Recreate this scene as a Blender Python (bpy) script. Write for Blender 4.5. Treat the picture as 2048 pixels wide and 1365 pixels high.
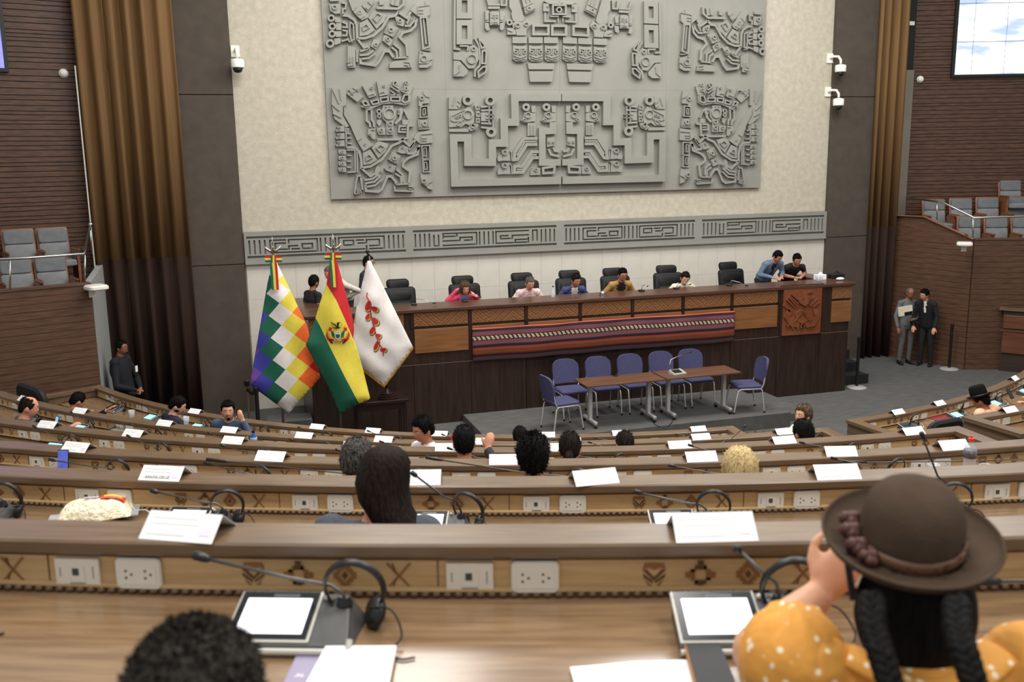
import bpy, bmesh, math, random
from mathutils import Matrix, Vector, Euler, noise
from mathutils.bvhtree import BVHTree
from mathutils.kdtree import KDTree
for o in list(bpy.data.objects): bpy.data.objects.remove(o)
S = bpy.context.scene
COL = S.collection
R_ = math.radians
# ------------------------------------------------------------------ camera
FPX = 1908.0
CAM = Vector((0, 0, 4.66))
RX = Vector((0.95597285, -0.29309460, -0.01454173))      # camera right
RD = Vector((-0.07011861, -0.18002286, -0.98116010))     # camera down
RF = Vector((0.28495488, 0.93898207, -0.19264836))       # camera forward
cam_d = bpy.data.cameras.new('camera'); cam = bpy.data.objects.new('camera', cam_d); COL.objects.link(cam)
cam_d.sensor_width = 36; cam_d.lens = FPX / 2048 * 36; cam_d.clip_end = 200; cam_d.clip_start = .05
m = Matrix.Identity(4)
for i in range(3):
    m[i][0] = RX[i]; m[i][1] = -RD[i]; m[i][2] = -RF[i]; m[i][3] = CAM[i]
cam.matrix_world = m
cam_d.dof.use_dof = True; cam_d.dof.focus_distance = 13.0; cam_d.dof.aperture_fstop = 4.0
S.camera = cam
# ------------------------------------------------------------------ world, lights, exposure
w = bpy.data.worlds.new('world'); S.world = w; w.use_nodes = True
w.node_tree.nodes['Background'].inputs[0].default_value = (1.0, .985, .96, 1)
w.node_tree.nodes['Background'].inputs[1].default_value = 0.50
S.view_settings.view_transform = 'Standard'; S.view_settings.look = 'None'
S.view_settings.gamma = 1; S.view_settings.exposure = 0.22; S.view_settings.use_curve_mapping = False
def area(name, loc, size, energy, col=(1, .975, .93), tgt=None, sy=None):
    d = bpy.data.lights.new(name, 'AREA'); d.shape = 'RECTANGLE'; d.size = size; d.size_y = sy or size
    d.energy = energy; d.color = col
    o = bpy.data.objects.new(name, d); COL.objects.link(o); o.location = loc
    if tgt: o.rotation_euler = (Vector(tgt) - Vector(loc)).to_track_quat('-Z', 'Y').to_euler()
    return o
for i, (x, y, e) in enumerate([(2.0, 12.5, 420), (6.5, 12.5, 420), (11.0, 12.5, 420), (2.5, 6.5, 420), (8.0, 6.5, 420), (-1, 2.0, 300), (4.0, .5, 330)]):
    area('ceiling_lamp', (x, y, 10.2), 2.2, e * .62)
area('stage_lamp', (6.5, 14.6, 10.4), 11, 260, tgt=(6.5, 17.6, 3.6), sy=1.2)
# ------------------------------------------------------------------ pixel rays to points in the place
def ray(px, py): return RX * (px - 1024) + RD * (py - 682.5) + RF * FPX
def PY(px, py, y):
    d = ray(px, py); return CAM + d * ((y - CAM.y) / d.y)
def PZ(px, py, z):
    d = ray(px, py); return CAM + d * ((z - CAM.z) / d.z)
CX, CY_ = 6.5, 19.5
def CYL(px, py, r):
    d = ray(px, py); a = d.x**2 + d.y**2; ox, oy = CAM.x - CX, CAM.y - CY_
    b = 2 * (ox * d.x + oy * d.y); c = ox * ox + oy * oy - r * r
    t = (-b - math.sqrt(max(0, b * b - 4 * a * c))) / (2 * a); return CAM + d * t
def pol(p): return math.hypot(p.x - CX, p.y - CY_), math.degrees(math.atan2(p.x - CX, CY_ - p.y))
def arc(r, deg, z=0.0): a = R_(deg); return Vector((CX + r * math.sin(a), CY_ - r * math.cos(a), z))
# ------------------------------------------------------------------ materials
def lin(c):
    return tuple(((v / 255) / 12.92 if v / 255 <= .04045 else ((v / 255 + .055) / 1.055)**2.4) for v in c)
MATS = {}
def mat(name, rgb, rough=.55, metal=0.0, spec=.5, var=0.0, scale=6.0, stretch=(1, 1, 1), bump=0.0, bscale=None, rgb2=None, coords='Object', alpha=1, emit=0, trans=0, sheen=0, detail=4, coat=0):
    if name in MATS: return MATS[name]
    M = bpy.data.materials.new(name); M.use_nodes = True; nt = M.node_tree; b = nt.nodes['Principled BSDF']; L = nt.links.new
    c = lin(rgb); b.inputs['Base Color'].default_value = (*c, 1)
    b.inputs['Roughness'].default_value = rough; b.inputs['Metallic'].default_value = metal
    b.inputs['Specular IOR Level'].default_value = spec
    if coat: b.inputs['Coat Weight'].default_value = coat; b.inputs['Coat Roughness'].default_value = .12
    if alpha < 1: b.inputs['Alpha'].default_value = alpha
    if trans: b.inputs['Transmission Weight'].default_value = trans
    if sheen: b.inputs['Sheen Weight'].default_value = sheen
    if emit: b.inputs['Emission Color'].default_value = (*c, 1); b.inputs['Emission Strength'].default_value = emit
    if var or bump or rgb2:
        tc = nt.nodes.new('ShaderNodeTexCoord'); mp = nt.nodes.new('ShaderNodeMapping'); L(tc.outputs[coords], mp.inputs[0]); mp.inputs['Scale'].default_value = stretch
        n = nt.nodes.new('ShaderNodeTexNoise'); n.inputs['Scale'].default_value = scale; n.inputs['Detail'].default_value = detail; L(mp.outputs[0], n.inputs['Vector'])
        if var or rgb2:
            r = nt.nodes.new('ShaderNodeValToRGB'); L(n.outputs[0], r.inputs[0]); e = r.color_ramp.elements
            c2 = lin(rgb2) if rgb2 else tuple(min(1, v * (1 + var)) for v in c); c1 = c if rgb2 else tuple(v * (1 - var) for v in c)
            e[0].position = .32; e[0].color = (*c1, 1); e[1].position = .68; e[1].color = (*c2, 1); L(r.outputs[0], b.inputs['Base Color'])
        if bump:
            n2 = n
            if bscale:
                n2 = nt.nodes.new('ShaderNodeTexNoise'); n2.inputs['Scale'].default_value = bscale; n2.inputs['Detail'].default_value = 3; L(mp.outputs[0], n2.inputs['Vector'])
            bp = nt.nodes.new('ShaderNodeBump'); bp.inputs['Strength'].default_value = bump; bp.inputs['Distance'].default_value = .02; L(n2.outputs[0], bp.inputs['Height']); L(bp.outputs[0], b.inputs['Normal'])
    MATS[name] = M; return M
def wood(name, a, b_, rough=.4, stretch=(1.2, 14, 14), scale=2.2, coords='Object', coat=0, spec=.5):
    return mat(name, a, rough, rgb2=b_, scale=scale, stretch=stretch, coords=coords, coat=coat, detail=6, spec=spec)
# ------------------------------------------------------------------ mesh builder
class MB:
    def __init__(s): s.v = []; s.f = []; s.m = []; s.uv = []; s.cur = 0
    def add(s, vs, fs, m=None, uv=None):
        o = len(s.v); s.v += [tuple(v) for v in vs]
        for f in fs: s.f.append(tuple(i + o for i in f)); s.m.append(s.cur if m is None else m)
        s.uv += (uv if uv else [(v[0], v[2]) for v in vs]); return s
    def box(s, x0, x1, y0, y1, z0, z1, m=None):
        return s.add([(x0, y0, z0), (x1, y0, z0), (x1, y1, z0), (x0, y1, z0), (x0, y0, z1), (x1, y0, z1), (x1, y1, z1), (x0, y1, z1)],
            [(0, 3, 2, 1), (4, 5, 6, 7), (0, 1, 5, 4), (1, 2, 6, 5), (2, 3, 7, 6), (3, 0, 4, 7)], m)
    def obox(s, c, hx, hy, hz, rot, m=None):   # oriented box: rot = Matrix 3x3
        c = Vector(c); vs = [c + rot @ Vector((a * hx, b * hy, d * hz)) for d in (-1, 1) for a, b in ((-1, -1), (1, -1), (1, 1), (-1, 1))]
        return s.add(vs, [(0, 3, 2, 1), (4, 5, 6, 7), (0, 1, 5, 4), (1, 2, 6, 5), (2, 3, 7, 6), (3, 0, 4, 7)], m)
    def rbox(s, x0, x1, y0, y1, z0, z1, r, m=None, n=3):   # box with rounded vertical edges and chamfered rims
        pts = []
        for cx, cy, a0 in ((x1 - r, y1 - r, 0), (x0 + r, y1 - r, 90), (x0 + r, y0 + r, 180), (x1 - r, y0 + r, 270)):
            for k in range(n + 1): a = R_(a0 + 90 * k / n); pts.append((cx + r * math.cos(a), cy + r * math.sin(a)))
        mx, my = (x0 + x1) / 2, (y0 + y1) / 2; c = min(r * .35, (z1 - z0) * .3); N = len(pts)
        def sc(p): return (mx + (p[0] - mx) * (1 - c / max(1e-6, (x1 - x0) / 2)), my + (p[1] - my) * (1 - c / max(1e-6, (y1 - y0) / 2)))
        vs = [(*sc(p), z0) for p in pts] + [(*p, z0 + c) for p in pts] + [(*p, z1 - c) for p in pts] + [(*sc(p), z1) for p in pts]
        fs = [tuple(range(N - 1, -1, -1)), tuple(range(3 * N, 4 * N))]
        for l in range(3):
            for i in range(N): j = (i + 1) % N; fs.append((l * N + i, l * N + j, (l + 1) * N + j, (l + 1) * N + i))
        return s.add(vs, fs, m)
    def tube(s, path, rad, n=8, m=None, caps=True, closed=False, flat=None):
        P = [Vector(p) for p in path]; K = len(P)
        if not hasattr(rad, '__len__'): rad = [rad] * K
        vs = []; ref = None
        for i in range(K):
            if closed: t = P[(i + 1) % K] - P[i - 1]
            else: t = P[min(i + 1, K - 1)] - P[max(i - 1, 0)]
            if t.length < 1e-9: t = Vector((0, 0, 1))
            t.normalize()
            if ref is None: ref = Vector((0, 0, 1)) if abs(t.z) < .9 else Vector((1, 0, 0))
            u = (ref - t * ref.dot(t)); u.normalize(); ref = u; v = t.cross(u)
            ru, rv = (rad[i], rad[i]) if not flat else (rad[i] * flat[0], rad[i] * flat[1])
            for k in range(n): a = 2 * math.pi * k / n; vs.append(P[i] + u * (math.cos(a) * ru) + v * (math.sin(a) * rv))
        fs = []
        for i in range(K if closed else K - 1):
            i2 = (i + 1) % K
            for k in range(n): k2 = (k + 1) % n; fs.append((i * n + k, i * n + k2, i2 * n + k2, i2 * n + k))
        if caps and not closed: fs += [tuple(range(n - 1, -1, -1)), tuple(range((K - 1) * n, K * n))]
        return s.add(vs, fs, m)
    def lathe(s, prof, c=(0, 0, 0), n=24, m=None, rot=None, sx=1, sy=1):
        vs = []; c = Vector(c)
        for r, z in prof:
            for k in range(n):
                a = 2 * math.pi * k / n; p = Vector((r * math.cos(a) * sx, r * math.sin(a) * sy, z)); vs.append(c + (rot @ p if rot else p))
        fs = []
        for i in range(len(prof) - 1):
            for k in range(n): k2 = (k + 1) % n; fs.append((i * n + k, i * n + k2, (i + 1) * n + k2, (i + 1) * n + k))
        if prof[0][0] > 1e-6: fs.append(tuple(range(n - 1, -1, -1)))
        if prof[-1][0] > 1e-6: fs.append(tuple(range((len(prof) - 1) * n, len(prof) * n)))
        return s.add(vs, fs, m)
    def ball(s, c, rx, ry=None, rz=None, n=12, k=8, m=None, rot=None):
        ry = ry or rx; rz = rz or rx
        return s.lathe([(math.sin(math.pi * i / k), -math.cos(math.pi * i / k)) for i in range(k + 1)], (0, 0, 0), n, m, None).xf_last((k + 1) * n, lambda v: Vector(c) + ((rot @ Vector((v[0] * rx, v[1] * ry, v[2] * rz))) if rot else Vector((v[0] * rx, v[1] * ry, v[2] * rz))))
    def xf_last(s, n, fn):
        for i in range(len(s.v) - n, len(s.v)): s.v[i] = tuple(fn(s.v[i]))
        return s
    def prism(s, pts, fn, h, m=None):     # polygon (2D pts) -> fn(x,y,h) point; caps triangulated by ngon
        N = len(pts); vs = [fn(x, y, 0) for x, y in pts] + [fn(x, y, h) for x, y in pts]
        fs = [tuple(range(N, 2 * N)), tuple(range(N - 1, -1, -1))] + [(i, (i + 1) % N, N + (i + 1) % N, N + i) for i in range(N)]
        return s.add(vs, fs, m)
    def sweep(s, prof, r0, a0, a1, n, m=None, caps=True, ms=None, closed=True):   # profile [(s,z)] along an arc about the hall's centre
        vs = []; uv = []; N = len(prof); acc = [0]
        for i in range(1, N): acc.append(acc[-1] + math.hypot(prof[i][0] - prof[i - 1][0], prof[i][1] - prof[i - 1][1]))
        for k in range(n + 1):
            a = a0 + (a1 - a0) * k / n
            for (q, z), t in zip(prof, acc): vs.append(arc(r0 + q, a, z)); uv.append((R_(a) * r0, t))
        fs = []; mm = []
        E = N if closed else N - 1
        for k in range(n):
            for i in range(E): j = (i + 1) % N; fs.append((k * N + i, k * N + j, (k + 1) * N + j, (k + 1) * N + i)); mm.append(ms[i] if ms else (s.cur if m is None else m))
        if caps and closed: fs += [tuple(range(N - 1, -1, -1)), tuple(range(n * N, (n + 1) * N))]; mm += [s.cur if m is None else m] * 2
        o = len(s.v); s.v += [tuple(v) for v in vs]; s.uv += uv
        for f, x in zip(fs, mm): s.f.append(tuple(i + o for i in f)); s.m.append(x)
        return s
    def build(s, name, mats, parent=None, smooth=False, world=False, bevel=0, recalc=True, auto=None):
        me = bpy.data.meshes.new(name); vs = s.v
        if world and parent is not None:
            inv = PM[parent.name].inverted(); vs = [tuple(inv @ Vector(v)) for v in vs]
        me.from_pydata(vs, [], s.f)
        ul = me.uv_layers.new(name='UVMap')
        idx = [0] * len(me.loops); me.loops.foreach_get('vertex_index', idx); flat = []
        for i in idx: flat += s.uv[i]
        ul.data.foreach_set('uv', flat)
        for M in (mats if isinstance(mats, (list, tuple)) else [mats]): me.materials.append(M)
        me.polygons.foreach_set('material_index', s.m)
        if recalc:
            bm = bmesh.new(); bm.from_mesh(me); bmesh.ops.recalc_face_normals(bm, faces=bm.faces); bm.to_mesh(me); bm.free()
        if smooth: me.polygons.foreach_set('use_smooth', [True] * len(me.polygons))
        me.update()
        if auto: me.set_sharp_from_angle(angle=R_(auto))
        o = bpy.data.objects.new(name, me); COL.objects.link(o)
        if parent is not None: o.parent = parent
        if bevel:
            b = o.modifiers.new('bevel', 'BEVEL'); b.width = bevel; b.segments = 2; b.limit_method = 'ANGLE'
        return o
PM = {}
def tag(o, label=None, cat=None, group=None, kind=None):
    if label: o['label'] = label
    if cat: o['category'] = cat
    if group: o['group'] = group
    if kind: o['kind'] = kind
    return o
def thing(name, loc, label, cat, rz=0, group=None, kind=None, rot=None):
    o = bpy.data.objects.new(name, None); COL.objects.link(o); o.empty_display_size = .05
    o.location = loc; o.rotation_euler = rot if rot else (0, 0, rz)
    PM[o.name] = Matrix.Translation(Vector(loc)) @ o.rotation_euler.to_matrix().to_4x4()
    return tag(o, label, cat, group, kind)
def copy_tree(o, parent=None):
    c = o.copy(); COL.objects.link(c)
    if parent is not None: c.parent = parent
    for ch in [x for x in bpy.data.objects if x.parent == o]: copy_tree(ch, c)
    return c
def struct(o): o['kind'] = 'structure'; return o
ORD = ['first', 'second', 'third', 'fourth', 'fifth', 'sixth', 'seventh', 'eighth', 'ninth', 'tenth', 'eleventh', 'twelfth', 'thirteenth']
def Rz(a): return Matrix.Rotation(a, 3, 'Z')
def Rx(a): return Matrix.Rotation(a, 3, 'X')
def Ry(a): return Matrix.Rotation(a, 3, 'Y')
# ------------------------------------------------------------------ shared materials
m_plaster = mat('plaster', (196, 188, 170), .9, var=.10, scale=9, stretch=(1, 1, 1), bump=.6, bscale=70)
m_stone = mat('stone_tile', (212, 206, 194), .55, var=.05, scale=3, bump=.04)
m_grey = mat('grey_relief', (143, 142, 134), .65, var=.05, scale=2.5)
m_fabric = mat('dark_wall_fabric', (80, 71, 62), .9, var=.10, scale=5, bump=.25, bscale=160)
m_tan = mat('curtain_tan', (122, 93, 60), .85, var=.12, scale=3, stretch=(6, 6, .3), spec=.2)
m_brown = mat('curtain_brown', (46, 31, 25), .85, var=.15, scale=3, stretch=(6, 6, .3), spec=.2)
m_slat = wood('slat_wood', (66, 44, 33), (98, 68, 51), .5, (1.5, 1.5, 9), 3)
m_board = wood('board_wood', (76, 52, 39), (104, 75, 57), .45, (1.2, 1.2, 16), 3)
m_carpet = mat('carpet', (86, 85, 83), .95, var=.18, scale=4, stretch=(1, 4, 1), bump=.4, bscale=90)
m_dark_carpet = mat('dark_carpet', (26, 26, 27), .95, var=.15, scale=8)
m_ledge = wood('ledge_wood', (94, 74, 54), (118, 95, 70), .33, (3, 30, 1), 1.6, 'UV', spec=.6)
m_console = wood('console_wood', (192, 160, 112), (216, 184, 136), .4, (3, 40, 1), 1.5, 'UV')
m_worktop = wood('worktop_wood', (116, 90, 64), (146, 118, 88), .22, (2, 22, 1), 1.8, 'UV', spec=.6)
m_deskdark = wood('desk_dark_wood', (52, 36, 28), (74, 52, 40), .4, (3, 30, 1), 1.5, 'UV')
m_deskfront = wood('desk_front_wood', (110, 66, 36), (140, 88, 50), .4, (3, 30, 1), 1.5, 'UV')
m_inlay = mat('inlay_brown', (150, 104, 62), .5)
m_inlay2 = mat('inlay_dark', (104, 72, 46), .5)
m_white = mat('white_plastic', (240, 237, 226), .35)
m_paper = mat('white_paper', (250, 249, 246), .7)
m_black = mat('black_plastic', (22, 22, 23), .38)
m_steel = mat('brushed_steel', (190, 190, 188), .28, metal=1)
m_silver = mat('silver_paint', (186, 186, 184), .35, metal=.3)
m_rub = mat('black_rubber', (14, 14, 15), .6)
# ================================================================== the setting
fl = MB(); fl.box(-14, 26, -6, 20, -.2, 0); struct(fl.build('floor', m_carpet))
WY = 18.0
wb = MB(); wb.box(.4, 12.62, WY, WY + .3, 0, 10.5); wall = struct(wb.build('wall_back', m_plaster)); wb = MB(); wb.box(.42, 12.6, WY - .012, WY, .02, 2.765); wall_low = struct(wb.build('wall_back_lower', m_stone))
# stone tiles of the lower wall, each its own slab
tz = [.75, 1.42, 2.10, 2.765]; n = 28; tw = (12.62 - .42) / n
for r in range(3):
    me = None
    for i in range(n):
        if me is None:
            b = MB(); b.box(.0012, tw - .0012, -.03, 0, .0012, tz[r + 1] - tz[r] - .0012); o = b.build('tile', m_stone, wall_low); me = o.data
        else:
            o = bpy.data.objects.new('tile', me); COL.objects.link(o); o.parent = wall_low
        o.location = (.42 + i * tw, WY - .0006 * ((i * 7 + r * 3) % 3), tz[r])
# side cloth walls: panels with open joints
for side, x0, x1 in (('left', -.62, .4), ('right', 12.62, 13.78)):
    b = MB(); b.box(x0, x1, WY + .02, WY + .3, 0, 10.5); wl = struct(b.build('wall_back_' + side, m_fabric))
    for z0, z1 in ((0, 2.76), (2.775, 5.745), (5.76, 9.5)):
        b = MB(); b.box(x0 + .005, x1 - .005, WY - .06, WY + .02, z0, z1); b.build('fabric_panel', m_fabric, wl)
# curtains: pleated cloth, tan above a brown hem band
def curtain(x0, x1, y, folds, label, seed, loc):
    rnd = random.Random(seed); t = thing('stage_curtain', loc, label, 'curtain')
    xs = []; K = folds * 8; ph = [rnd.uniform(.6, 1.4) for _ in range(folds + 1)]
    def prof(u):
        f = u * folds; i = int(min(folds - 1, f)); amp = .085 * (ph[i] * (1 - (f - i)) + ph[i + 1] * (f - i))
        return amp * (math.sin(f * 2 * math.pi) + .28 * math.sin(f * 4 * math.pi + i * 1.3) + .2 * math.sin(f * 6.1 + 1))
    for nm, z0, z1, mt in (('tan_cloth', 2.955, 9.5, m_tan), ('brown_cloth', .02, 2.955, m_brown)):
        b = MB(); vs = []; fs = []
        for j, z in enumerate((z0, (z0 + z1) / 2, z1)):
            for k in range(K + 1):
                u = k / K; vs.append((x0 + (x1 - x0) * u, y - prof(u) * (1 + .05 * (z < 1)), z))
        for j in range(2):
            for k in range(K): a = j * (K + 1) + k; fs.append((a, a + 1, a + K + 2, a + K + 1))
        b.add(vs, fs); o = b.build(nm, mt, t, smooth=True, world=True, recalc=False)
        s = o.modifiers.new('solid', 'SOLIDIFY'); s.thickness = .012
curtain(-2.08, -.52, 17.84, 6, 'tall pleated tan curtain with brown lower band left of the stage wall', 3, (-1.3, 17.84, 0))
curtain(13.66, 14.45, 17.92, 4, 'tall pleated tan curtain with brown lower band right of the stage wall', 5, (14.0, 17.9, 0))
# balconies: boards, parapets, upper slatted walls
def board_wall(name, a, b, zs, mt, thick=.03, gap=.006, z0e=None, back=None):
    """vertical wall from plan point a to b made of horizontal boards between the heights zs (list); front is to the right of a->b"""
    a = Vector((*a, 0)); b = Vector((*b, 0)); d = (b - a); L = d.length; d.normalize(); nrm = Vector((d.y, -d.x, 0))
    ang = math.atan2(d.y, d.x)
    root = MB(); root.box(0, L, .02, .14, zs[0], zs[-1]); w_ = root.build(name, back or mt); w_.location = a; w_.rotation_euler = (0, 0, ang); struct(w_)
    for z0, z1 in zip(zs[:-1], zs[1:]):
        k = MB(); k.box(0, L, -thick, .02, z0 + gap / 2, z1 - gap / 2); k.build('board', mt, w_)
    return w_
def steps(z0, z1, h): n = max(1, round((z1 - z0) / h)); return [z0 + (z1 - z0) * i / n for i in range(n + 1)]
BL = (-2.0, 16.2); BR = (15.0, 16.2)
board_wall('wall_balcony_left', (-5.2, 15.05), BL, steps(.0, 2.74, .115), m_board)
board_wall('wall_balcony_right', BR, (18.2, 15.05), steps(.0, 2.76, .115), m_board)
# side faces of the balconies
m_greywall = mat('grey_side_wall', (150, 152, 148), .7, var=.05)
b = MB(); b.add([(-2.0, 16.2, 0), (-1.97, 18.1, 0), (-1.97, 18.1, 2.9), (-2.0, 16.2, 2.76), (-2.1, 16.2, 0), (-2.07, 18.1, 0), (-2.07, 18.1, 2.9), (-2.1, 16.2, 2.76)],
    [(0, 1, 2, 3), (7, 6, 5, 4), (0, 4, 5, 1), (3, 2, 6, 7), (1, 5, 6, 2), (0, 3, 7, 4)]); struct(b.build('wall_side_left', m_greywall))
zs = steps(0, 2.76, .115)
sr = board_wall('wall_side_right', (14.42, 18.0), BR, zs, m_board)
# raised raking part of the right parapet
q = Vector((14.42, 18.0, 0)); e = Vector((15.0, 16.2, 0)); d = (e - q).normalized()
def along(t, z): p = q + (e - q) * t; return (p.x, p.y, z)
b = MB(); nx, ny = -d.y * -1, d.x * -1
def slab(b, pts, th):
    off = Vector((d.y, -d.x, 0)) * -th
    N = len(pts); vs = [Vector(p) for p in pts] + [Vector(p) + off for p in pts]
    b.add(vs, [tuple(range(N)), tuple(range(2 * N - 1, N - 1, -1))] + [(i, (i + 1) % N, N + (i + 1) % N, N + i) for i in range(N)])
slab(b, [along(-.02, 2.76), along(1, 2.76), along(.40, 3.17), along(-.02, 3.17)], .12); b.build('raking_parapet', m_board, sr).matrix_parent_inverse = (Matrix.Translation((14.42, 18.0, 0)) @ Matrix.Rotation(math.atan2(d.y, d.x), 4, 'Z')).inverted()
m_cap = wood('parapet_cap_wood', (120, 82, 56), (140, 98, 70), .4)
b = MB(); b.tube([along(1, 2.775), along(.40, 3.185), along(-.02, 3.185)], .05, 4, flat=(.35, 1.4)); b.build('parapet_cap', m_cap, sr).matrix_parent_inverse = (Matrix.Translation((14.42, 18.0, 0)) @ Matrix.Rotation(math.atan2(d.y, d.x), 4, 'Z')).inverted()
for nm, a, bb, z in (('trim_2', (-5.2, 15.05), BL, 2.74), ('trim_3', BR, (18.2, 15.05), 2.76)):
    a = Vector((*a, z)); bb = Vector((*bb, z)); k = MB(); dd = (bb - a).normalized(); pn = Vector((dd.y, -dd.x, 0))
    k.add([a + pn * .05, bb + pn * .05, bb - pn * .16, a - pn * .16, a + pn * .05 + Vector((0, 0, .03)), bb + pn * .05 + Vector((0, 0, .03)), bb - pn * .16 + Vector((0, 0, .03)), a - pn * .16 + Vector((0, 0, .03))],
        [(0, 3, 2, 1), (4, 5, 6, 7), (0, 1, 5, 4), (1, 2, 6, 5), (2, 3, 7, 6), (3, 0, 4, 7)]); struct(k.build(nm, m_board))
# balcony floors (two levels)
for nm, pts in (('floor_balcony_left', [(-5.2, 15.2), (-2.1, 16.32), (-2.1, 18.2), (-5.2, 17.6)]), ('floor_balcony_right', [(15.1, 16.32), (18.2, 15.2), (18.2, 17.4), (14.8, 18.2)])):
    k = MB(); k.prism(pts, lambda x, y, h: (x, y, 2.28 + h), .04); struct(k.build(nm, m_dark_carpet))
# upper slatted walls
random.seed(4)
def slats(z0, z1):
    zs = [z0]
    while zs[-1] < z1: zs.append(zs[-1] + random.choice((.06, .075, .09, .11)))
    return zs
board_wall('wall_left', (-6.0, 16.9), (-1.86, 18.16), slats(2.4, 8.4), m_slat, .02, .012, back=m_deskdark)
board_wall('wall_right', (14.80, 18.25), (19.4, 16.6), slats(2.4, 8.6), m_slat, .02, .012, back=m_deskdark)
# narrow metal-clad strip and dark return between right curtain and slatted wall
b = MB(); b.box(14.40, 14.84, 18.16, 18.3, 2.4, 6.34); struct(b.build('wall_strip_right', mat('grey_clad', (132, 124, 112), .4, var=.12, scale=1.5, metal=.2)))
b = MB(); b.box(14.40, 14.84, 18.2, 18.34, 6.34, 9.5); struct(b.build('wall_strip_upper', m_rub))
b = MB(); b.box(14.50, 14.72, 18.1, 18.16, 7.27, 7.35); struct(b.build('trim_4', m_white))
# white rod standing in for a lit sliver of grey wall by the curtain
b = MB(); b.tube([(-2.10, 17.80, 2.7), (-2.10, 17.80, 6.2)], .012, 6); struct(b.build('lit_wall_sliver', m_white))
# ------------------------------------------------------------------ tiers and curved desks
ROWS = dict(F=(9.5, 1.30, -60.58, 5.53), E=(11.36, 1.79, -48.03, 5.03), D=(13.12, 2.28, -39.69, 4.177), C=(14.92, 2.77, -31.48, 3.73), B=(16.66, 3.26, -25.47, 3.498), A=(18.43, 3.75, -22.0, 3.04))
ROWS['RF'] = (9.77, 1.30, -59.94, 5.53); ROWS['RE'] = (11.54, 1.79, -48.03, 5.03)
RN = dict(F='front', E='second', D='third', C='fourth', B='fifth', A='nearest')
order = 'FEDCBA'
for i, k in enumerate(order):
    r, zl = ROWS[k][:2]; zf = zl - .92
    rn = ROWS[order[i + 1]][0] if i < 5 else 22.5
    t = MB(); SH = dict(F=.27, E=.18)
    for a0, a1, f_ in ((-68 if k != 'F' else -66, .8, 0), (.8, 52, 1)):
        o0 = SH.get(k, 0) * f_; o1 = (SH.get(order[i + 1], 0) if i < 5 else 0) * f_
        t.sweep([(-.10 + o0, 0), (rn - r - .10 + o1, 0), (rn - r - .10 + o1, zf), (-.10 + o0, zf)], r, a0, a1, 50)
    struct(t.build('floor_tier', m_carpet))
def inlay_mask(b, fn):      # four inlaid desk motifs; fn(u, v, h) -> point
    pass
def motif(kind, b, fn, h=.0025):
    def P(pts, mi): b.prism([(x * 1.38, y * 1.38) for x, y in pts], fn, h, mi)
    if kind == 0:      # shield mask
        P([(-.020, .012), (-.016, .022), (.016, .022), (.020, .012), (.010, .014), (0, .010), (-.010, .014)], 0)
        for s_ in (-1, 1):
            P([(s_ * .020, .010), (s_ * .013, .010), (0, -.004), (0, -.010)] [::s_], 1)
            P([(s_ * .020, .003), (s_ * .018, -.004), (s_ * .002, -.015), (s_ * .002, -.011)][::s_], 1)
            P([(s_ * .016, -.009), (s_ * .009, -.020), (s_ * .004, -.022), (s_ * .004, -.019)][::s_], 0)
    elif kind == 1:    # stepped cross with open centre
        for q in range(4):
            c, s_ = (1, 0, -1, 0)[q], (0, 1, 0, -1)[q]
            rot = lambda x, y: (x * c - y * s_, x * s_ + y * c)
            P([rot(*p) for p in [(.010, -.010), (.010, .010), (.017, .010), (.017, .005), (.026, .005), (.026, -.005), (.017, -.005), (.017, -.010)]], q % 2)
            P([rot(*p) for p in [(.010, .010), (.010, .018), (.005, .018), (.005, .010)]], 0)
    elif kind == 2:    # toothed diamond with a core
        for sx in (-1, 1):
            for sy in (-1, 1):
                P([(sx * x, sy * y) for x, y in [(0, .024), (.004, .024), (.004, .018), (.009, .018), (.009, .012), (.014, .012), (.014, .006), (.020, .006), (.020, 0), (.012, 0), (0, .014)]][::sx * sy], 0)
        P([(0, .008), (-.006, 0), (0, -.008), (.006, 0)], 1)
    else:              # crossed sticks
        for s_ in (-1, 1):
            P([(-.022, s_ * .022), (-.019, s_ * .024), (.022, -s_ * .022), (.019, -s_ * .024)], 0)
            P([(-.012, s_ * .022), (-.010, s_ * .023), (-.004, s_ * .004), (-.006, s_ * .004)], 1)
PLATES = {}
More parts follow.
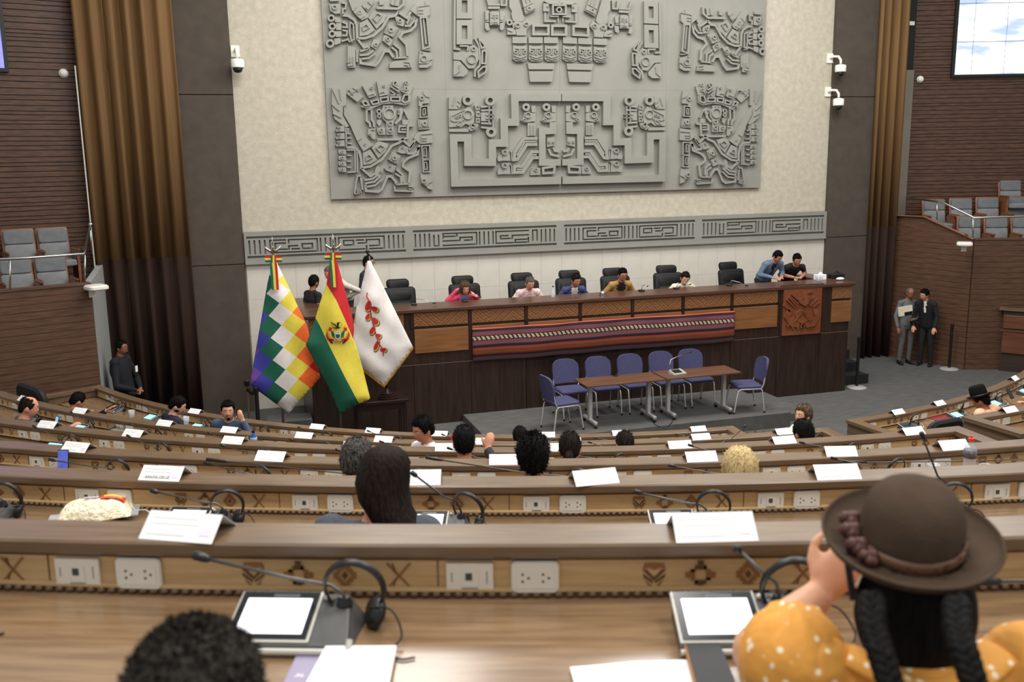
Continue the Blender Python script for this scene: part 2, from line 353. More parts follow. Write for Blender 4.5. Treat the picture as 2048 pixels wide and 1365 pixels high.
def desk_row(key, a0, a1, label, side='left'):
    r, zl, ph, st = ROWS[key]; zw = zl - .145; zf = zl - .92
    i = order.index(key[-1]); zlow = (ROWS[order[i - 1]][1] - .92) if i else 0
    n = max(24, int((a1 - a0) * 2.0)); t = thing('curved_desk', arc(r, (a0 + a1) / 2, zf), label, 'desk')
    def W(b, nm, mt, smooth=False, auto=None): return b.build(nm, mt, t, smooth=smooth, world=True, auto=auto)
    b = MB(); b.sweep([(0, zl - .006), (-.006, zl), (-.129, zl), (-.135, zl - .006), (-.135, zl - .036), (-.128, zl - .04), (-.01, zl - .04), (0, zl - .03)], r, a0, a1, n); W(b, 'ledge', m_ledge)
    b = MB(); b.sweep([(-.028, zl - .04), (-.028, zl - .052), (-.05, zl - .052), (-.05, zl - .04)], r, a0, a1, n); W(b, 'cornice', m_deskdark)
    b = MB(); b.sweep([(-.03, zl - .052), (-.028, zw + .022), (-.06, zw + .022), (-.06, zl - .052)], r, a0, a1, n); W(b, 'console_panel', m_console)
    b = MB(); b.sweep([(-.026, zw + .026), (-.018, zw + .022), (-.018, zw + .016), (-.06, zw + .016), (-.06, zw + .026)], r, a0, a1, n); W(b, 'moulding', m_console)
    # scalloped carving below the moulding
    b = MB(); L = R_(a1 - a0) * r; cnt = int(L / .027); near = key in ('A', 'B')
    if near:
        for q in range(cnt):
            a = a0 + (a1 - a0) * (q + .5) / cnt; p = arc(r - .02, a, zw + .009); b.ball(p, .0125, .009, .008, 6, 4)
        W(b, 'scalloped_carving', m_ledge, True); b = MB(); b.sweep([(-.024, zw + .018), (-.024, zw + .0), (-.06, zw + .0), (-.06, zw + .018)], r, a0, a1, n); W(b, 'carving_backing', m_ledge)
    else:
        b.sweep([(-.022, zw + .016), (-.022, zw + .002), (-.06, zw + .002), (-.06, zw + .016)], r, a0, a1, n); W(b, 'scalloped_carving', m_deskdark)
    b = MB(); b.sweep([(-.06, zw), (.52, zw), (.525, zw - .01), (.525, zw - .03), (-.06, zw - .03)], r, a0, a1, n); W(b, 'worktop', m_worktop)
    b = MB(); b.sweep([(-.125, zlow), (-.125, zl - .04), (-.06, zl - .04), (-.06, zlow)], r, a0, a1, n); W(b, 'front_panel', m_deskfront)
    for a in (a0 + .02, a1 - .02):                 # end cheeks
        b = MB(); e = .03 / r * 57.3
        b.sweep([(-.12, zf), (-.12, zl - .04), (-.02, zl - .04), (-.02, zw), (.50, zw), (.50, zf)], r, a - (e if a > a0 + 1 else 0), a + (0 if a > a0 + 1 else e), 1); W(b, 'end_cheek', m_deskfront)
    # plates and inlays along the console
    k0 = math.ceil((a0 - ph) / st); k = k0; net_me = soc_me = None; inl = {}
    while ph + k * st < a1 - 1.2:
        an = ph + k * st; k += 1
        vis = True
        pz = zl - .092
        def place(nm, off, me, mk):
            a = an + off / r * 57.2958; p = arc(r - .0285, a, pz)
            if me is None: o = mk(nm); me = o.data
            else: o = bpy.data.objects.new(nm, me); COL.objects.link(o)
            o.parent = t; o.matrix_local = PM[t.name].inverted() @ (Matrix.Translation(p) @ Matrix.Rotation(R_(a), 4, 'Z'))
            return me
        def mk_net(nm):
            b = MB(); b.rbox(-.057, .057, -.036, .036, 0, .009, .004, 0); b.box(-.018, .020, -.022, .018, .009, .012, 0); b.box(-.010, .006, -.006, .012, .012, .0135, 1)
            b.box(-.045, -.042, -.012, .012, .009, .0095, 2); b.box(.040, .043, -.016, .016, .009, .0095, 2); b.box(-.02, .02, -.031, -.027, .009, .0095, 2)
            b.v = [(x, -z, y) for x, y, z in b.v]; return b.build(nm, [m_white, mat('port_dark', (70, 74, 84), .4), mat('print_grey', (150, 150, 150), .6)], t)
        def mk_soc(nm):
            b = MB(); b.rbox(-.058, .058, -.041, .041, 0, .012, .014, 0); b.rbox(-.046, .046, -.027, .027, .012, .0135, .004, 0)
            for cx in (-.024, .025):
                for dx, dy in ((-.006, .009), (-.006, -.009), (.008, 0)): b.lathe([(.0032, .0125), (.0032, .0142)], (cx + dx, dy, 0), 8, 1)
            b.v = [(x, -z, y) for x, y, z in b.v]; return b.build(nm, [m_white, m_rub], t)
        net_me = place('network_plate', 0, net_me, mk_net); soc_me = place('socket_plate', .158, soc_me, mk_soc)
        for q, off in enumerate((.445, .557, .672, .805)):
            def mk(nm, q=q):
                b = MB(); motif(q, b, lambda x, y, h: (x, -h, y)); return b.build(nm, [m_inlay, m_inlay2], t)
            inl[q] = place('inlay_motif', off, inl.get(q), mk)
        if key in ('A', 'B', 'C'):
            def mkj(nm):
                b = MB(); b.box(-.0012, .0012, -.002, 0, -.05, .04); return b.build(nm, m_inlay2, t)
            inl['j'] = place('panel_joint', .90, inl.get('j'), mkj)
    return t
DESK = {}
DESK['A'] = desk_row('A', -40, -8, 'nearest curved wooden desk row, with two large lit tablets and papers in front')
DESK['B'] = desk_row('B', -46, -5, 'second nearest curved wooden desk row, with the popcorn bag and a long-haired woman')
DESK['C'] = desk_row('C', -52, -3.5, 'third nearest curved desk row, with the blue phone and the sports drink bottle')
DESK['D'] = desk_row('D', -56, -2.4, 'curved desk row fourth from the camera, ending at the aisle with a corner')
DESK['E'] = desk_row('E', -60, -3.1, 'curved desk row second from the stage, where a man talks on the phone behind')
DESK['F'] = desk_row('F', -63, -3.9, 'curved desk row closest to the stage, ending at the left balcony')
DESK['RF'] = desk_row('RF', 5.6, 48, 'front curved desk of the right wing beside the grey aisle carpet')
DESK['RE'] = desk_row('RE', 5.5, 44, 'second curved desk of the right wing behind the black chair back')
# side ledges that close the ends of rows (returns towards the back)
def end_return(t, r0, r1, a, zl, off):
    b = MB(); p0 = arc(r0, a); p1 = arc(r1, a); d = (p1 - p0).normalized(); s = Vector((-d.y, d.x, 0))
    def pr(z0, z1, w0, w1):
        b.add([Vector((*(p + s * w_).xy, z)) for z in (z0, z1) for p, w_ in ((p0, w0), (p0, w1), (p1, w1), (p1, w0))], [(0, 1, 2, 3), (7, 6, 5, 4), (0, 4, 5, 1), (1, 5, 6, 2), (2, 6, 7, 3), (3, 7, 4, 0)])
    pr(zl - .04, zl + .001, -.07, .07); pr(zl - .9, zl - .04, -.04, .04)
    b.build('end_return', m_ledge, t, world=True)
end_return(DESK['F'], 9.37, 10.25, -63.2, 1.30, 0)
end_return(DESK['RF'], 9.64, 10.34, 5.75, 1.30, 0); end_return(DESK['RE'], 11.41, 12.15, 5.65, 1.79, 0)
for k, a in (('F', -3.9), ('E', -3.1), ('D', -2.4)):
    r, zl = ROWS[k][:2]; end_return(DESK[k], r - .13, r + .72, a, zl, 0)
# ================================================================== relief mural on the stage wall
MY = 17.93; AXM = 6.48
def rib(pts, w, closed=False):
    """mitred outline of a stroke: returns list of quads (2D)"""
    n = len(pts); P = [Vector(p) for p in pts]; L = []; Rr = []
    for i in range(n):
        if closed: a, b, c = P[i - 1], P[i], P[(i + 1) % n]
        else: a, b, c = P[max(i - 1, 0)], P[i], P[min(i + 1, n - 1)]
        d1 = (b - a) if (b - a).length > 1e-6 else (c - b); d2 = (c - b) if (c - b).length > 1e-6 else d1
        d1 = d1.normalized(); d2 = d2.normalized(); t = d1 + d2
        t = t.normalized() if t.length > 1e-4 else d1
        nn = Vector((-t.y, t.x)); k = max(.55, nn.dot(Vector((-d1.y, d1.x)))); o = nn * (w / 2 / k)
        L.append(b + o); Rr.append(b - o)
    return L, Rr
class Relief:
    def __init__(s, ox, oy, sc, mir=False, nm='relief'): s.b = MB(); s.o = (ox, oy, sc); s.mir = mir; s.nm = nm; s.parts = []; s.half = nm != 'relief'
    def part(s, nm): s.parts.append((s.nm, s.b)); s.b = MB(); s.nm = nm
    def pt(s, u, v, h):
        ox, oy, sc = s.o; p = PY(ox + u / sc, oy + v / sc, MY); x = min(p.x, AXM) if s.half else p.x
        if s.mir: x = 2 * AXM - x
        return (x, MY - (h * 1.5 if h > 0 else h), p.z)
    def p(s, pts, h=.045, h0=-.005):
        N = len(pts); vs = [s.pt(u, v, h0) for u, v in pts] + [s.pt(u, v, h) for u, v in pts]
        s.b.add(vs, [tuple(range(N, 2 * N)), tuple(range(N - 1, -1, -1))] + [(i, (i + 1) % N, N + (i + 1) % N, N + i) for i in range(N)])
    def s(s, w, pts, h=.052, closed=False, h0=-.005):
        L, R = rib(pts, w, closed); N = len(pts)
        for i in range(N if closed else N - 1):
            j = (i + 1) % N; q = [L[i], L[j], R[j], R[i]]
            vs = [s.pt(x, y, h0) for x, y in q] + [s.pt(x, y, h) for x, y in q]
            s.b.add(vs, [(4, 5, 6, 7), (3, 2, 1, 0), (0, 1, 5, 4), (1, 2, 6, 5), (2, 3, 7, 6), (3, 0, 4, 7)])
    def f(s, w, pts, h=.066): s.s(w, pts, h, True)
    def r(s, cx, cy, ro, ri, h=.066, n=18):
        vs = []
        for rr, hh in ((ro, -.005), (ro, h), (ri, h), (ri, .012)):
            for k in range(n): a = 2 * math.pi * k / n; vs.append(s.pt(cx + rr * math.cos(a), cy + rr * math.sin(a), hh))
        fs = []
        for l in range(3):
            for k in range(n): k2 = (k + 1) % n; fs.append((l * n + k, l * n + k2, (l + 1) * n + k2, (l + 1) * n + k))
        s.b.add(vs, fs)
    def build(s, nm, parent):
        for n_, b in s.parts + [(s.nm if s.parts else nm, s.b)]: b.build(n_, m_grey, parent, world=True)
mural = thing('relief_mural', (AXM, WY, 3.88), 'large grey carved relief mural with runners and a stepped motif high on the stage wall', 'mural')
xs = [2.005, 4.22, 6.48, 8.74, 10.955]; zsm = [3.885, 5.86, 9.4]
for i in range(4):
    for j in range(2):
        b = MB(); b.box(xs[i] + .001, xs[i + 1] - .001, MY, WY - .022, zsm[j] + .001, zsm[j + 1] - .001); b.build('slab', m_grey, mural, world=True)
def lower_figure(R):
    p, s, f, r = R.p, R.s, R.f, R.r
    p([(100, 140), (250, 130), (255, 330), (222, 345), (215, 440), (250, 500), (285, 560), (250, 575), (125, 480), (95, 330)])
    for q in ([(108, 165), (175, 315)], [(180, 155), (200, 280)], [(95, 320), (180, 395)], [(105, 420), (200, 470)]): s(9, q, .06)
    p([(228, 345), (350, 490), (470, 690), (545, 770), (440, 838), (370, 720), (300, 560), (228, 440)], .055)
    s(8, [(372, 722), (420, 690)], .068); r(455, 760, 14, 6)
    s(26, [(255, 790), (340, 795), (395, 840), (418, 930), (420, 1015), (520, 998), (640, 925), (750, 775), (830, 740), (880, 700)])
    p([(435, 850), (515, 815), (590, 930), (520, 972), (440, 985)]); p([(530, 800), (600, 720), (715, 752), (680, 840), (605, 910)])
    f(10, [(470, 895), (500, 868), (535, 905), (475, 935)]); f(10, [(580, 800), (620, 765), (670, 790), (625, 845)])
    s(24, [(590, 708), (850, 705), (920, 690), (925, 560), (983, 550)]); s(20, [(905, 560), (832, 562), (826, 622), (905, 625)]); s(16, [(850, 595), (905, 595)])
    p([(655, 335), (765, 335), (765, 372), (800, 400), (800, 470), (770, 510), (770, 655), (690, 655), (690, 520), (650, 480), (640, 400)])
    r(720, 425, 64, 48); r(733, 535, 27, 16); r(733, 603, 27, 16); r(686, 347, 11, 4); r(728, 347, 11, 4)
    s(26, [(785, 535), (840, 480), (850, 425)]); p([(810, 385), (850, 360), (880, 385), (866, 435), (815, 435)]); r(828, 392, 12, 5)
    s(15, [(878, 378), (932, 485)]); p([(862, 495), (932, 490), (930, 545), (866, 545)])
    s(22, [(475, 380), (475, 500), (510, 530), (515, 572)]); s(22, [(530, 380), (530, 490), (553, 520), (558, 572)]); s(18, [(465, 378), (545, 378)])
    p([(490, 590), (570, 585), (575, 700), (550, 706), (520, 680), (490, 660)]); r(513, 650, 14, 6); s(7, [(525, 600), (568, 600)], .06)
    r(608, 402, 28, 14); r(612, 450, 24, 11); p([(585, 500), (615, 480), (640, 500), (635, 540), (610, 562), (588, 530)]); p([(590, 580), (680, 575), (680, 655), (612, 655), (590, 620)]); r(635, 605, 22, 11)
    s(24, [(418, 345), (540, 355), (640, 312), (760, 300), (895, 322), (940, 300), (946, 215)])
    for q in ([(428, 300), (468, 285), (502, 332), (450, 335)], [(522, 290), (600, 270), (607, 310), (542, 325)], [(622, 255), (703, 245), (709, 285), (632, 300)], [(735, 245), (835, 245), (835, 288), (740, 285)], [(858, 288), (885, 222), (932, 217), (934, 288), (892, 306)]): f(17, q)
    p([(260, 210), (345, 140), (440, 240), (375, 300)])
    for q in ([(285, 165), (330, 222)], [(330, 145), (388, 185)], [(300, 215), (388, 150)]): s(8, q, .06)
    p([(430, 120), (480, 130), (540, 130), (582, 220), (500, 255)]); r(528, 145, 17, 7); s(7, [(432, 125), (492, 235)], .06); s(7, [(497, 225), (552, 205), (560, 218)], .06); s(7, [(502, 250), (575, 228)], .06)
    p([(585, 75), (640, 95), (690, 105), (710, 215), (615, 237)]); r(663, 123, 15, 6); s(7, [(587, 80), (612, 215)], .06); s(7, [(612, 200), (665, 185), (670, 200)], .06); s(7, [(615, 235), (700, 215)], .06)
    for q in ([(740, 130), (830, 190)], [(740, 175), (800, 225)], [(735, 222), (832, 222)]): s(13, q)
    s(15, [(828, 152), (768, 112), (766, 80), (790, 66), (808, 84), (802, 104), (786, 104)])
    p([(850, 180), (880, 140), (888, 90), (930, 80), (935, 120), (982, 108), (975, 150), (962, 180), (960, 210), (880, 202)]); r(908, 88, 21, 9); r(905, 150, 23, 11); r(868, 175, 19, 8)
    for y in (590, 670, 750): p([(150, y - 25), (235, y - 38), (240, y + 30), (152, y + 32), (135, y + 18), (165, y)]); r(182, y - 20, 13, 5); s(6, [(165, y), (185, y + 10), (175, y + 28)], .058)
    for y in (845, 910, 972, 1036): p([(170, y - 28), (250, y - 28), (255, y + 25), (190, y + 30), (168, y)]); r(210, y - 5, 17, 8); s(6, [(168, y - 20), (175, y + 12), (205, y + 24)], .058)
    for q in ([(255, 585), (275, 590), (270, 640), (300, 648)], [(255, 690), (310, 690)], [(255, 745), (318, 752)], [(250, 580), (255, 790)]): s(15, q)
    s(16, [(258, 820), (348, 820), (352, 1058), (265, 1065)]); s(14, [(262, 880), (310, 880)]); s(14, [(262, 945), (310, 945)]); s(14, [(262, 1010), (310, 1010)]); s(15, [(372, 832), (375, 1065)])
    s(26, [(878, 718), (950, 785), (1003, 712)]); p([(985, 690), (1030, 630), (1192, 600), (1196, 742), (1060, 756)])
    for q in ([(1066, 690), (1130, 690)], [(1066, 717), (1130, 717)], [(1066, 752), (1066, 650), (1190, 640)]): s(8, q, .058)
    s(24, [(918, 858), (990, 860), (1036, 805), (1052, 765)]); s(20, [(996, 740), (950, 800), (935, 815)])
    p([(830, 790), (870, 770), (930, 790), (925, 860), (860, 860), (808, 842)]); r(868, 790, 14, 6); s(7, [(910, 795), (905, 855)], .058)
    p([(750, 840), (850, 885), (815, 980), (708, 925)]); r(778, 908, 27, 13); s(8, [(757, 852), (722, 925)], .058); s(8, [(832, 890), (800, 962)], .058)
    s(26, [(1040, 790), (1030, 868), (930, 908), (876, 955), (872, 1000), (950, 1055), (935, 1185)])
    s(20, [(788, 1078), (848, 1112), (853, 1185)]); s(20, [(800, 1035), (868, 1090), (874, 1172)]); s(18, [(795, 1197), (940, 1187)])
    p([(668, 1022), (730, 975), (797, 995), (770, 1072), (690, 1045)]); r(733, 992, 14, 6); s(7, [(785, 1000), (765, 1060)], .058)
    s(24, [(420, 1020), (520, 1108), (560, 1080)]); s(22, [(450, 1150), (540, 1135), (590, 1098)]); s(22, [(455, 1185), (560, 1165), (622, 1108)]); s(20, [(470, 1222), (570, 1205), (640, 1140)])
    s(26, [(462, 1200), (470, 1265), (600, 1276), (640, 1250), (700, 1112), (740, 1106), (790, 1160), (800, 1195)])
    p([(575, 1012), (605, 985), (615, 1030), (652, 1050), (630, 1118), (558, 1090)]); r(630, 1057, 14, 6)
    s(18, [(776, 1213), (785, 1265), (975, 1270), (985, 1242)]); s(12, [(930, 1217), (987, 1222)]); s(12, [(930, 1245), (987, 1247)])
    s(18, [(415, 1100), (375, 1105), (360, 1180), (345, 1290)]); s(18, [(410, 1120), (432, 1255)])
    for q in ([(340, 1295), (365, 1300)], [(372, 1245), (375, 1302)], [(390, 1245), (395, 1300)], [(405, 1245), (415, 1290)]): s(11, q)
    R.part('staff_relief')
    p([(1040, 230), (1090, 208), (1098, 180), (1150, 170), (1162, 245), (1160, 310), (1085, 316), (1080, 342), (1045, 342)]); r(1075, 255, 25, 14); s(7, [(1095, 205), (1120, 235), (1160, 248)], .058)
    f(12, [(1062, 350), (1137, 340), (1146, 460), (1056, 466)]); f(10, [(1086, 376), (1111, 370), (1111, 435), (1086, 440)])
    p([(1035, 490), (1165, 486), (1170, 575), (1040, 579)]); r(1105, 532, 30, 14); s(8, [(1058, 492), (1060, 574)], .058); s(8, [(1148, 492), (1150, 572)], .058); s(12, [(1038, 592), (1172, 587)])
    R.part('staff_foot_relief')
    f(13, [(1072, 776), (1158, 771), (1164, 915), (1085, 920)]); f(9, [(1095, 800), (1121, 798), (1123, 885), (1098, 887)]); f(13, [(1086, 932), (1158, 922), (1164, 1058), (1091, 1060)]); f(9, [(1100, 956), (1126, 953), (1131, 1030), (1105, 1035)])
    p([(1060, 1075), (1185, 1078), (1196, 1160), (1196, 1258), (1140, 1240), (1120, 1210), (1072, 1190)]); r(1097, 1157, 28, 16); s(7, [(1192, 1160), (1150, 1180), (1122, 1210)], .058)
def upper_figure(R):
    p, s, f, r = R.p, R.s, R.f, R.r
    p([(650, 420), (790, 350), (920, 540), (800, 630), (650, 652)]); f(17, [(700, 490), (765, 440), (820, 500), (715, 560)])
    p([(810, 330), (900, 200), (1130, 280), (1090, 390), (950, 520)]); f(17, [(890, 340), (955, 245), (1040, 290), (950, 410)])
    s(44, [(340, 280), (440, 290), (555, 360), (596, 450), (610, 690), (750, 688), (900, 640), (1050, 500), (1165, 310), (1280, 290), (1340, 220)])
    s(42, [(950, 150), (1330, 165), (1430, 90), (1432, -40)])
    p([(440, -20), (580, -20), (700, 150), (802, 290), (780, 330), (690, 372), (600, 290), (520, 200)], .055); r(650, 235, 42, 22); s(13, [(610, 300), (660, 340), (745, 290)], .066); s(13, [(535, 205), (600, 130)], .066)
    p([(1548, 190), (1650, 60), (1830, 40), (1895, 100), (1902, 260), (1850, 302), (1690, 302)])
    for q in ([(1690, 190), (1780, 190)], [(1690, 245), (1780, 245)], [(1685, 300), (1685, 130), (1895, 100)], [(1820, 40), (1820, 100)]): s(13, q, .058)
    R.part('staff_relief')
    f(30, [(1725, 325), (1838, 322), (1890, 840), (1775, 880)]); s(26, [(1780, 330), (1830, 795)]); s(22, [(1745, 893), (1915, 900)])
    R.part('staff_foot_relief')
    p([(1720, 912), (1930, 960), (1942, 1060), (1932, 1170), (1850, 1212), (1710, 1212), (1700, 1080)]); r(1790, 1050, 60, 40); s(14, [(1702, 1135), (1850, 1130), (1890, 1072), (1940, 1065)], .06); r(1762, 940, 16, 6)
    R.part('staff_bearer_legs_relief')
    s(36, [(1450, 470), (1540, 470), (1600, 400), (1642, 330)]); s(30, [(1488, 430), (1550, 300)]); s(44, [(1340, 228), (1490, 328), (1562, 220)])
    s(44, [(1662, 340), (1640, 470), (1560, 552), (1420, 592), (1362, 672), (1482, 800), (1500, 1005)]); s(34, [(1220, 850), (1306, 920), (1318, 1025)]); s(34, [(1250, 790), (1366, 880), (1372, 1020)]); s(28, [(1240, 1045), (1485, 1028)])
    s(44, [(662, 1045), (670, 1132), (930, 1172), (1000, 1090), (1090, 920), (1180, 922), (1262, 1045)])
    s(38, [(608, 700), (740, 868), (820, 850)]); s(34, [(660, 925), (800, 872)]); s(34, [(650, 990), (800, 980), (900, 900)]); s(32, [(676, 1058), (820, 1042), (922, 960)])
    p([(1280, 310), (1330, 300), (1452, 370), (1430, 482), (1320, 450)]); r(1362, 378, 38, 20); p([(1150, 450), (1345, 510), (1250, 682), (1088, 580)]); r(1205, 545, 46, 26); s(12, [(1165, 460), (1110, 575)], .058); s(12, [(1310, 520), (1250, 650)], .058); s(16, [(1085, 590), (1250, 670)], .062)
    p([(1080, 640), (1120, 618), (1242, 720), (1190, 832), (1058, 730)]); r(1148, 705, 38, 20); p([(900, 708), (1022, 740), (940, 892), (848, 830)]); r(938, 805, 38, 20)
    R.part('feather_relief')
    for c in ((145, 335, 66, 32), (165, 480, 66, 32), (160, 615, 66, 32), (125, 785, 78, 38)): r(*c)
    for q in ([(210, 310), (312, 340), (320, 412), (215, 402)], [(235, 420), (325, 420), (332, 542), (235, 542)], [(220, 565), (325, 560), (332, 662), (230, 667)], [(200, 700), (310, 680), (320, 772), (215, 812)]): p(q)
    p([(110, 80), (312, 80), (312, 250), (210, 257), (125, 215)]); r(205, 140, 48, 24); s(14, [(115, 90), (130, 190), (200, 240)], .06); p([(100, -20), (290, -20), (290, 30), (130, 35)])
    s(30, [(330, 62), (410, 70), (402, 165), (350, 172), (350, 280)]); f(24, [(482, 410), (535, 445), (548, 715), (500, 735), (468, 600)]); s(30, [(340, 400), (420, 430), (430, 498), (340, 490)]); s(30, [(345, 545), (430, 562), (420, 640), (340, 642)]); s(30, [(330, 745), (450, 705), (468, 745), (540, 755)])
    R.part('rear_foot_relief')
    p([(438, 822), (580, 870), (576, 1212), (440, 1212)]); s(14, [(490, 1020), (490, 1112), (425, 1122)], .06); s(14, [(540, 1020), (540, 1168), (432, 1180)], .06); s(30, [(602, 890), (606, 1115)])
    R.part('front_foot_relief')
    p([(1188, 1132), (1262, 1092), (1430, 1080), (1560, 1110), (1582, 1212), (1180, 1216)]); s(14, [(1438, 1110), (1540, 1120), (1562, 1212)], .06); s(14, [(1440, 1162), (1510, 1172), (1522, 1212)], .06)
    R.part('crown_plume_relief')
    p([(690, 110), (780, 30), (870, -20), (905, 20), (880, 90), (785, 212)]); s(16, [(760, 140), (800, 180)], .06); s(16, [(800, 40), (860, 100)], .06); p([(990, 20), (1092, 10), (1080, 92), (1010, 102)]); p([(1198, 72), (1250, -20), (1370, -20), (1345, 122), (1230, 102)]); s(12, [(1300, -20), (1270, 110)], .06)
def upper_centre(R):
    p, s, f, r = R.p, R.s, R.f, R.r
    for y0, y1, v0, v1 in ((-60, 290, 15, 200), (310, 680, 395, 600)):
        for q in ([(160, y0), (400, y0), (400, v0), (160, v0)], [(160, v1), (400, v1), (400, y1), (160, y1)], [(160, v0), (240, v0), (240, v1), (160, v1)], [(325, v0), (400, v0), (400, v1), (325, v1)]): p(q, .05)
    s(30, [(135, -60), (130, 745), (220, 757)]); s(24, [(210, 702), (335, 706), (328, 782)])
    p([(115, 800), (350, 790), (350, 710), (430, 690), (488, 740), (503, 900), (430, 1040), (345, 1045), (230, 920), (115, 908)]); r(387, 905, 72, 60); r(415, 750, 36, 20)
    p([(120, 925), (208, 930), (335, 1070), (330, 1120), (270, 1165), (115, 1165)]); s(16, [(220, 985), (205, 1000), (205, 1080), (130, 1140)], .06)
    s(28, [(440, 590), (500, 700), (520, 900), (510, 1000), (442, 1070), (438, 1172)]); f(24, [(495, 602), (582, 690), (580, 720), (535, 738)]); f(24, [(547, 780), (606, 780), (600, 968), (542, 968)]); f(24, [(482, 1090), (560, 1020), (612, 1022), (598, 1100), (492, 1172)])
    R.part('attendant_relief')
    p([(665, 200), (700, 180), (780, 180), (806, 200), (806, 392), (665, 392)], .06)
    r(702, 272, 17, 7, .075); r(770, 272, 17, 7, .075); f(12, [(700, 345), (776, 345), (776, 370), (700, 370)], .075); s(10, [(700, 235), (735, 245), (735, 318)], .07); s(10, [(785, 235), (745, 240)], .07)
    p([(595, 172), (650, 165), (650, 310), (600, 310)]); p([(818, 170), (882, 220), (872, 310), (820, 310)]); p([(590, 350), (650, 355), (662, 460), (620, 472), (593, 430)]); p([(820, 355), (892, 350), (882, 440), (840, 472), (815, 440)]); s(18, [(598, 330), (655, 330)]); s(18, [(815, 330), (872, 330)])
    p([(640, 105), (816, 105), (816, 142), (640, 142)]); s(26, [(615, -40), (650, 82), (820, 82)]); s(26, [(832, -40), (842, 87), (910, 87), (916, -40)])
    R.part('central_figure_relief')
    p([(960, -60), (1080, -60), (1190, 290), (1150, 340), (1020, 330), (990, 220), (1002, 180), (960, 110)])
    p([(1130, -60), (1280, -60), (1360, 150), (1200, 232)], .055); r(1250, 140, 38, 18, .075); s(12, [(1165, 120), (1310, 50)], .068); s(12, [(1190, 205), (1345, 130)], .068); s(12, [(1180, -60), (1220, 60)], .068); s(12, [(1240, -60), (1275, 40)], .068)
    p([(1000, 360), (1060, 330), (1150, 348), (1240, 292), (1282, 380), (1222, 460), (1215, 545), (1072, 545), (1062, 480), (1012, 420)]); p([(925, 432), (1048, 432), (1064, 532), (930, 532)]); r(1080, 395, 38, 24); r(958, 350, 46, 20); r(1212, 378, 34, 22); s(9, [(928, 462), (1005, 490)], .058)
    f(36, [(1318, 398), (1545, 398), (1545, 530), (1318, 530)]);
    for u0, u1 in ((1010, 1225), (1252, 1466), (1484, 1698)): p([(u0, 565), (u1, 565), (u1, 662), (u0, 662)])
    for c in (1120, 1360, 1600):
        p([(c - 100, 690), (c - 50, 705), (c + 50, 705), (c + 100, 690), (c + 106, 900), (c + 60, 937), (c - 60, 937), (c - 106, 900)])
        r(c - 68, 797, 30, 18); r(c + 68, 797, 30, 18); s(12, [(c - 70, 742), (c - 16, 746), (c - 11, 832), (c + 11, 832), (c + 16, 746), (c + 70, 742)], .062); s(13, [(c - 97, 850), (c, 884), (c + 97, 850)], .062); s(11, [(c - 77, 890), (c, 912), (c + 77, 890)], .062)
    p([(1235, 965), (1645, 965), (1636, 1057), (1256, 1057)]); p([(1256, 1085), (1632, 1085), (1606, 1246), (1274, 1246)])
    s(26, [(1500, 200), (1500, 330), (1662, 330)]); p([(1475, 60), (1560, 60), (1560, 180), (1475, 180)]); r(1540, 105, 15, 6); s(22, [(1490, 20), (1570, 60), (1706, 60)]); s(22, [(1580, 255), (1706, 255)])
    p([(1690, 280), (1706, 280), (1706, 345), (1690, 345)])
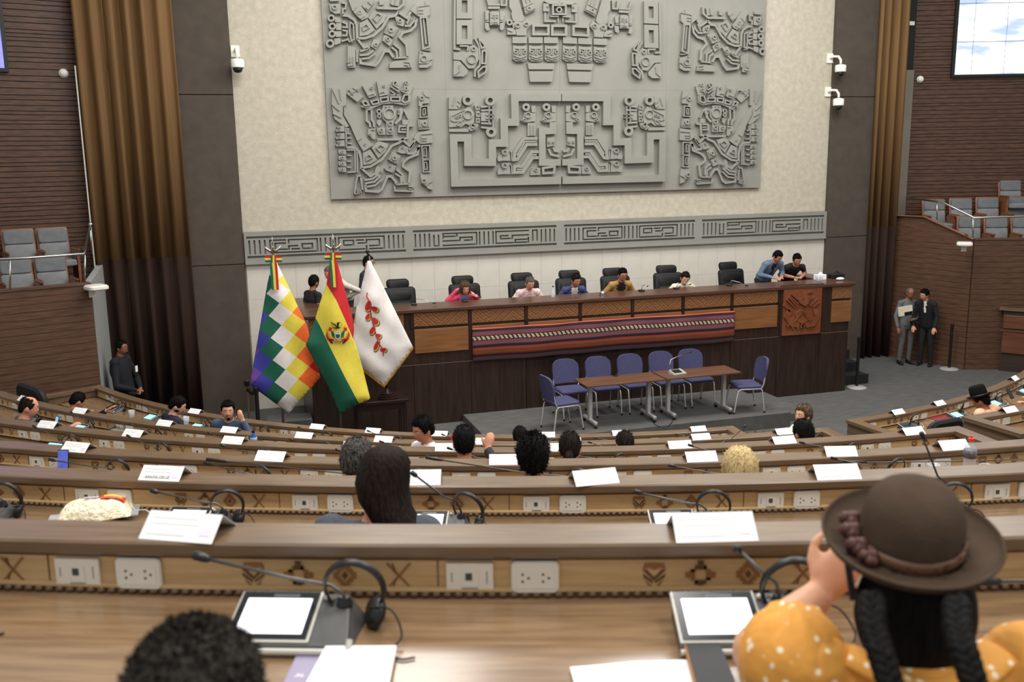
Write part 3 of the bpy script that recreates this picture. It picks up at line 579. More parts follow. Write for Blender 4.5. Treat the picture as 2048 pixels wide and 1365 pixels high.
def stepped(R):
    p, s, f, r = R.p, R.s, R.f, R.r
    s(84, [(1357, 202), (832, 202), (838, 482), (712, 482), (716, 720), (580, 720), (580, 937), (302, 937), (300, 660), (140, 660), (155, 1172), (1357, 1142)], .07)
    s(74, [(1270, 482), (1268, 580), (1146, 585), (1148, 940), (1357, 938)], .06)
    p([(1205, 660), (1290, 650), (1296, 745), (1205, 765)]); r(1228, 708, 13, 5); r(1275, 708, 13, 5); s(24, [(1222, 790), (1248, 850), (1345, 872)]); s(24, [(1278, 775), (1292, 808), (1345, 815)])
    for d in (0, 230):
        r(963 + d, 312, 44, 18); p([(930 + d, 440), (950 + d, 370), (1075 + d, 382), (1075 + d, 470), (1000 + d, 480), (940 + d, 492), (910 + d, 465)]); r(985 + d, 402, 36, 24); f(8, [(930 + d, 455), (950 + d, 440), (965 + d, 460), (945 + d, 474)]); p([(1025 + d, 295), (1075 + d, 295), (1075 + d, 372), (1032 + d, 372)])
    p([(985, 490), (1075, 490), (1075, 635), (985, 640)]); s(8, [(1015, 515), (1015, 635)], .06); s(8, [(1050, 515), (1050, 635)], .06)
    s(34, [(1095, 668), (940, 668), (836, 830), (832, 908), (868, 902), (975, 735), (1095, 735)]); s(20, [(1088, 702), (955, 702), (862, 860)], .045)
    s(34, [(1110, 818), (1030, 818), (920, 985), (836, 982), (832, 1052), (930, 1050), (1042, 885), (1110, 885)]); s(20, [(1088, 852), (1035, 852), (930, 1018), (860, 1018)], .045)
    for d in (0, 152):
        p([(690, 800 + d), (780, 790 + d), (790, 920 + d), (722, 920 + d), (690, 860 + d)]); r(722, 824 + d, 30, 18); p([(640, 892 + d), (660, 850 + d), (700, 862 + d), (718, 918 + d), (650, 927 + d)]); s(14, [(803, 825 + d), (806, 922 + d)]); r(784, 808 + d, 10, 4)
    p([(1045, 1002), (1130, 1000), (1130, 1080), (1015, 1082), (1020, 1046)]); r(1075, 1020, 21, 11); f(26, [(1155, 1002), (1285, 985), (1280, 1055), (1158, 1062)])
    R.part('feline_head_relief')
    p([(90, 200), (110, 188), (235, 185), (232, 290), (205, 335), (90, 335)]); s(8, [(165, 200), (130, 300)], .058); s(8, [(190, 240), (225, 270)], .058); s(8, [(185, 290), (215, 318)], .058)
    r(302, 232, 60, 28); r(557, 235, 60, 28); r(567, 595, 58, 26)
    p([(90, 350), (250, 345), (320, 300), (380, 380), (380, 480), (330, 520), (282, 500), (230, 540), (95, 540)]); r(303, 398, 54, 42); s(10, [(270, 340), (120, 410), (115, 460), (150, 475), (262, 455)], .06); r(180, 425, 17, 8); r(218, 410, 17, 8); p([(95, 555), (316, 555), (316, 592), (95, 592)])
    s(10, [(150, 535), (195, 480), (245, 465)], .06); s(10, [(180, 520), (215, 520), (240, 470)], .06)
    s(44, [(405, 292), (420, 395), (415, 480), (390, 545), (345, 560), (318, 535)], .05); f(9, [(390, 312), (420, 292), (436, 335), (396, 340)]); f(9, [(400, 375), (438, 375), (438, 418), (400, 418)]); f(9, [(398, 450), (435, 448), (435, 485), (398, 485)]); f(9, [(345, 500), (365, 500), (400, 530), (375, 555), (345, 540)])
    for q in ([(450, 310), (570, 298)], [(455, 350), (580, 345)], [(455, 492), (572, 500)], [(455, 540), (560, 552)]): s(22, q)
    p([(455, 370), (540, 370), (540, 470), (455, 470)])
    for q in ([(510, 400), (615, 400)], [(510, 440), (615, 440)], [(545, 300), (545, 510)], [(588, 300), (588, 540)]): s(12, q, .06)
for nm, fn, tr in (('runner_relief', lower_figure, (645, 150, 5.461)), ('staff_bearer_relief', upper_figure, (645, 0, 8.904)), ('serpent_banner_relief', upper_centre, (890, 0, 7.583)), ('stepped_motif_relief', stepped, (880, 160, 5.688))):
    for mir in (False, True):
        R = Relief(*tr, mir, nm); fn(R); R.build(nm, mural)
R = Relief(890, 0, 7.583); R.f(36, [(1602, 402), (1810, 402), (1810, 535), (1602, 535)]); R.build('belt_buckle_relief', mural); R = Relief(890, 0, 7.583); R.r(1706, 158, 46, 26); R.f(26, [(1612, 90), (1806, 90), (1806, 225), (1612, 225)]); R.build('chest_disc_relief', mural)
# ------------------------------------------------------------------ carved frieze below the mural
fz0, fz1 = 2.765, 3.336
fr = MB(); fr.box(.41, 12.61, WY - .03, WY, fz0, fz1); frz = struct(fr.build('trim_1', m_grey))
b = MB(); b.box(.41, 12.61, WY - .09, WY, fz0, fz0 + .10); b.box(.41, 12.61, WY - .11, WY, fz0 - .012, fz0 + .018); b.build('lower_band', m_grey, frz)
b = MB(); b.box(.41, 12.61, WY - .09, WY, fz1 - .075, fz1); b.build('upper_band', m_grey, frz)
def groove_bitmap(W, H, flip):
    g = [[0] * W for _ in range(H)]
    def line(pts):
        for (x0, y0), (x1, y1) in zip(pts[:-1], pts[1:]):
            n = max(abs(x1 - x0), abs(y1 - y0), 1)
            for k in range(n + 1):
                x = round(x0 + (x1 - x0) * k / n); y = round(y0 + (y1 - y0) * k / n)
                if 0 <= x < W and 0 <= y < H: g[y][x] = 1
    half = W // 2
    line([(0, 0), (W - 1, 0)]); line([(0, H - 1), (W - 1, H - 1)])
    for c in (1, 4, 7, 10): line([(c, 2), (c, 10)]); line([(W - 1 - c, 2), (W - 1 - c, 10)])
    for c in (half - 5, half - 2, half + 1, half + 4): line([(c, 2), (c, 10)])
    A = [[(13, 10), (13, 2), (22, 2)], [(24, 4), (24, 2), (41, 2), (41, 10), (14, 10)], [(16, 4), (16, 8), (24, 8), (24, 6), (29, 6)], [(17, 4), (22, 4)], [(26, 8), (30, 8)], [(32, 8), (32, 5), (38, 5), (38, 8), (33, 8)]]
    Bp = [[(13, 3), (13, 10), (16, 10), (16, 3)], [(19, 2), (41, 2), (41, 10), (19, 10)], [(19, 3), (19, 5)], [(19, 7), (30, 7), (30, 5), (38, 5), (38, 7), (33, 7)], [(20, 4), (28, 4), (28, 2)]]
    P = Bp if flip else A
    for q in P: line(q); line([(W - 1 - x, 12 - y) for x, y in q])
    return g
segs = [((494, 500), (810, 485), 0), ((825, 484), (1111, 470), 1), ((1126, 470), (1387, 458), 0), ((1401, 457), (1645, 445), 1)]
for (a, c, fl_) in segs:
    x0 = PY(*a, WY - .03).x; x1 = PY(*c, WY - .03).x; W, H = 96, 13; g = groove_bitmap(W, H, fl_); b = MB()
    cw = (x1 - x0) / W; z0, z1 = fz0 + .10, fz1 - .075; ch = (z1 - z0) / (H + 1)
    def cell(c0, c1, r0, r1): b.box(x0 + c0 * cw, x0 + c1 * cw, WY - .09, WY - .03, z1 - (r1 + .5) * ch, z1 - (r0 + .5) * ch)
    for r in range(H):
        c0 = None
        for c in range(W + 1):
            v = g[r][c] if c < W else 1
            if not v and c0 is None: c0 = c
            if v and c0 is not None: cell(c0, c, r, r + 1); c0 = None
    b.build('meander_panel', m_grey, frz)
    if x0 > .6:
        pass
gx = [.41] + [v for (a, c, _) in segs for v in (PY(*a, WY - .03).x, PY(*c, WY - .03).x)] + [12.61]
for i in range(0, len(gx), 2):
    b = MB(); b.box(gx[i], gx[i + 1], WY - .09, WY - .03, fz0 + .1, fz1 - .075); b.build('frieze_stile', m_grey, frz)
# ================================================================== the dais
DY = 15.5; DX0, DX1 = 1.24, 11.57; DF = 1.22
m_dais = wood('dais_dark_wood', (38, 27, 23), (56, 40, 33), .32, (9, 9, .8), 2)
m_daistop = wood('dais_top_wood', (70, 46, 36), (92, 62, 48), .3, (.8, 9, 9), 2)
m_panel = wood('dais_panel_wood', (118, 76, 42), (140, 94, 56), .38, (1, 6, 10), 2)
dais = thing('speakers_dais', ((DX0 + DX1) / 2, DY + .4, 0), 'long raised dark wood speakers dais with inlaid panels across the stage', 'dais')
def dpart(b, nm, mt, **k): return b.build(nm, mt, dais, world=True, **k)
b = MB(); b.box(DX0 + .03, DX1 - .05, DY + .03, DY + .5, 0, 2.08); dpart(b, 'carcass', m_dais)
b = MB(); b.box(DX0 + .31, DX1 - .31, DY + .51, WY - .05, 0, DF); struct(b.build('floor_podium', m_carpet))
b = MB(); b.box(DX0 - .04, DX1 + .03, DY - .05, DY + .62, 2.08, 2.145); dpart(b, 'top', m_daistop, bevel=.012)
for x0, x1, y1, lab in ((DX0 + .03, DX0 + .3, 17.5, 'dark wood side return at the left end of the dais'), (DX1 - .3, DX1 - .05, 16.9, 'dark wood side return at the right end of the dais')):
    t = thing('dais_return', ((x0 + x1) / 2, DY + 1.2, 0), lab, 'dais'); b = MB(); b.box(x0, x1, DY + .505, y1, 0, 2.08); b.build('carcass', m_dais, t, world=True)
    b = MB(); b.box(x0 - .07, x1 + .07, DY + .63, y1 + .05, 2.08, 2.145); b.build('top', m_daistop, t, world=True, bevel=.012)
b = MB(); b.box(DX0 + .42, DX1 - .45, DY + .5, DY + .95, 1.93, 1.97); dpart(b, 'inner_worktop', m_daistop)
# lower cladding panels with joints and the pale groove line
xsd = [DX0 + .03] + [2.96 + i for i in range(8)] + [10.88, DX1 - .05]
for x0, x1 in zip(xsd[:-1], xsd[1:]):
    b = MB(); b.box(x0 + .004, x1 - .004, DY, DY + .03, .01, 1.18); dpart(b, 'lower_panel', m_dais)
b = MB(); b.box(DX0 + .03, DX1 - .05, DY + .005, DY + .03, 1.183, 1.192); dpart(b, 'groove_line', mat('groove_pale', (120, 104, 92), .5))
b = MB(); b.box(DX0 + .03, DX1 - .05, DY + .002, DY + .03, 1.20, 2.08); dpart(b, 'upper_backing', m_dais)
# chevron inlay material (flat marquetry)
def chevron(name):
    M = bpy.data.materials.new(name); M.use_nodes = True; nt = M.node_tree; bs = nt.nodes['Principled BSDF']; L = nt.links.new; N = nt.nodes.new
    tc = N('ShaderNodeTexCoord'); sx = N('ShaderNodeSeparateXYZ'); L(tc.outputs['Object'], sx.inputs[0])
    def mth(op, a, b_=None, c=None):
        q = N('ShaderNodeMath'); q.operation = op
        for i, v in enumerate((a, b_, c)):
            if v is None: continue
            if isinstance(v, (int, float)): q.inputs[i].default_value = v
            else: L(v, q.inputs[i])
        return q.outputs[0]
    pp = mth('PINGPONG', sx.outputs[0], .42); d = mth('ADD', pp, mth('MULTIPLY', sx.outputs[2], 1.15)); st = mth('FRACT', mth('MULTIPLY', d, 7.3))
    w1 = mth('LESS_THAN', st, .30); hh = mth('FRACT', mth('MULTIPLY', mth('ADD', sx.outputs[2], mth('MULTIPLY', sx.outputs[0], .3)), 34)); w2 = mth('MULTIPLY', mth('LESS_THAN', mth('ABSOLUTE', mth('SUBTRACT', st, .62)), .11), mth('GREATER_THAN', hh, .5))
    k = mth('MAXIMUM', mth('MULTIPLY', w1, .55), w2)
    n = N('ShaderNodeTexNoise'); n.inputs['Scale'].default_value = 14; mp = N('ShaderNodeMapping'); mp.inputs['Scale'].default_value = (1, 4, 6); L(tc.outputs['Object'], mp.inputs[0]); L(mp.outputs[0], n.inputs[0])
    r = N('ShaderNodeValToRGB'); L(n.outputs[0], r.inputs[0]); r.color_ramp.elements[0].color = (*lin((126, 84, 52)), 1); r.color_ramp.elements[1].color = (*lin((152, 106, 68)), 1); r.color_ramp.elements[0].position = .3; r.color_ramp.elements[1].position = .7
    mx = N('ShaderNodeMix'); mx.data_type = 'RGBA'; L(k, mx.inputs[0]); L(r.outputs[0], mx.inputs[6]); mx.inputs[7].default_value = (*lin((80, 50, 30)), 1); L(mx.outputs[2], bs.inputs['Base Color']); bs.inputs['Roughness'].default_value = .35
    return M
m_chev = chevron('chevron_marquetry')
cells = [(2.96 + i, 3.96 + i) for i in range(7)] + [(11.10, 11.56), (1.26, 1.72), (1.95, 2.86)]
for x0, x1 in cells:
    g = .035 if x1 - x0 > .8 else .01
    b = MB(); b.box(x0 + g, x1 - g, DY - .012, DY + .03, 1.845, 2.075); dpart(b, 'marquetry_panel', m_chev)
    b = MB(); b.box(x0 + g, x1 - g, DY - .022, DY + .03, 1.385, 1.795); dpart(b, 'plain_panel', m_panel, bevel=.006)
for i in range(8):
    b = MB(); b.box(2.96 + i - .022, 2.96 + i + .022, DY - .016, DY + .03, 1.82, 2.08); dpart(b, 'stile', m_dais)
b = MB(); b.box(9.99, 10.9, DY - .03, DY + .02, 2.13, 2.16); b.box(9.99, 10.03, DY - .02, DY, 1.19, 2.13); b.box(10.86, 10.9, DY - .02, DY, 1.19, 2.13); dpart(b, 'crest_frame', m_dais)
# carved crest board
m_crest = wood('crest_wood', (112, 62, 40), (132, 78, 52), .3, (2, 6, 2), 3)
b = MB(); b.box(10.03, 10.86, DY - .045, DY + .02, 1.205, 2.12); crest = dpart(b, 'crest_board', m_crest)
class Carve(Relief):
    def pt(s, u, v, h):
        ox, oy, sc = s.o; p = PY(ox + u / sc, oy + v / sc, DY - .045); return (p.x, DY - .045 - h * .8, p.z)
R = Carve(1500, 540, 4.55)
R.p([(370, 225), (400, 235), (440, 265), (480, 262), (520, 290), (470, 300), (420, 270)], .04); R.p([(480, 205), (560, 190), (570, 200), (510, 220), (540, 240), (500, 290), (470, 280)], .04); R.p([(440, 270), (520, 265), (530, 300), (490, 330), (440, 300)], .05)
for x0, y0, x1, y1 in ((300, 320, 360, 380), (330, 270, 400, 340), (350, 250, 420, 330), (380, 260, 430, 310), (630, 290, 560, 340), (610, 260, 540, 330), (580, 240, 520, 310), (560, 250, 500, 330)): R.s(12, [(x0, y0), (x1, y1)], .035)
for k in range(7):
    a = R_(200 + k * 23); R.s(26, [(470 + 70 * math.cos(a), 420 - 60 * math.sin(a)), (470 + 150 * math.cos(a), 425 - 105 * math.sin(a))], .03)
R.s(44, [(360, 360), (330, 430), (370, 490), (440, 505)], .035); R.s(44, [(590, 360), (610, 430), (570, 490), (500, 505)], .035)
R.r(468, 425, 62, 40, .04); R.p([(430, 400), (510, 395), (505, 460), (468, 485), (435, 455)], .03); R.s(10, [(390, 475), (480, 370)], .05); R.s(10, [(545, 475), (460, 370)], .05)
for x, y in ((340, 510), (385, 525), (430, 530), (480, 520), (530, 510), (575, 490)): R.p([(x - 14, y - 18), (x + 14, y - 20), (x + 4, y + 14), (x - 8, y + 10)], .03)
R.b.build('crest_carving', m_crest, crest, world=False).matrix_parent_inverse = Matrix.Identity(4)
for o in [c for c in bpy.data.objects if c.parent == crest]:
    inv = PM[dais.name].inverted(); o.data.transform(inv)
# ------------------------------------------------------------------ woven textile on the dais
def textile():
    M = bpy.data.materials.new('woven_textile'); M.use_nodes = True; nt = M.node_tree; bs = nt.nodes['Principled BSDF']; L = nt.links.new; N = nt.nodes.new
    tc = N('ShaderNodeTexCoord'); sx = N('ShaderNodeSeparateXYZ'); L(tc.outputs['UV'], sx.inputs[0]); u, v = sx.outputs[0], sx.outputs[1]
    r = N('ShaderNodeValToRGB'); r.color_ramp.interpolation = 'CONSTANT'; L(v, r.inputs[0]); E = r.color_ramp.elements
    bands = [(0, (86, 46, 54)), (.02, (112, 66, 76)), (.12, (30, 20, 22)), (.19, (150, 44, 44)), (.23, (150, 84, 48)), (.37, (168, 52, 48)), (.41, (30, 20, 22)), (.50, (108, 64, 76)), (.60, (120, 40, 46)), (.62, (40, 28, 26)), (.76, (120, 40, 46)), (.78, (112, 66, 78)), (.88, (32, 22, 24)), (.955, (188, 84, 66)), (.985, (150, 40, 46))]
    while len(E) < len(bands): E.new(.5)
    for e, (p_, c) in zip(E, bands): e.position = p_; e.color = (*lin(c), 1)
    def mth(op, a, b_=None):
        q = N('ShaderNodeMath'); q.operation = op
        for i, x in enumerate((a, b_)):
            if x is None: continue
            if isinstance(x, (int, float)): q.inputs[i].default_value = x
            else: L(x, q.inputs[i])
        return q.outputs[0]
    def inband(lo, hi): return mth('MULTIPLY', mth('GREATER_THAN', v, lo), mth('LESS_THAN', v, hi))
    # figure band: small hooked motifs
    fu = mth('FRACT', mth('MULTIPLY', u, 62)); fv = mth('DIVIDE', mth('SUBTRACT', v, .63), .12)
    z = mth('FRACT', mth('ADD', mth('MULTIPLY', fu, 1.0), mth('MULTIPLY', fv, .55))); k1 = mth('MULTIPLY', mth('GREATER_THAN', z, .42), mth('GREATER_THAN', mth('FRACT', mth('ADD', mth('MULTIPLY', fv, 3.0), fu)), .3))
    k1 = mth('MULTIPLY', k1, inband(.64, .745))
    k2 = mth('MULTIPLY', mth('MULTIPLY', mth('GREATER_THAN', mth('FRACT', mth('MULTIPLY', u, 110)), .5), inband(.27, .33)), .5)
    m1 = N('ShaderNodeMix'); m1.data_type = 'RGBA'; L(k1, m1.inputs[0]); L(r.outputs[0], m1.inputs[6]); m1.inputs[7].default_value = (*lin((206, 192, 160)), 1)
    m2 = N('ShaderNodeMix'); m2.data_type = 'RGBA'; L(k2, m2.inputs[0]); L(m1.outputs[2], m2.inputs[6]); m2.inputs[7].default_value = (*lin((60, 34, 24)), 1)
    L(m2.outputs[2], bs.inputs['Base Color']); bs.inputs['Roughness'].default_value = .9
    return M
b = MB(); K = 120; vs = []; uv = []; fs = []
rows = [(1.0, DY - .028, 1.745), (.97, DY - .05, 1.74), (.9, DY - .052, 1.70), (.5, DY - .055, 1.46), (0, DY - .06, 1.185)]
for j, (v, y, z) in enumerate(rows):
    for k in range(K + 1):
        x = 3.985 + (9.0 - 3.985) * k / K; dz = .006 * math.sin(x * 2.1) + .004 * math.sin(x * 5.3 + j)
        vs.append((x, y - .006 * math.sin(x * 7 + j), z + dz)); uv.append((k / K, v))
for j in range(4):
    for k in range(K): a = j * (K + 1) + k; fs.append((a, a + 1, a + K + 2, a + K + 1))
b.add(vs, fs, 0, uv); tx = b.build('woven_cloth', textile(), None, smooth=True, recalc=False); sm = tx.modifiers.new('s', 'SOLIDIFY'); sm.thickness = .006
tag(tx, 'long striped woven cloth with red, mauve and black bands hung on the dais front', 'cloth')
# ================================================================== platform and steps before the dais
b = MB(); b.box(3.80, 9.12, 13.70, DY - .005, 0, .25); struct(b.build('floor_platform', m_carpet))
b = MB(); b.box(9.12, 9.72, 13.98, DY - .005, 0, .13); struct(b.build('floor_step', m_carpet))
b = MB(); b.box(3.2, 3.8, 14.1, DY - .005, 0, .13); struct(b.build('floor_step', m_carpet))
for k in range(3):
    b = MB(); b.box(DX1 + .0, DX1 + .75 - .0 * k, 15.85 + .32 * k, 17.2, .19 * k, .19 * (k + 1)); struct(b.build('floor_step', m_dark_carpet))
b = MB(); b.box(DX1 - .04, DX1 + .02, 16.85, 17.2, .57, .68); struct(b.build('trim_6', m_panel))
# front risers of the tiers seen dark behind platform are part of the tiers
# ================================================================== tables, chairs and fittings on the stage
m_bluefab = mat('blue_upholstery', (64, 64, 100), .8, var=.1, scale=40, bump=.2, bscale=300)
m_bluedark = mat('chair_back_shell', (30, 30, 42), .5)
def stack_chair(loc, rz, label):
    t = thing('conference_chair', loc, label, 'chair', rz, 'blue chairs around the folding tables')
    b = MB(); b.rbox(-.235, .235, -.22, .23, .425, .49, .06)                                   # seat pad (front is -y)
    b.build('seat', m_bluefab, t, smooth=True, auto=40)
    b = MB(); vs = []; fs = []; K = 12; H = [(.0, .205), (.10, .232), (.24, .238), (.33, .225), (.385, .17), (.405, .09)]
    for side in (0, 1):
        for z, hw in H:
            for k in range(K + 1):
                x = hw * (2 * k / K - 1); vs.append((x, .245 + .04 * side + z * .16 - .05 * (1 - (x / .24)**2) * -1 - .03, .52 + z))
    n = len(H) * (K + 1)
    for side in (0, 1):
        for j in range(len(H) - 1):
            for k in range(K): a = side * n + j * (K + 1) + k; fs.append((a, a + 1, a + K + 2, a + K + 1))
    rim = [j * (K + 1) for j in range(len(H))] + [(len(H) - 1) * (K + 1) + k for k in range(1, K + 1)] + [j * (K + 1) + K for j in range(len(H) - 2, -1, -1)] + [k for k in range(K - 1, 0, -1)]
    for i in range(len(rim)): a, c = rim[i], rim[(i + 1) % len(rim)]; fs.append((a, c, c + n, a + n))
    b.add(vs, fs); b.build('backrest', m_bluefab, t, smooth=True, auto=50)
    for s in (-1, 1):
        x = .225 * s
        b = MB(); b.tube([(x, -.27, .012), (x, -.20, .40), (x, -.16, .425), (x, .18, .425), (x, .215, .40), (x, .27, .012)], .0125, 8); b.build('leg', m_silver, t, smooth=True, auto=60)
        b = MB(); b.tube([(x, .20, .42), (x, .24, .50), (x * .97, .29, .80)], .011, 8); b.build('back_upright', m_silver, t, smooth=True, auto=60)
        b = MB(); b.lathe([(.016, 0), (.017, .03), (.013, .035)], (x, -.27, 0), 10); b.build('foot_cap', m_rub, t); b = MB(); b.lathe([(.016, 0), (.017, .03), (.013, .035)], (x, .27, 0), 10); b.build('foot_cap', m_rub, t)
        if s == 1: b = MB(); b.tube([(-.225, -.15, .42), (.225, -.15, .42)], .01, 6); b.build('crossbar', m_silver, t)
    return t
PZt = .25
chs = [(1172, 800, 'first'), (1243, 790, 'second'), (1305, 782, 'third'), (1367, 775, 'fourth'), (1425, 768, 'fifth')]
for i, x in enumerate((5.52, 6.12, 6.72, 7.32, 7.90)):
    stack_chair((x, 14.78 + .0 * i, PZt), 0, 'blue padded chair behind the folding tables, %s from the left of that row' % ORD[i])
stack_chair((5.12, 14.12, PZt), R_(98), 'blue padded chair alone at the left end of the folding tables')
stack_chair((8.46, 14.10, PZt), R_(-100), 'blue padded chair alone at the right end of the folding tables')
m_tabletop = wood('folding_table_top', (84, 57, 41), (104, 73, 54), .4, (1, 8, 8), 2)
def folding_table(loc, L, W, label):
    t = thing('folding_table', loc, label, 'table', 0, 'folding tables before the dais')
    b = MB(); b.box(-L / 2, L / 2, -W / 2, W / 2, .705, .73); b.build('tabletop', m_tabletop, t, bevel=.004)
    b = MB(); b.box(-L / 2 + .15, L / 2 - .15, -.03, .03, .665, .705); b.build('beam', m_silver, t)
    for s in (-1, 1):
        x = s * (L / 2 - .17)
        b = MB(); b.box(x - .03, x + .03, -.04, .04, .10, .705); b.build('leg', m_silver, t, bevel=.006)
        b = MB(); b.box(x - .03, x + .03, -.27, .27, .065, .11); b.build('foot_bar', m_silver, t, bevel=.01)
        for y in (-.25, .25):
            b = MB(); b.lathe([(.0, -.018), (.028, -.018), (.03, -.01), (.03, .01), (.028, .018), (0, .018)], (x, y, .03), 14, rot=Ry(math.pi / 2)); c = b.build('caster', m_rub, t, smooth=True, auto=40)
            b = MB(); b.box(x - .024, x + .024, y - .02, y + .02, .045, .07); b.build('caster_fork', m_steel, c)
    return t
folding_table((6.15, 14.17, PZt), 1.39, .58, 'left folding table with brown top and silver legs before the dais')
folding_table((7.575, 14.20, PZt), 1.39, .58, 'right folding table with brown top carrying a microphone unit')
# microphone unit on the right table
t = thing('microphone_unit', (7.22, 14.20, .98), 'grey desk microphone unit with bent gooseneck on the right folding table', 'microphone', R_(8))
b = MB(); b.add([(-.13, -.09, 0), (.13, -.09, 0), (.13, .09, 0), (-.13, .09, 0), (-.12, -.085, .02), (.12, -.085, .02), (.12, .085, .06), (-.12, .085, .06)], [(0, 3, 2, 1), (4, 5, 6, 7), (0, 1, 5, 4), (1, 2, 6, 5), (2, 3, 7, 6), (3, 0, 4, 7)]); b.build('base', m_silver, t, bevel=.006)
b = MB(); b.add([(-.10, -.065, .028), (.06, -.065, .028), (.06, .06, .058), (-.10, .06, .058)], [(0, 1, 2, 3)]); b.build('screen', m_black, t)
b = MB(); b.tube([(-.09, .07, .05), (-.10, .09, .16), (-.06, .12, .22), (.10, .16, .25), (.34, .2, .28)], .006, 8); b.build('gooseneck', m_steel, t, smooth=True)
b = MB(); b.tube([(.34, .2, .28), (.36, .203, .285), (.43, .212, .292), (.44, .213, .293)], [.007, .013, .013, .006], 10); b.build('microphone_head', m_black, t, smooth=True)
for px, py in ((1231, 752),):
    p = PZ(px, py, .985); t = thing('cable_grommet', p, 'small black cable grommet on the left folding table', 'grommet'); b = MB(); b.lathe([(.04, -.006), (.045, .002), (.03, .006), (.012, .004)], (0, 0, 0), 16); b.build('rim', m_black, t); b = MB(); b.tube([(0, 0, .003), (.03, .02, .02), (.06, -.01, .012)], .006, 6); b.build('cable_end', m_rub, t)
p0, p1, p2 = PZ(1310, 850, .256), PZ(1330, 858, .256), PZ(1343, 847, .256)
b = MB(); b.tube([PZ(1300, 833, .256), p0, p1, p2, PZ(1347, 838, .256)], .006, 6); tag(b.build('loose_cable', m_rub, smooth=True), 'thin dark cable lying on the platform under the folding tables', 'cable')
# executive chairs behind the dais
m_leather = mat('black_leather', (17, 17, 18), .55, var=.2, scale=12, spec=.3)
def exec_chair(x, y, rz, label):
    t = thing('executive_chair', (x, y, DF), label, 'chair', rz, 'black high-backed chairs behind the dais')
    b = MB(); b.rbox(-.27, .27, -.27, .25, .40, .52, .08); b.build('seat', m_leather, t, smooth=True, auto=45)
    def pad(z0, z1, w, nm, y0, th, lean, r=.07):
        b = MB(); b.rbox(-w, w, z0, z1, 0, th, r, n=4); b.v = [(X, y0 + Z + (Y - .5) * lean, Y) for X, Y, Z in b.v]; return b.build(nm, m_leather, t, smooth=True, auto=45)
    pad(.50, 1.10, .30, 'backrest', .22, .10, .16); pad(1.075, 1.235, .205, 'headrest', .295, .11, .16, .06)
    pad(.62, .84, .22, 'lumbar_pad', .20, .06, .16); pad(.86, 1.05, .23, 'shoulder_pad', .215, .05, .16)
    for s in (-1, 1):
        b = MB(); b.tube([(s * .29, .2, .5), (s * .31, .18, .66), (s * .31, -.12, .68), (s * .30, -.16, .62)], .022, 8, flat=(1, 1.3)); b.build('armrest', m_black, t, smooth=True)
    b = MB(); b.lathe([(.03, .06), (.03, .40)], (0, 0, 0), 10); b.build('column', m_black, t)
    for k in range(5):
        a = k * 2 * math.pi / 5; b = MB(); b.tube([(0, 0, .1), (.28 * math.cos(a), .28 * math.sin(a), .05)], [.03, .02], 6); b.build('base_arm', m_black, t)
        b = MB(); b.ball((.28 * math.cos(a), .28 * math.sin(a), .028), .028, n=8, k=6); b.build('wheel', m_rub, t)
    return t
ex = [(798, 562, 0), (932, 557, 4), (1048, 549, 0), (1140, 543, -5), (1232, 541, 0), (1335, 534, -6), (1469, 529, 8)]
exl = ['empty black high-backed chair beside the white flag', 'black high-backed chair behind the woman in a pink jacket', 'black high-backed chair behind the man in a patterned shirt', 'black high-backed chair behind the man in a blue suit', 'black high-backed chair behind the man in a tan jacket', 'black high-backed chair behind the woman in a white jacket', 'empty black high-backed chair left of the man in denim']
EXX = []
for (px, py, rz), l in zip(ex, exl):
    p = PY(px, py, 16.92); EXX.append(p.x); exec_chair(p.x, 16.62, R_(rz), l)
# ------------------------------------------------------------------ flags
def clip(poly, n, d):           # keep n.p >= d
    out = []
    for i in range(len(poly)):
        a, b = poly[i], poly[(i + 1) % len(poly)]; da = n[0] * a[0] + n[1] * a[1] - d; db = n[0] * b[0] + n[1] * b[1] - d
        if da >= 0: out.append(a)
        if (da < 0) != (db < 0): t = da / (da - db); out.append((a[0] + (b[0] - a[0]) * t, a[1] + (b[1] - a[1]) * t))
    return out
def grid_cut(poly, c):
    x0 = min(p[0] for p in poly); x1 = max(p[0] for p in poly); y0 = min(p[1] for p in poly); y1 = max(p[1] for p in poly); out = []
    x = math.floor(x0 / c) * c
    while x < x1:
        col = clip(clip(poly, (1, 0), x), (-1, 0), -(x + c))
        if len(col) > 2:
            y = math.floor(y0 / c) * c
            while y < y1:
                q = clip(clip(col, (0, 1), y), (0, -1), -(y + c))
                if len(q) > 2: out.append(q)
                y += c
        x += c
    return out
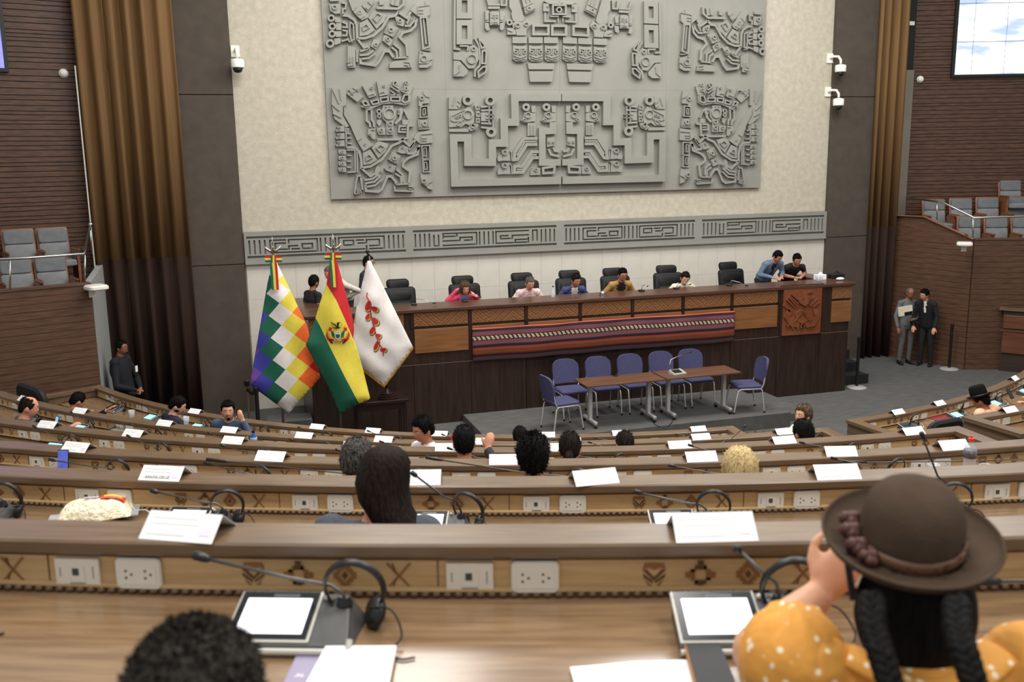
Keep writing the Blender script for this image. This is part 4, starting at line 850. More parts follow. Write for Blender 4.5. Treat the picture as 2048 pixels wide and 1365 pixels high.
class Flag:
    def __init__(s, y, outline, folds, bulge=.10):
        s.y = y; s.o = outline; s.folds = folds; s.bulge = bulge
    def span(s, py):
        xs = []
        for i in range(len(s.o)):
            a, b = s.o[i], s.o[(i + 1) % len(s.o)]
            if (a[1] - py) * (b[1] - py) <= 0 and a[1] != b[1]: xs.append(a[0] + (b[0] - a[0]) * (py - a[1]) / (b[1] - a[1]))
        return (min(xs), max(xs)) if len(xs) > 1 else (0, 1)
    def depth(s, px, py):
        l, r = s.span(py); u = 0 if r - l < 1 else max(-1, min(1, (2 * px - l - r) / (r - l))); wgt = min(1, (r - l) / 60)
        d = s.bulge * wgt * (1 - u * u)
        for (fx, fy, k, amp) in s.folds: d += amp * wgt * math.sin(k * (px * fx + py * fy))
        return d
    def pt(s, px, py, lift=0): p = PY(px, py, s.y - s.depth(px, py) - lift); return p
    def cloth(s, regions, mats, parent, nm='cloth', c=7, lift=0, solid=.005):
        b = MB(); idx = {}; 
        for poly, mi in regions:
            for q in grid_cut(poly, c):
                ids = []
                for (x, y) in q:
                    k = (round(x, 2), round(y, 2))
                    if k not in idx: idx[k] = len(b.v); b.v.append(tuple(s.pt(x, y, lift))); b.uv.append((x / 100, y / 100))
                    if not ids or ids[-1] != idx[k]: ids.append(idx[k])
                if len(ids) > 1 and ids[0] == ids[-1]: ids.pop()
                if len(set(ids)) > 2: b.f.append(tuple(ids)); b.m.append(mi)
        o = b.build(nm, mats, parent, smooth=True, world=True, recalc=True)
        if solid: m_ = o.modifiers.new('s', 'SOLIDIFY'); m_.thickness = solid; m_.offset = 0
        return o
def cl(n, c): return mat(n, c, .75, var=.04, scale=20)
FR, FY, FG = cl('flag_red', (196, 30, 36)), cl('flag_yellow', (226, 208, 72)), cl('flag_green', (20, 98, 74))
FW, FO, FB, FV = cl('flag_white', (228, 222, 218)), cl('flag_orange', (246, 108, 40)), cl('flag_blue', (60, 62, 160)), cl('flag_violet', (108, 70, 158))
m_pole = mat('pole_grey', (120, 118, 114), .3, metal=.8); m_fin = mat('finial_silver', (200, 196, 188), .25, metal=1); m_darkwood = mat('dark_lacquer', (36, 22, 18), .25)
def inter(P, Q):   # convex clip of polygon P by convex polygon Q
    ar = sum(Q[i][0] * Q[(i + 1) % len(Q)][1] - Q[(i + 1) % len(Q)][0] * Q[i][1] for i in range(len(Q))); s_ = 1 if ar > 0 else -1; out = P
    for i in range(len(Q)):
        a, b = Q[i], Q[(i + 1) % len(Q)]; n = (-(b[1] - a[1]) * s_, (b[0] - a[0]) * s_); out = clip(out, n, n[0] * a[0] + n[1] * a[1])
        if len(out) < 3: return []
    return out
def bow(t, fl_, cx, cy, pts=None):      # tricolour rosette: two loops, knot and hanging tails
    def strip(x0, x1, y0, y1, nm, vert=False, lift=.06):
        for k, mt in enumerate((FR, FY, FG) if not vert else (FG, FY, FR)):
            b = MB(); vs = []
            q = [(x0, y0 + (y1 - y0) * k / 3), (x1, y0 + (y1 - y0) * k / 3), (x1, y0 + (y1 - y0) * (k + 1) / 3), (x0, y0 + (y1 - y0) * (k + 1) / 3)] if not vert else [(x0 + (x1 - x0) * k / 3, y0), (x0 + (x1 - x0) * (k + 1) / 3, y0), (x0 + (x1 - x0) * (k + 1) / 3 + (2 if y1 - y0 > 20 else 0), y1), (x0 + (x1 - x0) * k / 3 + (2 if y1 - y0 > 20 else 0), y1)]
            vs = [PY(x, y, fl_.y - lift) for x, y in q] + [PY(x, y, fl_.y - lift + .012) for x, y in q]
            b.add(vs, [(0, 1, 2, 3), (7, 6, 5, 4), (0, 4, 5, 1), (1, 5, 6, 2), (2, 6, 7, 3), (3, 7, 4, 0)]); b.build(nm, mt, t, world=True)
    strip(cx - 17, cx - 4, cy - 6, cy + 7, 'ribbon_loop'); strip(cx + 4, cx + 17, cy - 6, cy + 7, 'ribbon_loop'); strip(cx - 5, cx + 5, cy - 7, cy + 8, 'ribbon_knot', True, .075)
    strip(cx - 8, cx + 7, cy + 8, cy + 30, 'ribbon_tail', True, .11); strip(cx - 6, cx + 9, cy + 29, cy + 62, 'ribbon_tail', True, .17)
def condor_finial(t, p):
    b = MB(); b.tube([p + Vector((0, 0, -.05)), p + Vector((0, 0, .03))], [.014, .02], 8)
    for s in (-1, 1): b.tube([p, p + Vector((s * .05, 0, .01)), p + Vector((s * .09, 0, .04)), p + Vector((s * .115, 0, .075))], [.02, .022, .016, .004], 8, flat=(1, .5))
    b.tube([p, p + Vector((0, -.02, .06)), p + Vector((0, -.03, .075))], [.02, .014, .005], 8); b.tube([p + Vector((0, 0, .05)), p + Vector((0, 0, .22))], [.012, .001], 6); b.build('condor_finial', m_fin, t, smooth=True, world=True)
# wiphala
YF = 14.55
o1 = [(543, 522), (553, 524), (578, 575), (614, 652), (641, 755), (578, 827), (512, 779), (492, 764), (513, 668), (536, 562)]
f1 = Flag(YF, o1, [(1, .25, .16, .012), (.8, -.5, .09, .014)], .12)
base1 = PY(551, 600, YF); t = thing('checkered_flag', (base1.x, YF + .02, 0), 'seven-coloured checkered flag on a pole, leftmost of the three flags', 'flag')
def conv(poly):   # split the (convex-ish) outline with grid cells
    return poly
b_pole = MB(); top = PY(546, 512, YF + .02); b_pole.tube([(base1.x, YF + .02, .06), (top.x, YF + .02, top.z)], .018, 10); b_pole.build('pole', m_pole, t, smooth=True, world=True)
b = MB(); b.lathe([(.20, 0), (.20, .02), (.16, .04), (.05, .06), (.03, .12)], (base1.x, YF + .02, 0), 24); b.build('base', m_darkwood, t, smooth=True, world=True, auto=40)
e1 = (97 / 3.79, 72 / 3.79); e2 = (-82 / 3.79, 96 / 3.79); org = (559.0, 606.7)        # lower-left cell corner of a white square
cols = {0: 3, 1: 1, 2: 4, 3: 0, -1: 2, -2: 5, -3: 6, -4: 0, 4: 0}
regs = []
for i in range(-7, 8):
    for j in range(-7, 9):
        k = i - j
        if k not in cols: continue
        q = [(org[0] + i * e1[0] + j * e2[0], org[1] + i * e1[1] + j * e2[1]) for i, j in ((i, j), (i + 1, j), (i + 1, j + 1), (i, j + 1))]
        r = inter(q, [(543, 522), (553, 524), (578, 575), (614, 652), (641, 755), (578, 827), (492, 764), (513, 668), (536, 562)])
        if len(r) > 2: regs.append((r, cols[k]))
f1.cloth(regs, [FR, FY, FG, FW, FO, FB, FV], t, c=6); bow(t, f1, 547, 518); condor_finial(t, PY(546, 503, YF))
# tricolour with the crest
YF2 = 14.35
o2 = [(661, 520), (673, 520), (706, 640), (712, 690), (740, 796), (718, 808), (680, 829), (655, 770), (612, 690), (632, 630)]
f2 = Flag(YF2, o2, [(1, .2, .12, .014), (.6, -.6, .1, .012)], .13)
base2 = PY(669, 600, YF2); t = thing('tricolour_flag', (base2.x, YF2 + .02, 0), 'red, yellow and green flag with a crest, middle of the three flags', 'flag')
top = PY(667, 512, YF2 + .02); b = MB(); b.tube([(base2.x, YF2 + .02, .06), (top.x, YF2 + .02, top.z)], .018, 10); b.build('pole', m_pole, t, smooth=True, world=True)
b = MB(); b.lathe([(.20, 0), (.20, .02), (.16, .04), (.05, .06), (.03, .12)], (base2.x, YF2 + .02, 0), 24); b.build('base', m_darkwood, t, smooth=True, world=True, auto=40)
regs2 = [([(661, 520), (673, 520), (706, 640), (708, 660), (706, 678), (690, 640), (672, 600), (653, 569)], 0), ([(653, 569), (672, 600), (690, 640), (706, 678), (712, 690), (726, 740), (740, 796), (738, 800), (718, 808), (690, 755), (660, 695), (640, 652), (631, 636), (642, 600)], 1),
    ([(631, 636), (640, 652), (660, 695), (690, 755), (718, 808), (680, 829), (655, 770), (630, 725), (612, 690)], 2)]
f2.cloth(regs2, [FR, FY, FG], t, c=6)
# crest on the yellow band: rays, laurels, oval and condor in thin applied pieces
K = cl('crest_black', (28, 22, 26)); sc = 13.65
def cp(pts): return [(620 + u / sc, 620 + v / sc) for u, v in pts]
cr = []
for a in range(8):
    an = R_(35 + a * 17); cr.append((cp([(760 + 380 * math.cos(an) * s1, 640 - 300 * math.sin(an) * s2) for s1, s2 in ((1, 1), (.70, .66))] + [(760 + 270 * math.cos(an + .07), 640 - 200 * math.sin(an + .07))]), 0))
for sgn in (-1, 1):
    for q, mi in (([(330, 700), (300, 800), (210, 880), (90, 860), (110, 800), (220, 780), (270, 700), (290, 560)], 0), ([(260, 540), (250, 640), (180, 760), (150, 700), (190, 600)], 1), ([(190, 560), (170, 700), (90, 770), (80, 700), (120, 600)], 2), ([(200, 800), (120, 920), (170, 920), (250, 830)], 3), ([(150, 500), (230, 470), (260, 560), (200, 590)], 0)):
        cr.append((cp([(760 + sgn * u if False else 760 + sgn * u, v) for u, v in q]), mi))
cr.append((cp([(760 + 85 * math.cos(R_(a)), 700 + 110 * math.sin(R_(a))) for a in range(0, 360, 30)]), 4)); cr.append((cp([(760 + 62 * math.cos(R_(a)), 700 + 85 * math.sin(R_(a))) for a in range(0, 360, 30)]), 2)); cr.append((cp([(705, 610), (820, 610), (825, 670), (700, 670)]), 4))
for u in (690, 735, 780, 825): cr.append((cp([(u - 16, 850), (u + 16, 850), (u + 4, 930), (u - 4, 930)]), 0 if u in (735, 780) else 5))
cr.append((cp([(548, 345), (600, 350), (705, 405), (730, 440), (735, 345), (780, 345), (862, 328), (800, 365), (780, 465), (855, 490), (800, 510), (720, 520), (690, 510), (715, 455), (640, 410)]), 3)); cr.append((cp([(610, 485), (700, 480), (690, 515), (640, 510)]), 3))
em = MB(); mats_c = [FR, FY, FG, K, FW, FB]
for li, (poly, mi) in enumerate(cr):
    n0 = len(em.v); em.v += [tuple(f2.pt(x, y, .008 + .0012 * li)) for x, y in poly]; em.uv += [(0, 0)] * len(poly); em.f.append(tuple(range(n0, n0 + len(poly)))); em.m.append(mi)
em.build('crest_emblem', mats_c, t, world=True, recalc=False)
bow(t, f2, 666, 513); condor_finial(t, PY(667, 498, YF2))
# white flag with the red flower branch, on its own small table
YF3 = 14.50
o3 = [(735, 522), (741, 522), (760, 560), (826, 695), (768, 772), (697, 716), (712, 620)]
f3 = Flag(YF3, o3, [(1, .4, .11, .014), (.7, -.7, .14, .01)], .11)
base3 = PY(755, 700, YF3)
tb = thing('side_table', (PY(780, 800, 14.62).x - .15, 14.72, 0), 'low dark lacquered table under the white flag stand', 'table')
zt = PY(775, 797, 14.6).z
b = MB(); b.box(-.42, .42, -.28, .28, zt - .05, zt); b.build('tabletop', m_darkwood, tb, bevel=.006)
b = MB(); b.box(-.36, .36, -.23, .23, zt - .16, zt - .05); b.build('apron', m_darkwood, tb)
for sx in (-1, 1):
    for sy in (-1, 1): b = MB(); b.box(sx * .36 - .025, sx * .36 + .025, sy * .22 - .025, sy * .22 + .025, 0, zt - .05); b.build('leg', m_darkwood, tb)
bp = PY(775, 795, 14.62)
t = thing('white_flag', (bp.x, 14.62, zt), 'white flag with red flower branch and gold fringe, rightmost of the three flags', 'flag')
top = PY(738, 512, YF3 + .03)
b = MB(); b.tube([(bp.x, 14.62, zt + .05), (top.x, YF3 + .03, top.z)], .016, 10); b.build('pole', m_darkwood, t, smooth=True, world=True)
b = MB(); b.lathe([(.0, 0), (.15, 0), (.155, .02), (.12, .03), (.125, .05), (.09, .06), (.095, .08), (.05, .09), (.02, .16)], (bp.x, 14.62, zt + .001), 24); b.build('base', m_darkwood, t, smooth=True, world=True, auto=40)
p = PY(735, 503, YF3 + .03); b = MB(); b.tube([top, p + Vector((0, 0, -.02))], [.016, .024], 8); b.ball(p, .03, n=12, k=8); b.build('finial', m_darkwood, t, smooth=True, world=True)
f3.cloth([(o3, 0)], [FW], t, c=6)
em = MB(); kk = []
def petal(cx, cy, w, h, rot, base):
    c, s_ = math.cos(rot), math.sin(rot); out = []
    for k in range(12):
        a = 2 * math.pi * k / 12; x = w * math.sin(a) * (1 - .35 * math.cos(a)); y = -h * math.cos(a); out.append((cx + x * c - y * s_, cy + x * s_ + y * c))
    return out
sc3 = 3.79
pet = [(975, 505, 24, 48, .15), (1025, 528, 22, 36, -1.0), (975, 587, 20, 34, .35), (1030, 620, 24, 40, -.6), (1008, 690, 20, 40, .35), (1052, 732, 20, 28, -1.2), (1040, 805, 19, 52, .35), (1090, 838, 18, 30, -1.5)]
for li, (u, v, w, h, ro) in enumerate(pet):
    for q, (f_, dx, mi) in enumerate(((1, 0, 2), (.88, -3, 1), (.78, -6, 0))):
        kk.append((petal(480 + (u + dx) / sc3, 480 + (v + dx * .8) / sc3, w * f_ / sc3, h * f_ / sc3, ro, 0), mi, q))
for (poly, mi, q) in kk:
    n0 = len(em.v); em.v += [tuple(f3.pt(x, y, .008 + .002 * q)) for x, y in poly]; em.uv += [(0, 0)] * len(poly); em.f.append(tuple(range(n0, n0 + len(poly)))); em.m.append(mi)
st = [(965, 400), (960, 430), (985, 470), (990, 540), (1000, 600), (1015, 660), (1035, 730), (1055, 790), (1085, 830), (1088, 878)]
em.tube([f3.pt(480 + u / sc3, 480 + v / sc3, .012) for u, v in st], .008, 5, 0); em.build('flower_branch', [FR, FY, FG], t, world=True, recalc=False)
m_gold = mat('gold_fringe', (206, 160, 44), .6)
fr_ = MB(); rnd = random.Random(2)
for (a, b_) in (((697, 716), (768, 772)), ((768, 772), (826, 695))):
    for k in range(60):
        u = (k + rnd.random()) / 60; x = a[0] + (b_[0] - a[0]) * u; y = a[1] + (b_[1] - a[1]) * u; p = f3.pt(x, y - .5); q = f3.pt(x + (b_[1] - a[1]) * -.02 * (1 if a[0] < b_[0] else -1), min(y + 5, 778)); fr_.tube([p, (p + Vector((0, .002, -.03 - .01 * rnd.random())))], [.008, .004], 4)
fr_.build('gold_fringe', m_gold, t, world=True)
# ------------------------------------------------------------------ stanchions, stands and low blocks
def stanchion(px, py, z, h, label, col=m_black):
    p = PZ(px, py, z); t = thing('belt_stanchion', p, label, 'stanchion', 0, 'belt stanchions')
    b = MB(); b.lathe([(.19, 0), (.19, .012), (.17, .025), (.05, .04)], (0, 0, 0), 28); b.build('base', m_silver if h > .8 else m_black, t, smooth=True, auto=40)
    b = MB(); b.lathe([(.03, .03), (.03, h)], (0, 0, 0), 14); b.build('post', m_black, t, smooth=True, auto=40)
    b = MB(); b.lathe([(.034, h - .09), (.037, h - .08), (.037, h - .01), (.02, h)], (0, 0, 0), 14); b.build('belt_head', m_black, t, smooth=True, auto=40); return t
stanchion(1713, 776, 0, 1.02, 'black belt stanchion beside the right corner of the dais'); stanchion(1898, 739, 0, .98, 'black belt stanchion beside the two men at the right wall')
p = PY(500, 800, 14.9)
for (px, py, top_, lab, sx) in ((500, 860, 762, 'thin metal belt stanchion left of the checkered flag', 0), (518, 868, 775, 'thick black belt stanchion closest to the checkered flag', 1)):
    q = PY(px, py, 14.9 - .42 * sx); zt_ = PY(px, top_, 14.9 - .42 * sx).z; t = thing('belt_stanchion', (q.x, 14.9 - .42 * sx, 0), lab, 'stanchion', 0, 'belt stanchions')
    b = MB(); b.lathe([(.17, 0), (.17, .012), (.15, .025), (.04, .04)], (0, 0, 0), 24); b.build('base', m_black, t)
    b = MB(); b.lathe([(.02 + .012 * sx, .03), (.02 + .012 * sx, zt_)], (0, 0, 0), 12); b.build('post', m_steel if not sx else m_black, t, smooth=True, auto=40)
    b = MB(); b.lathe([(.036, zt_ - .08), (.04, zt_ - .07), (.04, zt_), (.02, zt_ + .015)], (0, 0, 0), 12); b.build('belt_head', m_black, t, smooth=True, auto=40)
    if sx: b = MB(); b.tube([(0, 0, zt_ - .04), (-.06, .05, zt_ - .10), (-.13, .1, zt_ - .03)], .035, 6, flat=(1, .15)); b.build('belt', m_black, t)
# dark carpeted block behind the checkered flag
a, b2, c2, d2 = PZ(537, 830, .42), PZ(620, 826, .42), PZ(615, 785, .42), PZ(520, 790, .42)
b = MB(); b.prism([(a.x, a.y), (b2.x, b2.y), (b2.x, 15.45), (d2.x, 15.45)], lambda x, y, h: (x, y, h), .42); struct(b.build('floor_block', m_carpet))
# ================================================================== balconies: seats, rails, devices, screens
def plane_hit(px, py, p0, n):
    d = ray(px, py); p0 = Vector(p0); n = Vector(n); return CAM + d * ((p0 - CAM).dot(n) / d.dot(n))
dR = (Vector((18.2, 15.05, 0)) - Vector((15.0, 16.2, 0))).normalized(); nR = Vector((-dR.y * -1, dR.x * -1, 0)); nR = Vector((dR.y, -dR.x, 0))      # outward over the parapet
dL = (Vector((-2.0, 16.2, 0)) - Vector((-5.2, 15.05, 0))).normalized(); nL = Vector((dL.y, -dL.x, 0))
m_seatfab = mat('grey_seat_fabric', (122, 125, 126), .85, var=.1, scale=9, bump=.15, bscale=200)
m_seatfab2 = mat('grey_seat_fabric_dark', (104, 108, 110), .85, var=.1, scale=9)
m_seatwood = wood('seat_wood', (112, 68, 44), (136, 86, 58), .4, (1, 1, 6), 3)
def theatre_seat(loc, rz, label, group):
    t = thing('theatre_seat', loc, label, 'seat', rz, group)
    def panel(x, z0, z1, y0, th, lean, nm, mt, r):
        b = MB(); b.rbox(-x, x, z0, z1, 0, th, r, n=3); b.v = [(X, y0 + Z + (Y - .4) * lean, Y) for X, Y, Z in b.v]; return b.build(nm, mt, t, smooth=True, auto=40)
    panel(.25, .36, .97, .22, .03, .22, 'back_shell', m_seatwood, .04); panel(.225, .42, .72, .165, .06, .22, 'backrest', m_seatfab, .04); panel(.225, .725, .95, .155, .065, .22, 'head_pad', m_seatfab2, .04)
    b = MB(); b.rbox(-.225, .225, -.30, .20, .36, .46, .05); b.build('seat', m_seatfab, t, smooth=True, auto=40)
    for s in (-1, 1):
        b = MB(); b.rbox(s * .262 - .022, s * .262 + .022, -.30, .16, .60, .635, .03); b.build('armrest', m_seatwood, t, smooth=True, auto=40)
        b = MB(); b.box(s * .262 - .02, s * .262 + .02, -.22, .18, 0, .60); b.build('side_panel', m_seatwood, t)
    return t
def seat_at(px, py, side, off, label, group):
    n, p0 = (nR, Vector((15.0, 16.2, 0))) if side > 0 else (nL, Vector((-2.0, 16.2, 0)))
    p = plane_hit(px, py, p0 - n * off, n); th = math.atan2(n.x, -n.y)
    q = p + n * .33; return theatre_seat((q.x, q.y, p.z - .97), th, label, group)
gl = 'grey theatre seats on the left balcony'; gr_ = 'grey theatre seats on the right balcony'
for px, py, off, lab in ((34, 458, 1.55, 'grey theatre seat in the back row of the left balcony, at the frame edge'), (102, 455, 1.55, 'grey theatre seat in the back row of the left balcony, next to the rail end'), (28, 516, .85, 'grey theatre seat in the front row of the left balcony, at the frame edge'), (98, 512, .85, 'grey theatre seat in the front row of the left balcony, next to the rail post')):
    seat_at(px, py, -1, off, lab, gl)
for px, py, off, lab in ((2020, 359, 1.84, 'grey theatre seat alone in the top row of the right balcony'), (1868, 398, 1.50, 'grey theatre seat in the middle row of the right balcony, first from the rail'), (1922, 396, 1.50, 'grey theatre seat in the middle row of the right balcony, second from the rail'), (1975, 394, 1.50, 'grey theatre seat in the middle row of the right balcony, third from the rail'), (2030, 393, 1.50, 'grey theatre seat in the middle row of the right balcony, fourth from the rail'),
    (1938, 432, .68, 'grey theatre seat in the front row of the right balcony, first from the rail corner'), (1992, 432, .68, 'grey theatre seat in the front row of the right balcony, second from the rail corner'), (2046, 432, .68, 'grey theatre seat in the front row of the right balcony, cut by the frame')):
    seat_at(px, py, 1, off, lab, gr_)
# rails
pl = Vector((-2.0, 16.2, 0)) - nL * .06
def HL(px, py): return plane_hit(px, py, pl, nL)
t = thing('balcony_rail', HL(168, 568), 'bright steel handrail on the left balcony parapet, turned up at its end', 'handrail')
z0 = HL(60, 515).z
b = MB(); a = HL(-60, 522); c = HL(168, 508); e = PY(181, 449, 17.4); b.tube([a, HL(60, 516), c, c + Vector((.01, .1, .05)), e], .022, 8); b.ball(e, .04, n=10, k=6); b.build('rail', m_steel, t, smooth=True, world=True)
for px, y0, y1 in ((20, 520, 583), (170, 510, 567)): b = MB(); b.tube([HL(px, y0), HL(px, y1)], .014, 8); b.build('post', m_steel, t, smooth=True, world=True)
b = MB(); q0, q1 = PY(180, 452, 17.4), PY(184, 508, 17.4); b.tube([q0, q1], .014, 8); b.build('post', m_steel, t, smooth=True, world=True)
pr = Vector((15.0, 16.2, 0)) - nR * .06
dS = (Vector((15.0, 16.2, 0)) - Vector((14.42, 18.0, 0))).normalized(); nS = Vector((dS.y, -dS.x, 0)); ps = Vector((15.0, 16.2, 0)) - nS * .06
def HR(px, py): return plane_hit(px, py, pr, nR)
def HS(px, py): return plane_hit(px, py, ps, nS)
t = thing('balcony_rail', HR(1948, 478), 'bright steel handrail on the right balcony, sloping down to its corner', 'handrail')
b = MB(); c = HR(1948, 436); b.tube([HR(2120, 432), HR(2048, 433), c, HS(1886, 405), HS(1812, 395)], .022, 8); b.build('rail', m_steel, t, smooth=True, world=True)
for f_, px, y0, y1 in ((HR, 1946, 437, 477), (HS, 1874, 405, 440)): b = MB(); b.tube([f_(px, y0), f_(px, y1)], .014, 8); b.build('post', m_steel, t, smooth=True, world=True)
# white access points on the balcony corners
def access_point(p, rz, label):
    t = thing('access_point', p, label, 'access point', rz, 'white wireless devices on the balcony corners')
    b = MB(); b.box(-.05, .05, -.03, 0, -.16, .02); b.build('bracket', m_white, t, bevel=.006)
    b = MB(); b.rbox(-.15, .15, -.34, -.02, -.03, .05, .06); b.build('housing', m_white, t, smooth=True, auto=40)
p = PY(200, 574, 16.15); access_point((-1.99, 16.16, p.z), R_(30), 'white wireless device on the corner of the left balcony')
p = PY(1925, 487, 16.2); access_point((p.x - .02, 16.13, p.z), R_(-40), 'white wireless device on the corner of the right balcony')
# surveillance cameras
def cctv(x, z, dx, label, lean):
    t = thing('dome_camera', (x, WY - .0, z), label, 'camera', 0, 'white dome cameras beside the stage wall')
    b = MB(); b.box(-.075, .075, -.03, 0, -.1, .1); b.build('wall_plate', m_white, t, bevel=.008)
    b = MB(); b.tube([(0, -.02, 0), (dx * .4, -.10, .03), (dx * .8, -.2, .02), (dx, -.25, -.05), (dx, -.26, -.13)], .026, 10); b.build('arm', m_white, t, smooth=True)
    b = MB(); b.lathe([(.0, -.30), (.10, -.30), (.112, -.29), (.112, -.17), (.10, -.155), (.03, -.14), (0, -.14)], (dx, -.26, 0), 24); b.build('housing', m_white, t, smooth=True, auto=40)
    b = MB(); b.lathe([(0, -.385), (.04, -.38), (.07, -.355), (.085, -.30)], (dx, -.26, 0), 20); b.build('dome', m_black, t, smooth=True)
for px, py, dx, lab in ((465, 103, .02, 'white dome camera at the left edge of the stage wall'), (1660, 117, .10, 'white dome camera at the right edge of the stage wall, upper of two'), (1655, 184, .10, 'white dome camera at the right edge of the stage wall, lower of two')):
    p = PY(px, py, WY); cctv(min(max(p.x, .48), 12.55), p.z, dx, lab, 0)
# round sensors on the slatted walls
wl0, wl1 = Vector((-6.0, 16.9, 0)), Vector((-1.86, 18.16, 0)); dW = (wl1 - wl0).normalized(); nWL = Vector((dW.y, -dW.x, 0))
wr0, wr1 = Vector((14.80, 18.25, 0)), Vector((19.4, 16.6, 0)); dW2 = (wr1 - wr0).normalized(); nWR = Vector((dW2.y, -dW2.x, 0))
for px, py, w0, nw, lab in ((127, 147, wl0, nWL, 'small round white sensor on the left slatted wall'), (1840, 159, wr0, nWR, 'small round white sensor on the right slatted wall')):
    p = plane_hit(px, py, w0 + nw * .02, nw); t = thing('round_sensor', p, lab, 'sensor', math.atan2(nw.x, -nw.y))
    b = MB(); b.lathe([(.075, 0), (.075, .02), (.06, .03)], (0, 0, 0), 20, rot=Rx(R_(90))); b.build('base', m_white, t, smooth=True, auto=40)
    b = MB(); b.ball((0, -.04, 0), .065, .05, .065, 16, 10); b.build('dome', m_white, t, smooth=True)
# video walls
def screen_mat():
    M = bpy.data.materials.new('screen_picture'); M.use_nodes = True; nt = M.node_tree; N = nt.nodes.new; L = nt.links.new; bs = nt.nodes['Principled BSDF']
    tc = N('ShaderNodeTexCoord'); mp = N('ShaderNodeMapping'); L(tc.outputs['Object'], mp.inputs[0]); mp.inputs['Rotation'].default_value = (0, R_(35), 0); mp.inputs['Scale'].default_value = (.7, 1, 2.6)
    n = N('ShaderNodeTexNoise'); n.inputs['Scale'].default_value = 1.4; n.inputs['Detail'].default_value = 3; L(mp.outputs[0], n.inputs[0])
    r = N('ShaderNodeValToRGB'); L(n.outputs[0], r.inputs[0]); e = r.color_ramp.elements; e[0].position = .36; e[0].color = (.42, .52, .9, 1); e[1].position = .56; e[1].color = (.95, .97, 1, 1)
    L(r.outputs[0], bs.inputs['Emission Color']); bs.inputs['Emission Strength'].default_value = 1.25; bs.inputs['Base Color'].default_value = (.02, .02, .03, 1); bs.inputs['Roughness'].default_value = .3; return M
m_screen = screen_mat()
m_bluescreen = mat('screen_blue', (96, 100, 235), .4, emit=.9, rgb2=(190, 185, 245), scale=3)
def video_wall(name_label, w0, dw, nw, u0, u1, us, zs_, mt):
    t = thing('video_wall', w0 + dw * u0 + nw * .02 + Vector((0, 0, zs_[0])), name_label, 'screen')
    def P(u, z, h): return w0 + dw * u + nw * h + Vector((0, 0, z))
    def slab(b, ua, ub, za, zb, h0, h1):
        b.add([P(ua, za, h0), P(ub, za, h0), P(ub, zb, h0), P(ua, zb, h0), P(ua, za, h1), P(ub, za, h1), P(ub, zb, h1), P(ua, zb, h1)], [(0, 1, 2, 3), (7, 6, 5, 4), (0, 4, 5, 1), (1, 5, 6, 2), (2, 6, 7, 3), (3, 7, 4, 0)])
    b = MB(); slab(b, us[0] - .06, us[-1] + .06, zs_[0] - .05, zs_[-1] + .05, .02, .10); b.build('frame', m_black, t, world=True)
    for a, c in zip(us[:-1], us[1:]):
        for za, zb in zip(zs_[:-1], zs_[1:]): b = MB(); slab(b, a + .006, c - .006, za + .006, zb - .006, .10, .112); b.build('display_panel', mt, t, world=True)
    return t
def UW(px, py, w0, dw, nw): p = plane_hit(px, py, w0 + nw * .11, nw); return (p - w0).dot(dw), p.z
u0, zb = UW(1909, 150, wr0, dW2, nWR); uA, zA = UW(1933, 84, wr0, dW2, nWR); uB, zB = UW(2012, 84, wr0, dW2, nWR); h_ = zA - zb; wv = 1.02
vw = video_wall('bright bluish video wall of tiled displays on the right slatted wall', wr0, dW2, nWR, u0, 0, [u0, uB - wv if uB - wv > u0 + .1 else u0 + .35, uB, uB + wv, uB + 2 * wv], [zb, zA, zA + .8, zA + 1.6, zA + 2.4][:4], m_screen)
ue, zl_ = UW(10, 137, wl0, dW, nWL); _, zh = UW(0, 50, wl0, dW, nWL)
video_wall('glowing blue video wall cut by the left frame edge', wl0, dW, nWL, ue - 1, 0, [ue - 2.04, ue - 1.02, ue], [zl_, zl_ + .8, zl_ + 1.6], m_bluescreen)
# wooden booth at the right frame edge
a = PZ(1992, 742, 0); c = PZ(2003, 633, 1.36)
t = thing('side_booth', (a.x + .4, a.y - .35, 0), 'dark panelled wooden booth cut by the right frame edge', 'booth', R_(-52))
m_booth = wood('booth_wood', (88, 52, 34), (110, 66, 44), .4, (1, 8, 8), 2); m_boothd = wood('booth_dark', (48, 36, 30), (62, 48, 40), .45, (1, 8, 8), 2)
ML = PM[t.name].inverted(); la = ML @ a
x0 = la.x; y0 = la.y
b = MB(); b.box(x0 + .04, x0 + 2.6, y0 + .05, y0 + .5, 0, 1.30); b.build('carcass', m_boothd, t)
b = MB(); b.box(x0 - .03, x0 + 2.65, y0 - .02, y0 + .14, 1.30, 1.35); b.build('top_rail', m_ledge, t)
for k in range(3):
    for za, zb_, d in ((.92, 1.20, .02), (.40, .86, .0)):
        b = MB(); b.box(x0 + .06 + k * .85, x0 + .88 + k * .85, y0 + d, y0 + .06, za, zb_); b.build('panel', m_booth, t, bevel=.006)
b = MB(); b.box(x0 + .02, x0 + 2.62, y0 - .02, y0 + .05, .865, .89); b.build('rail', m_booth, t)
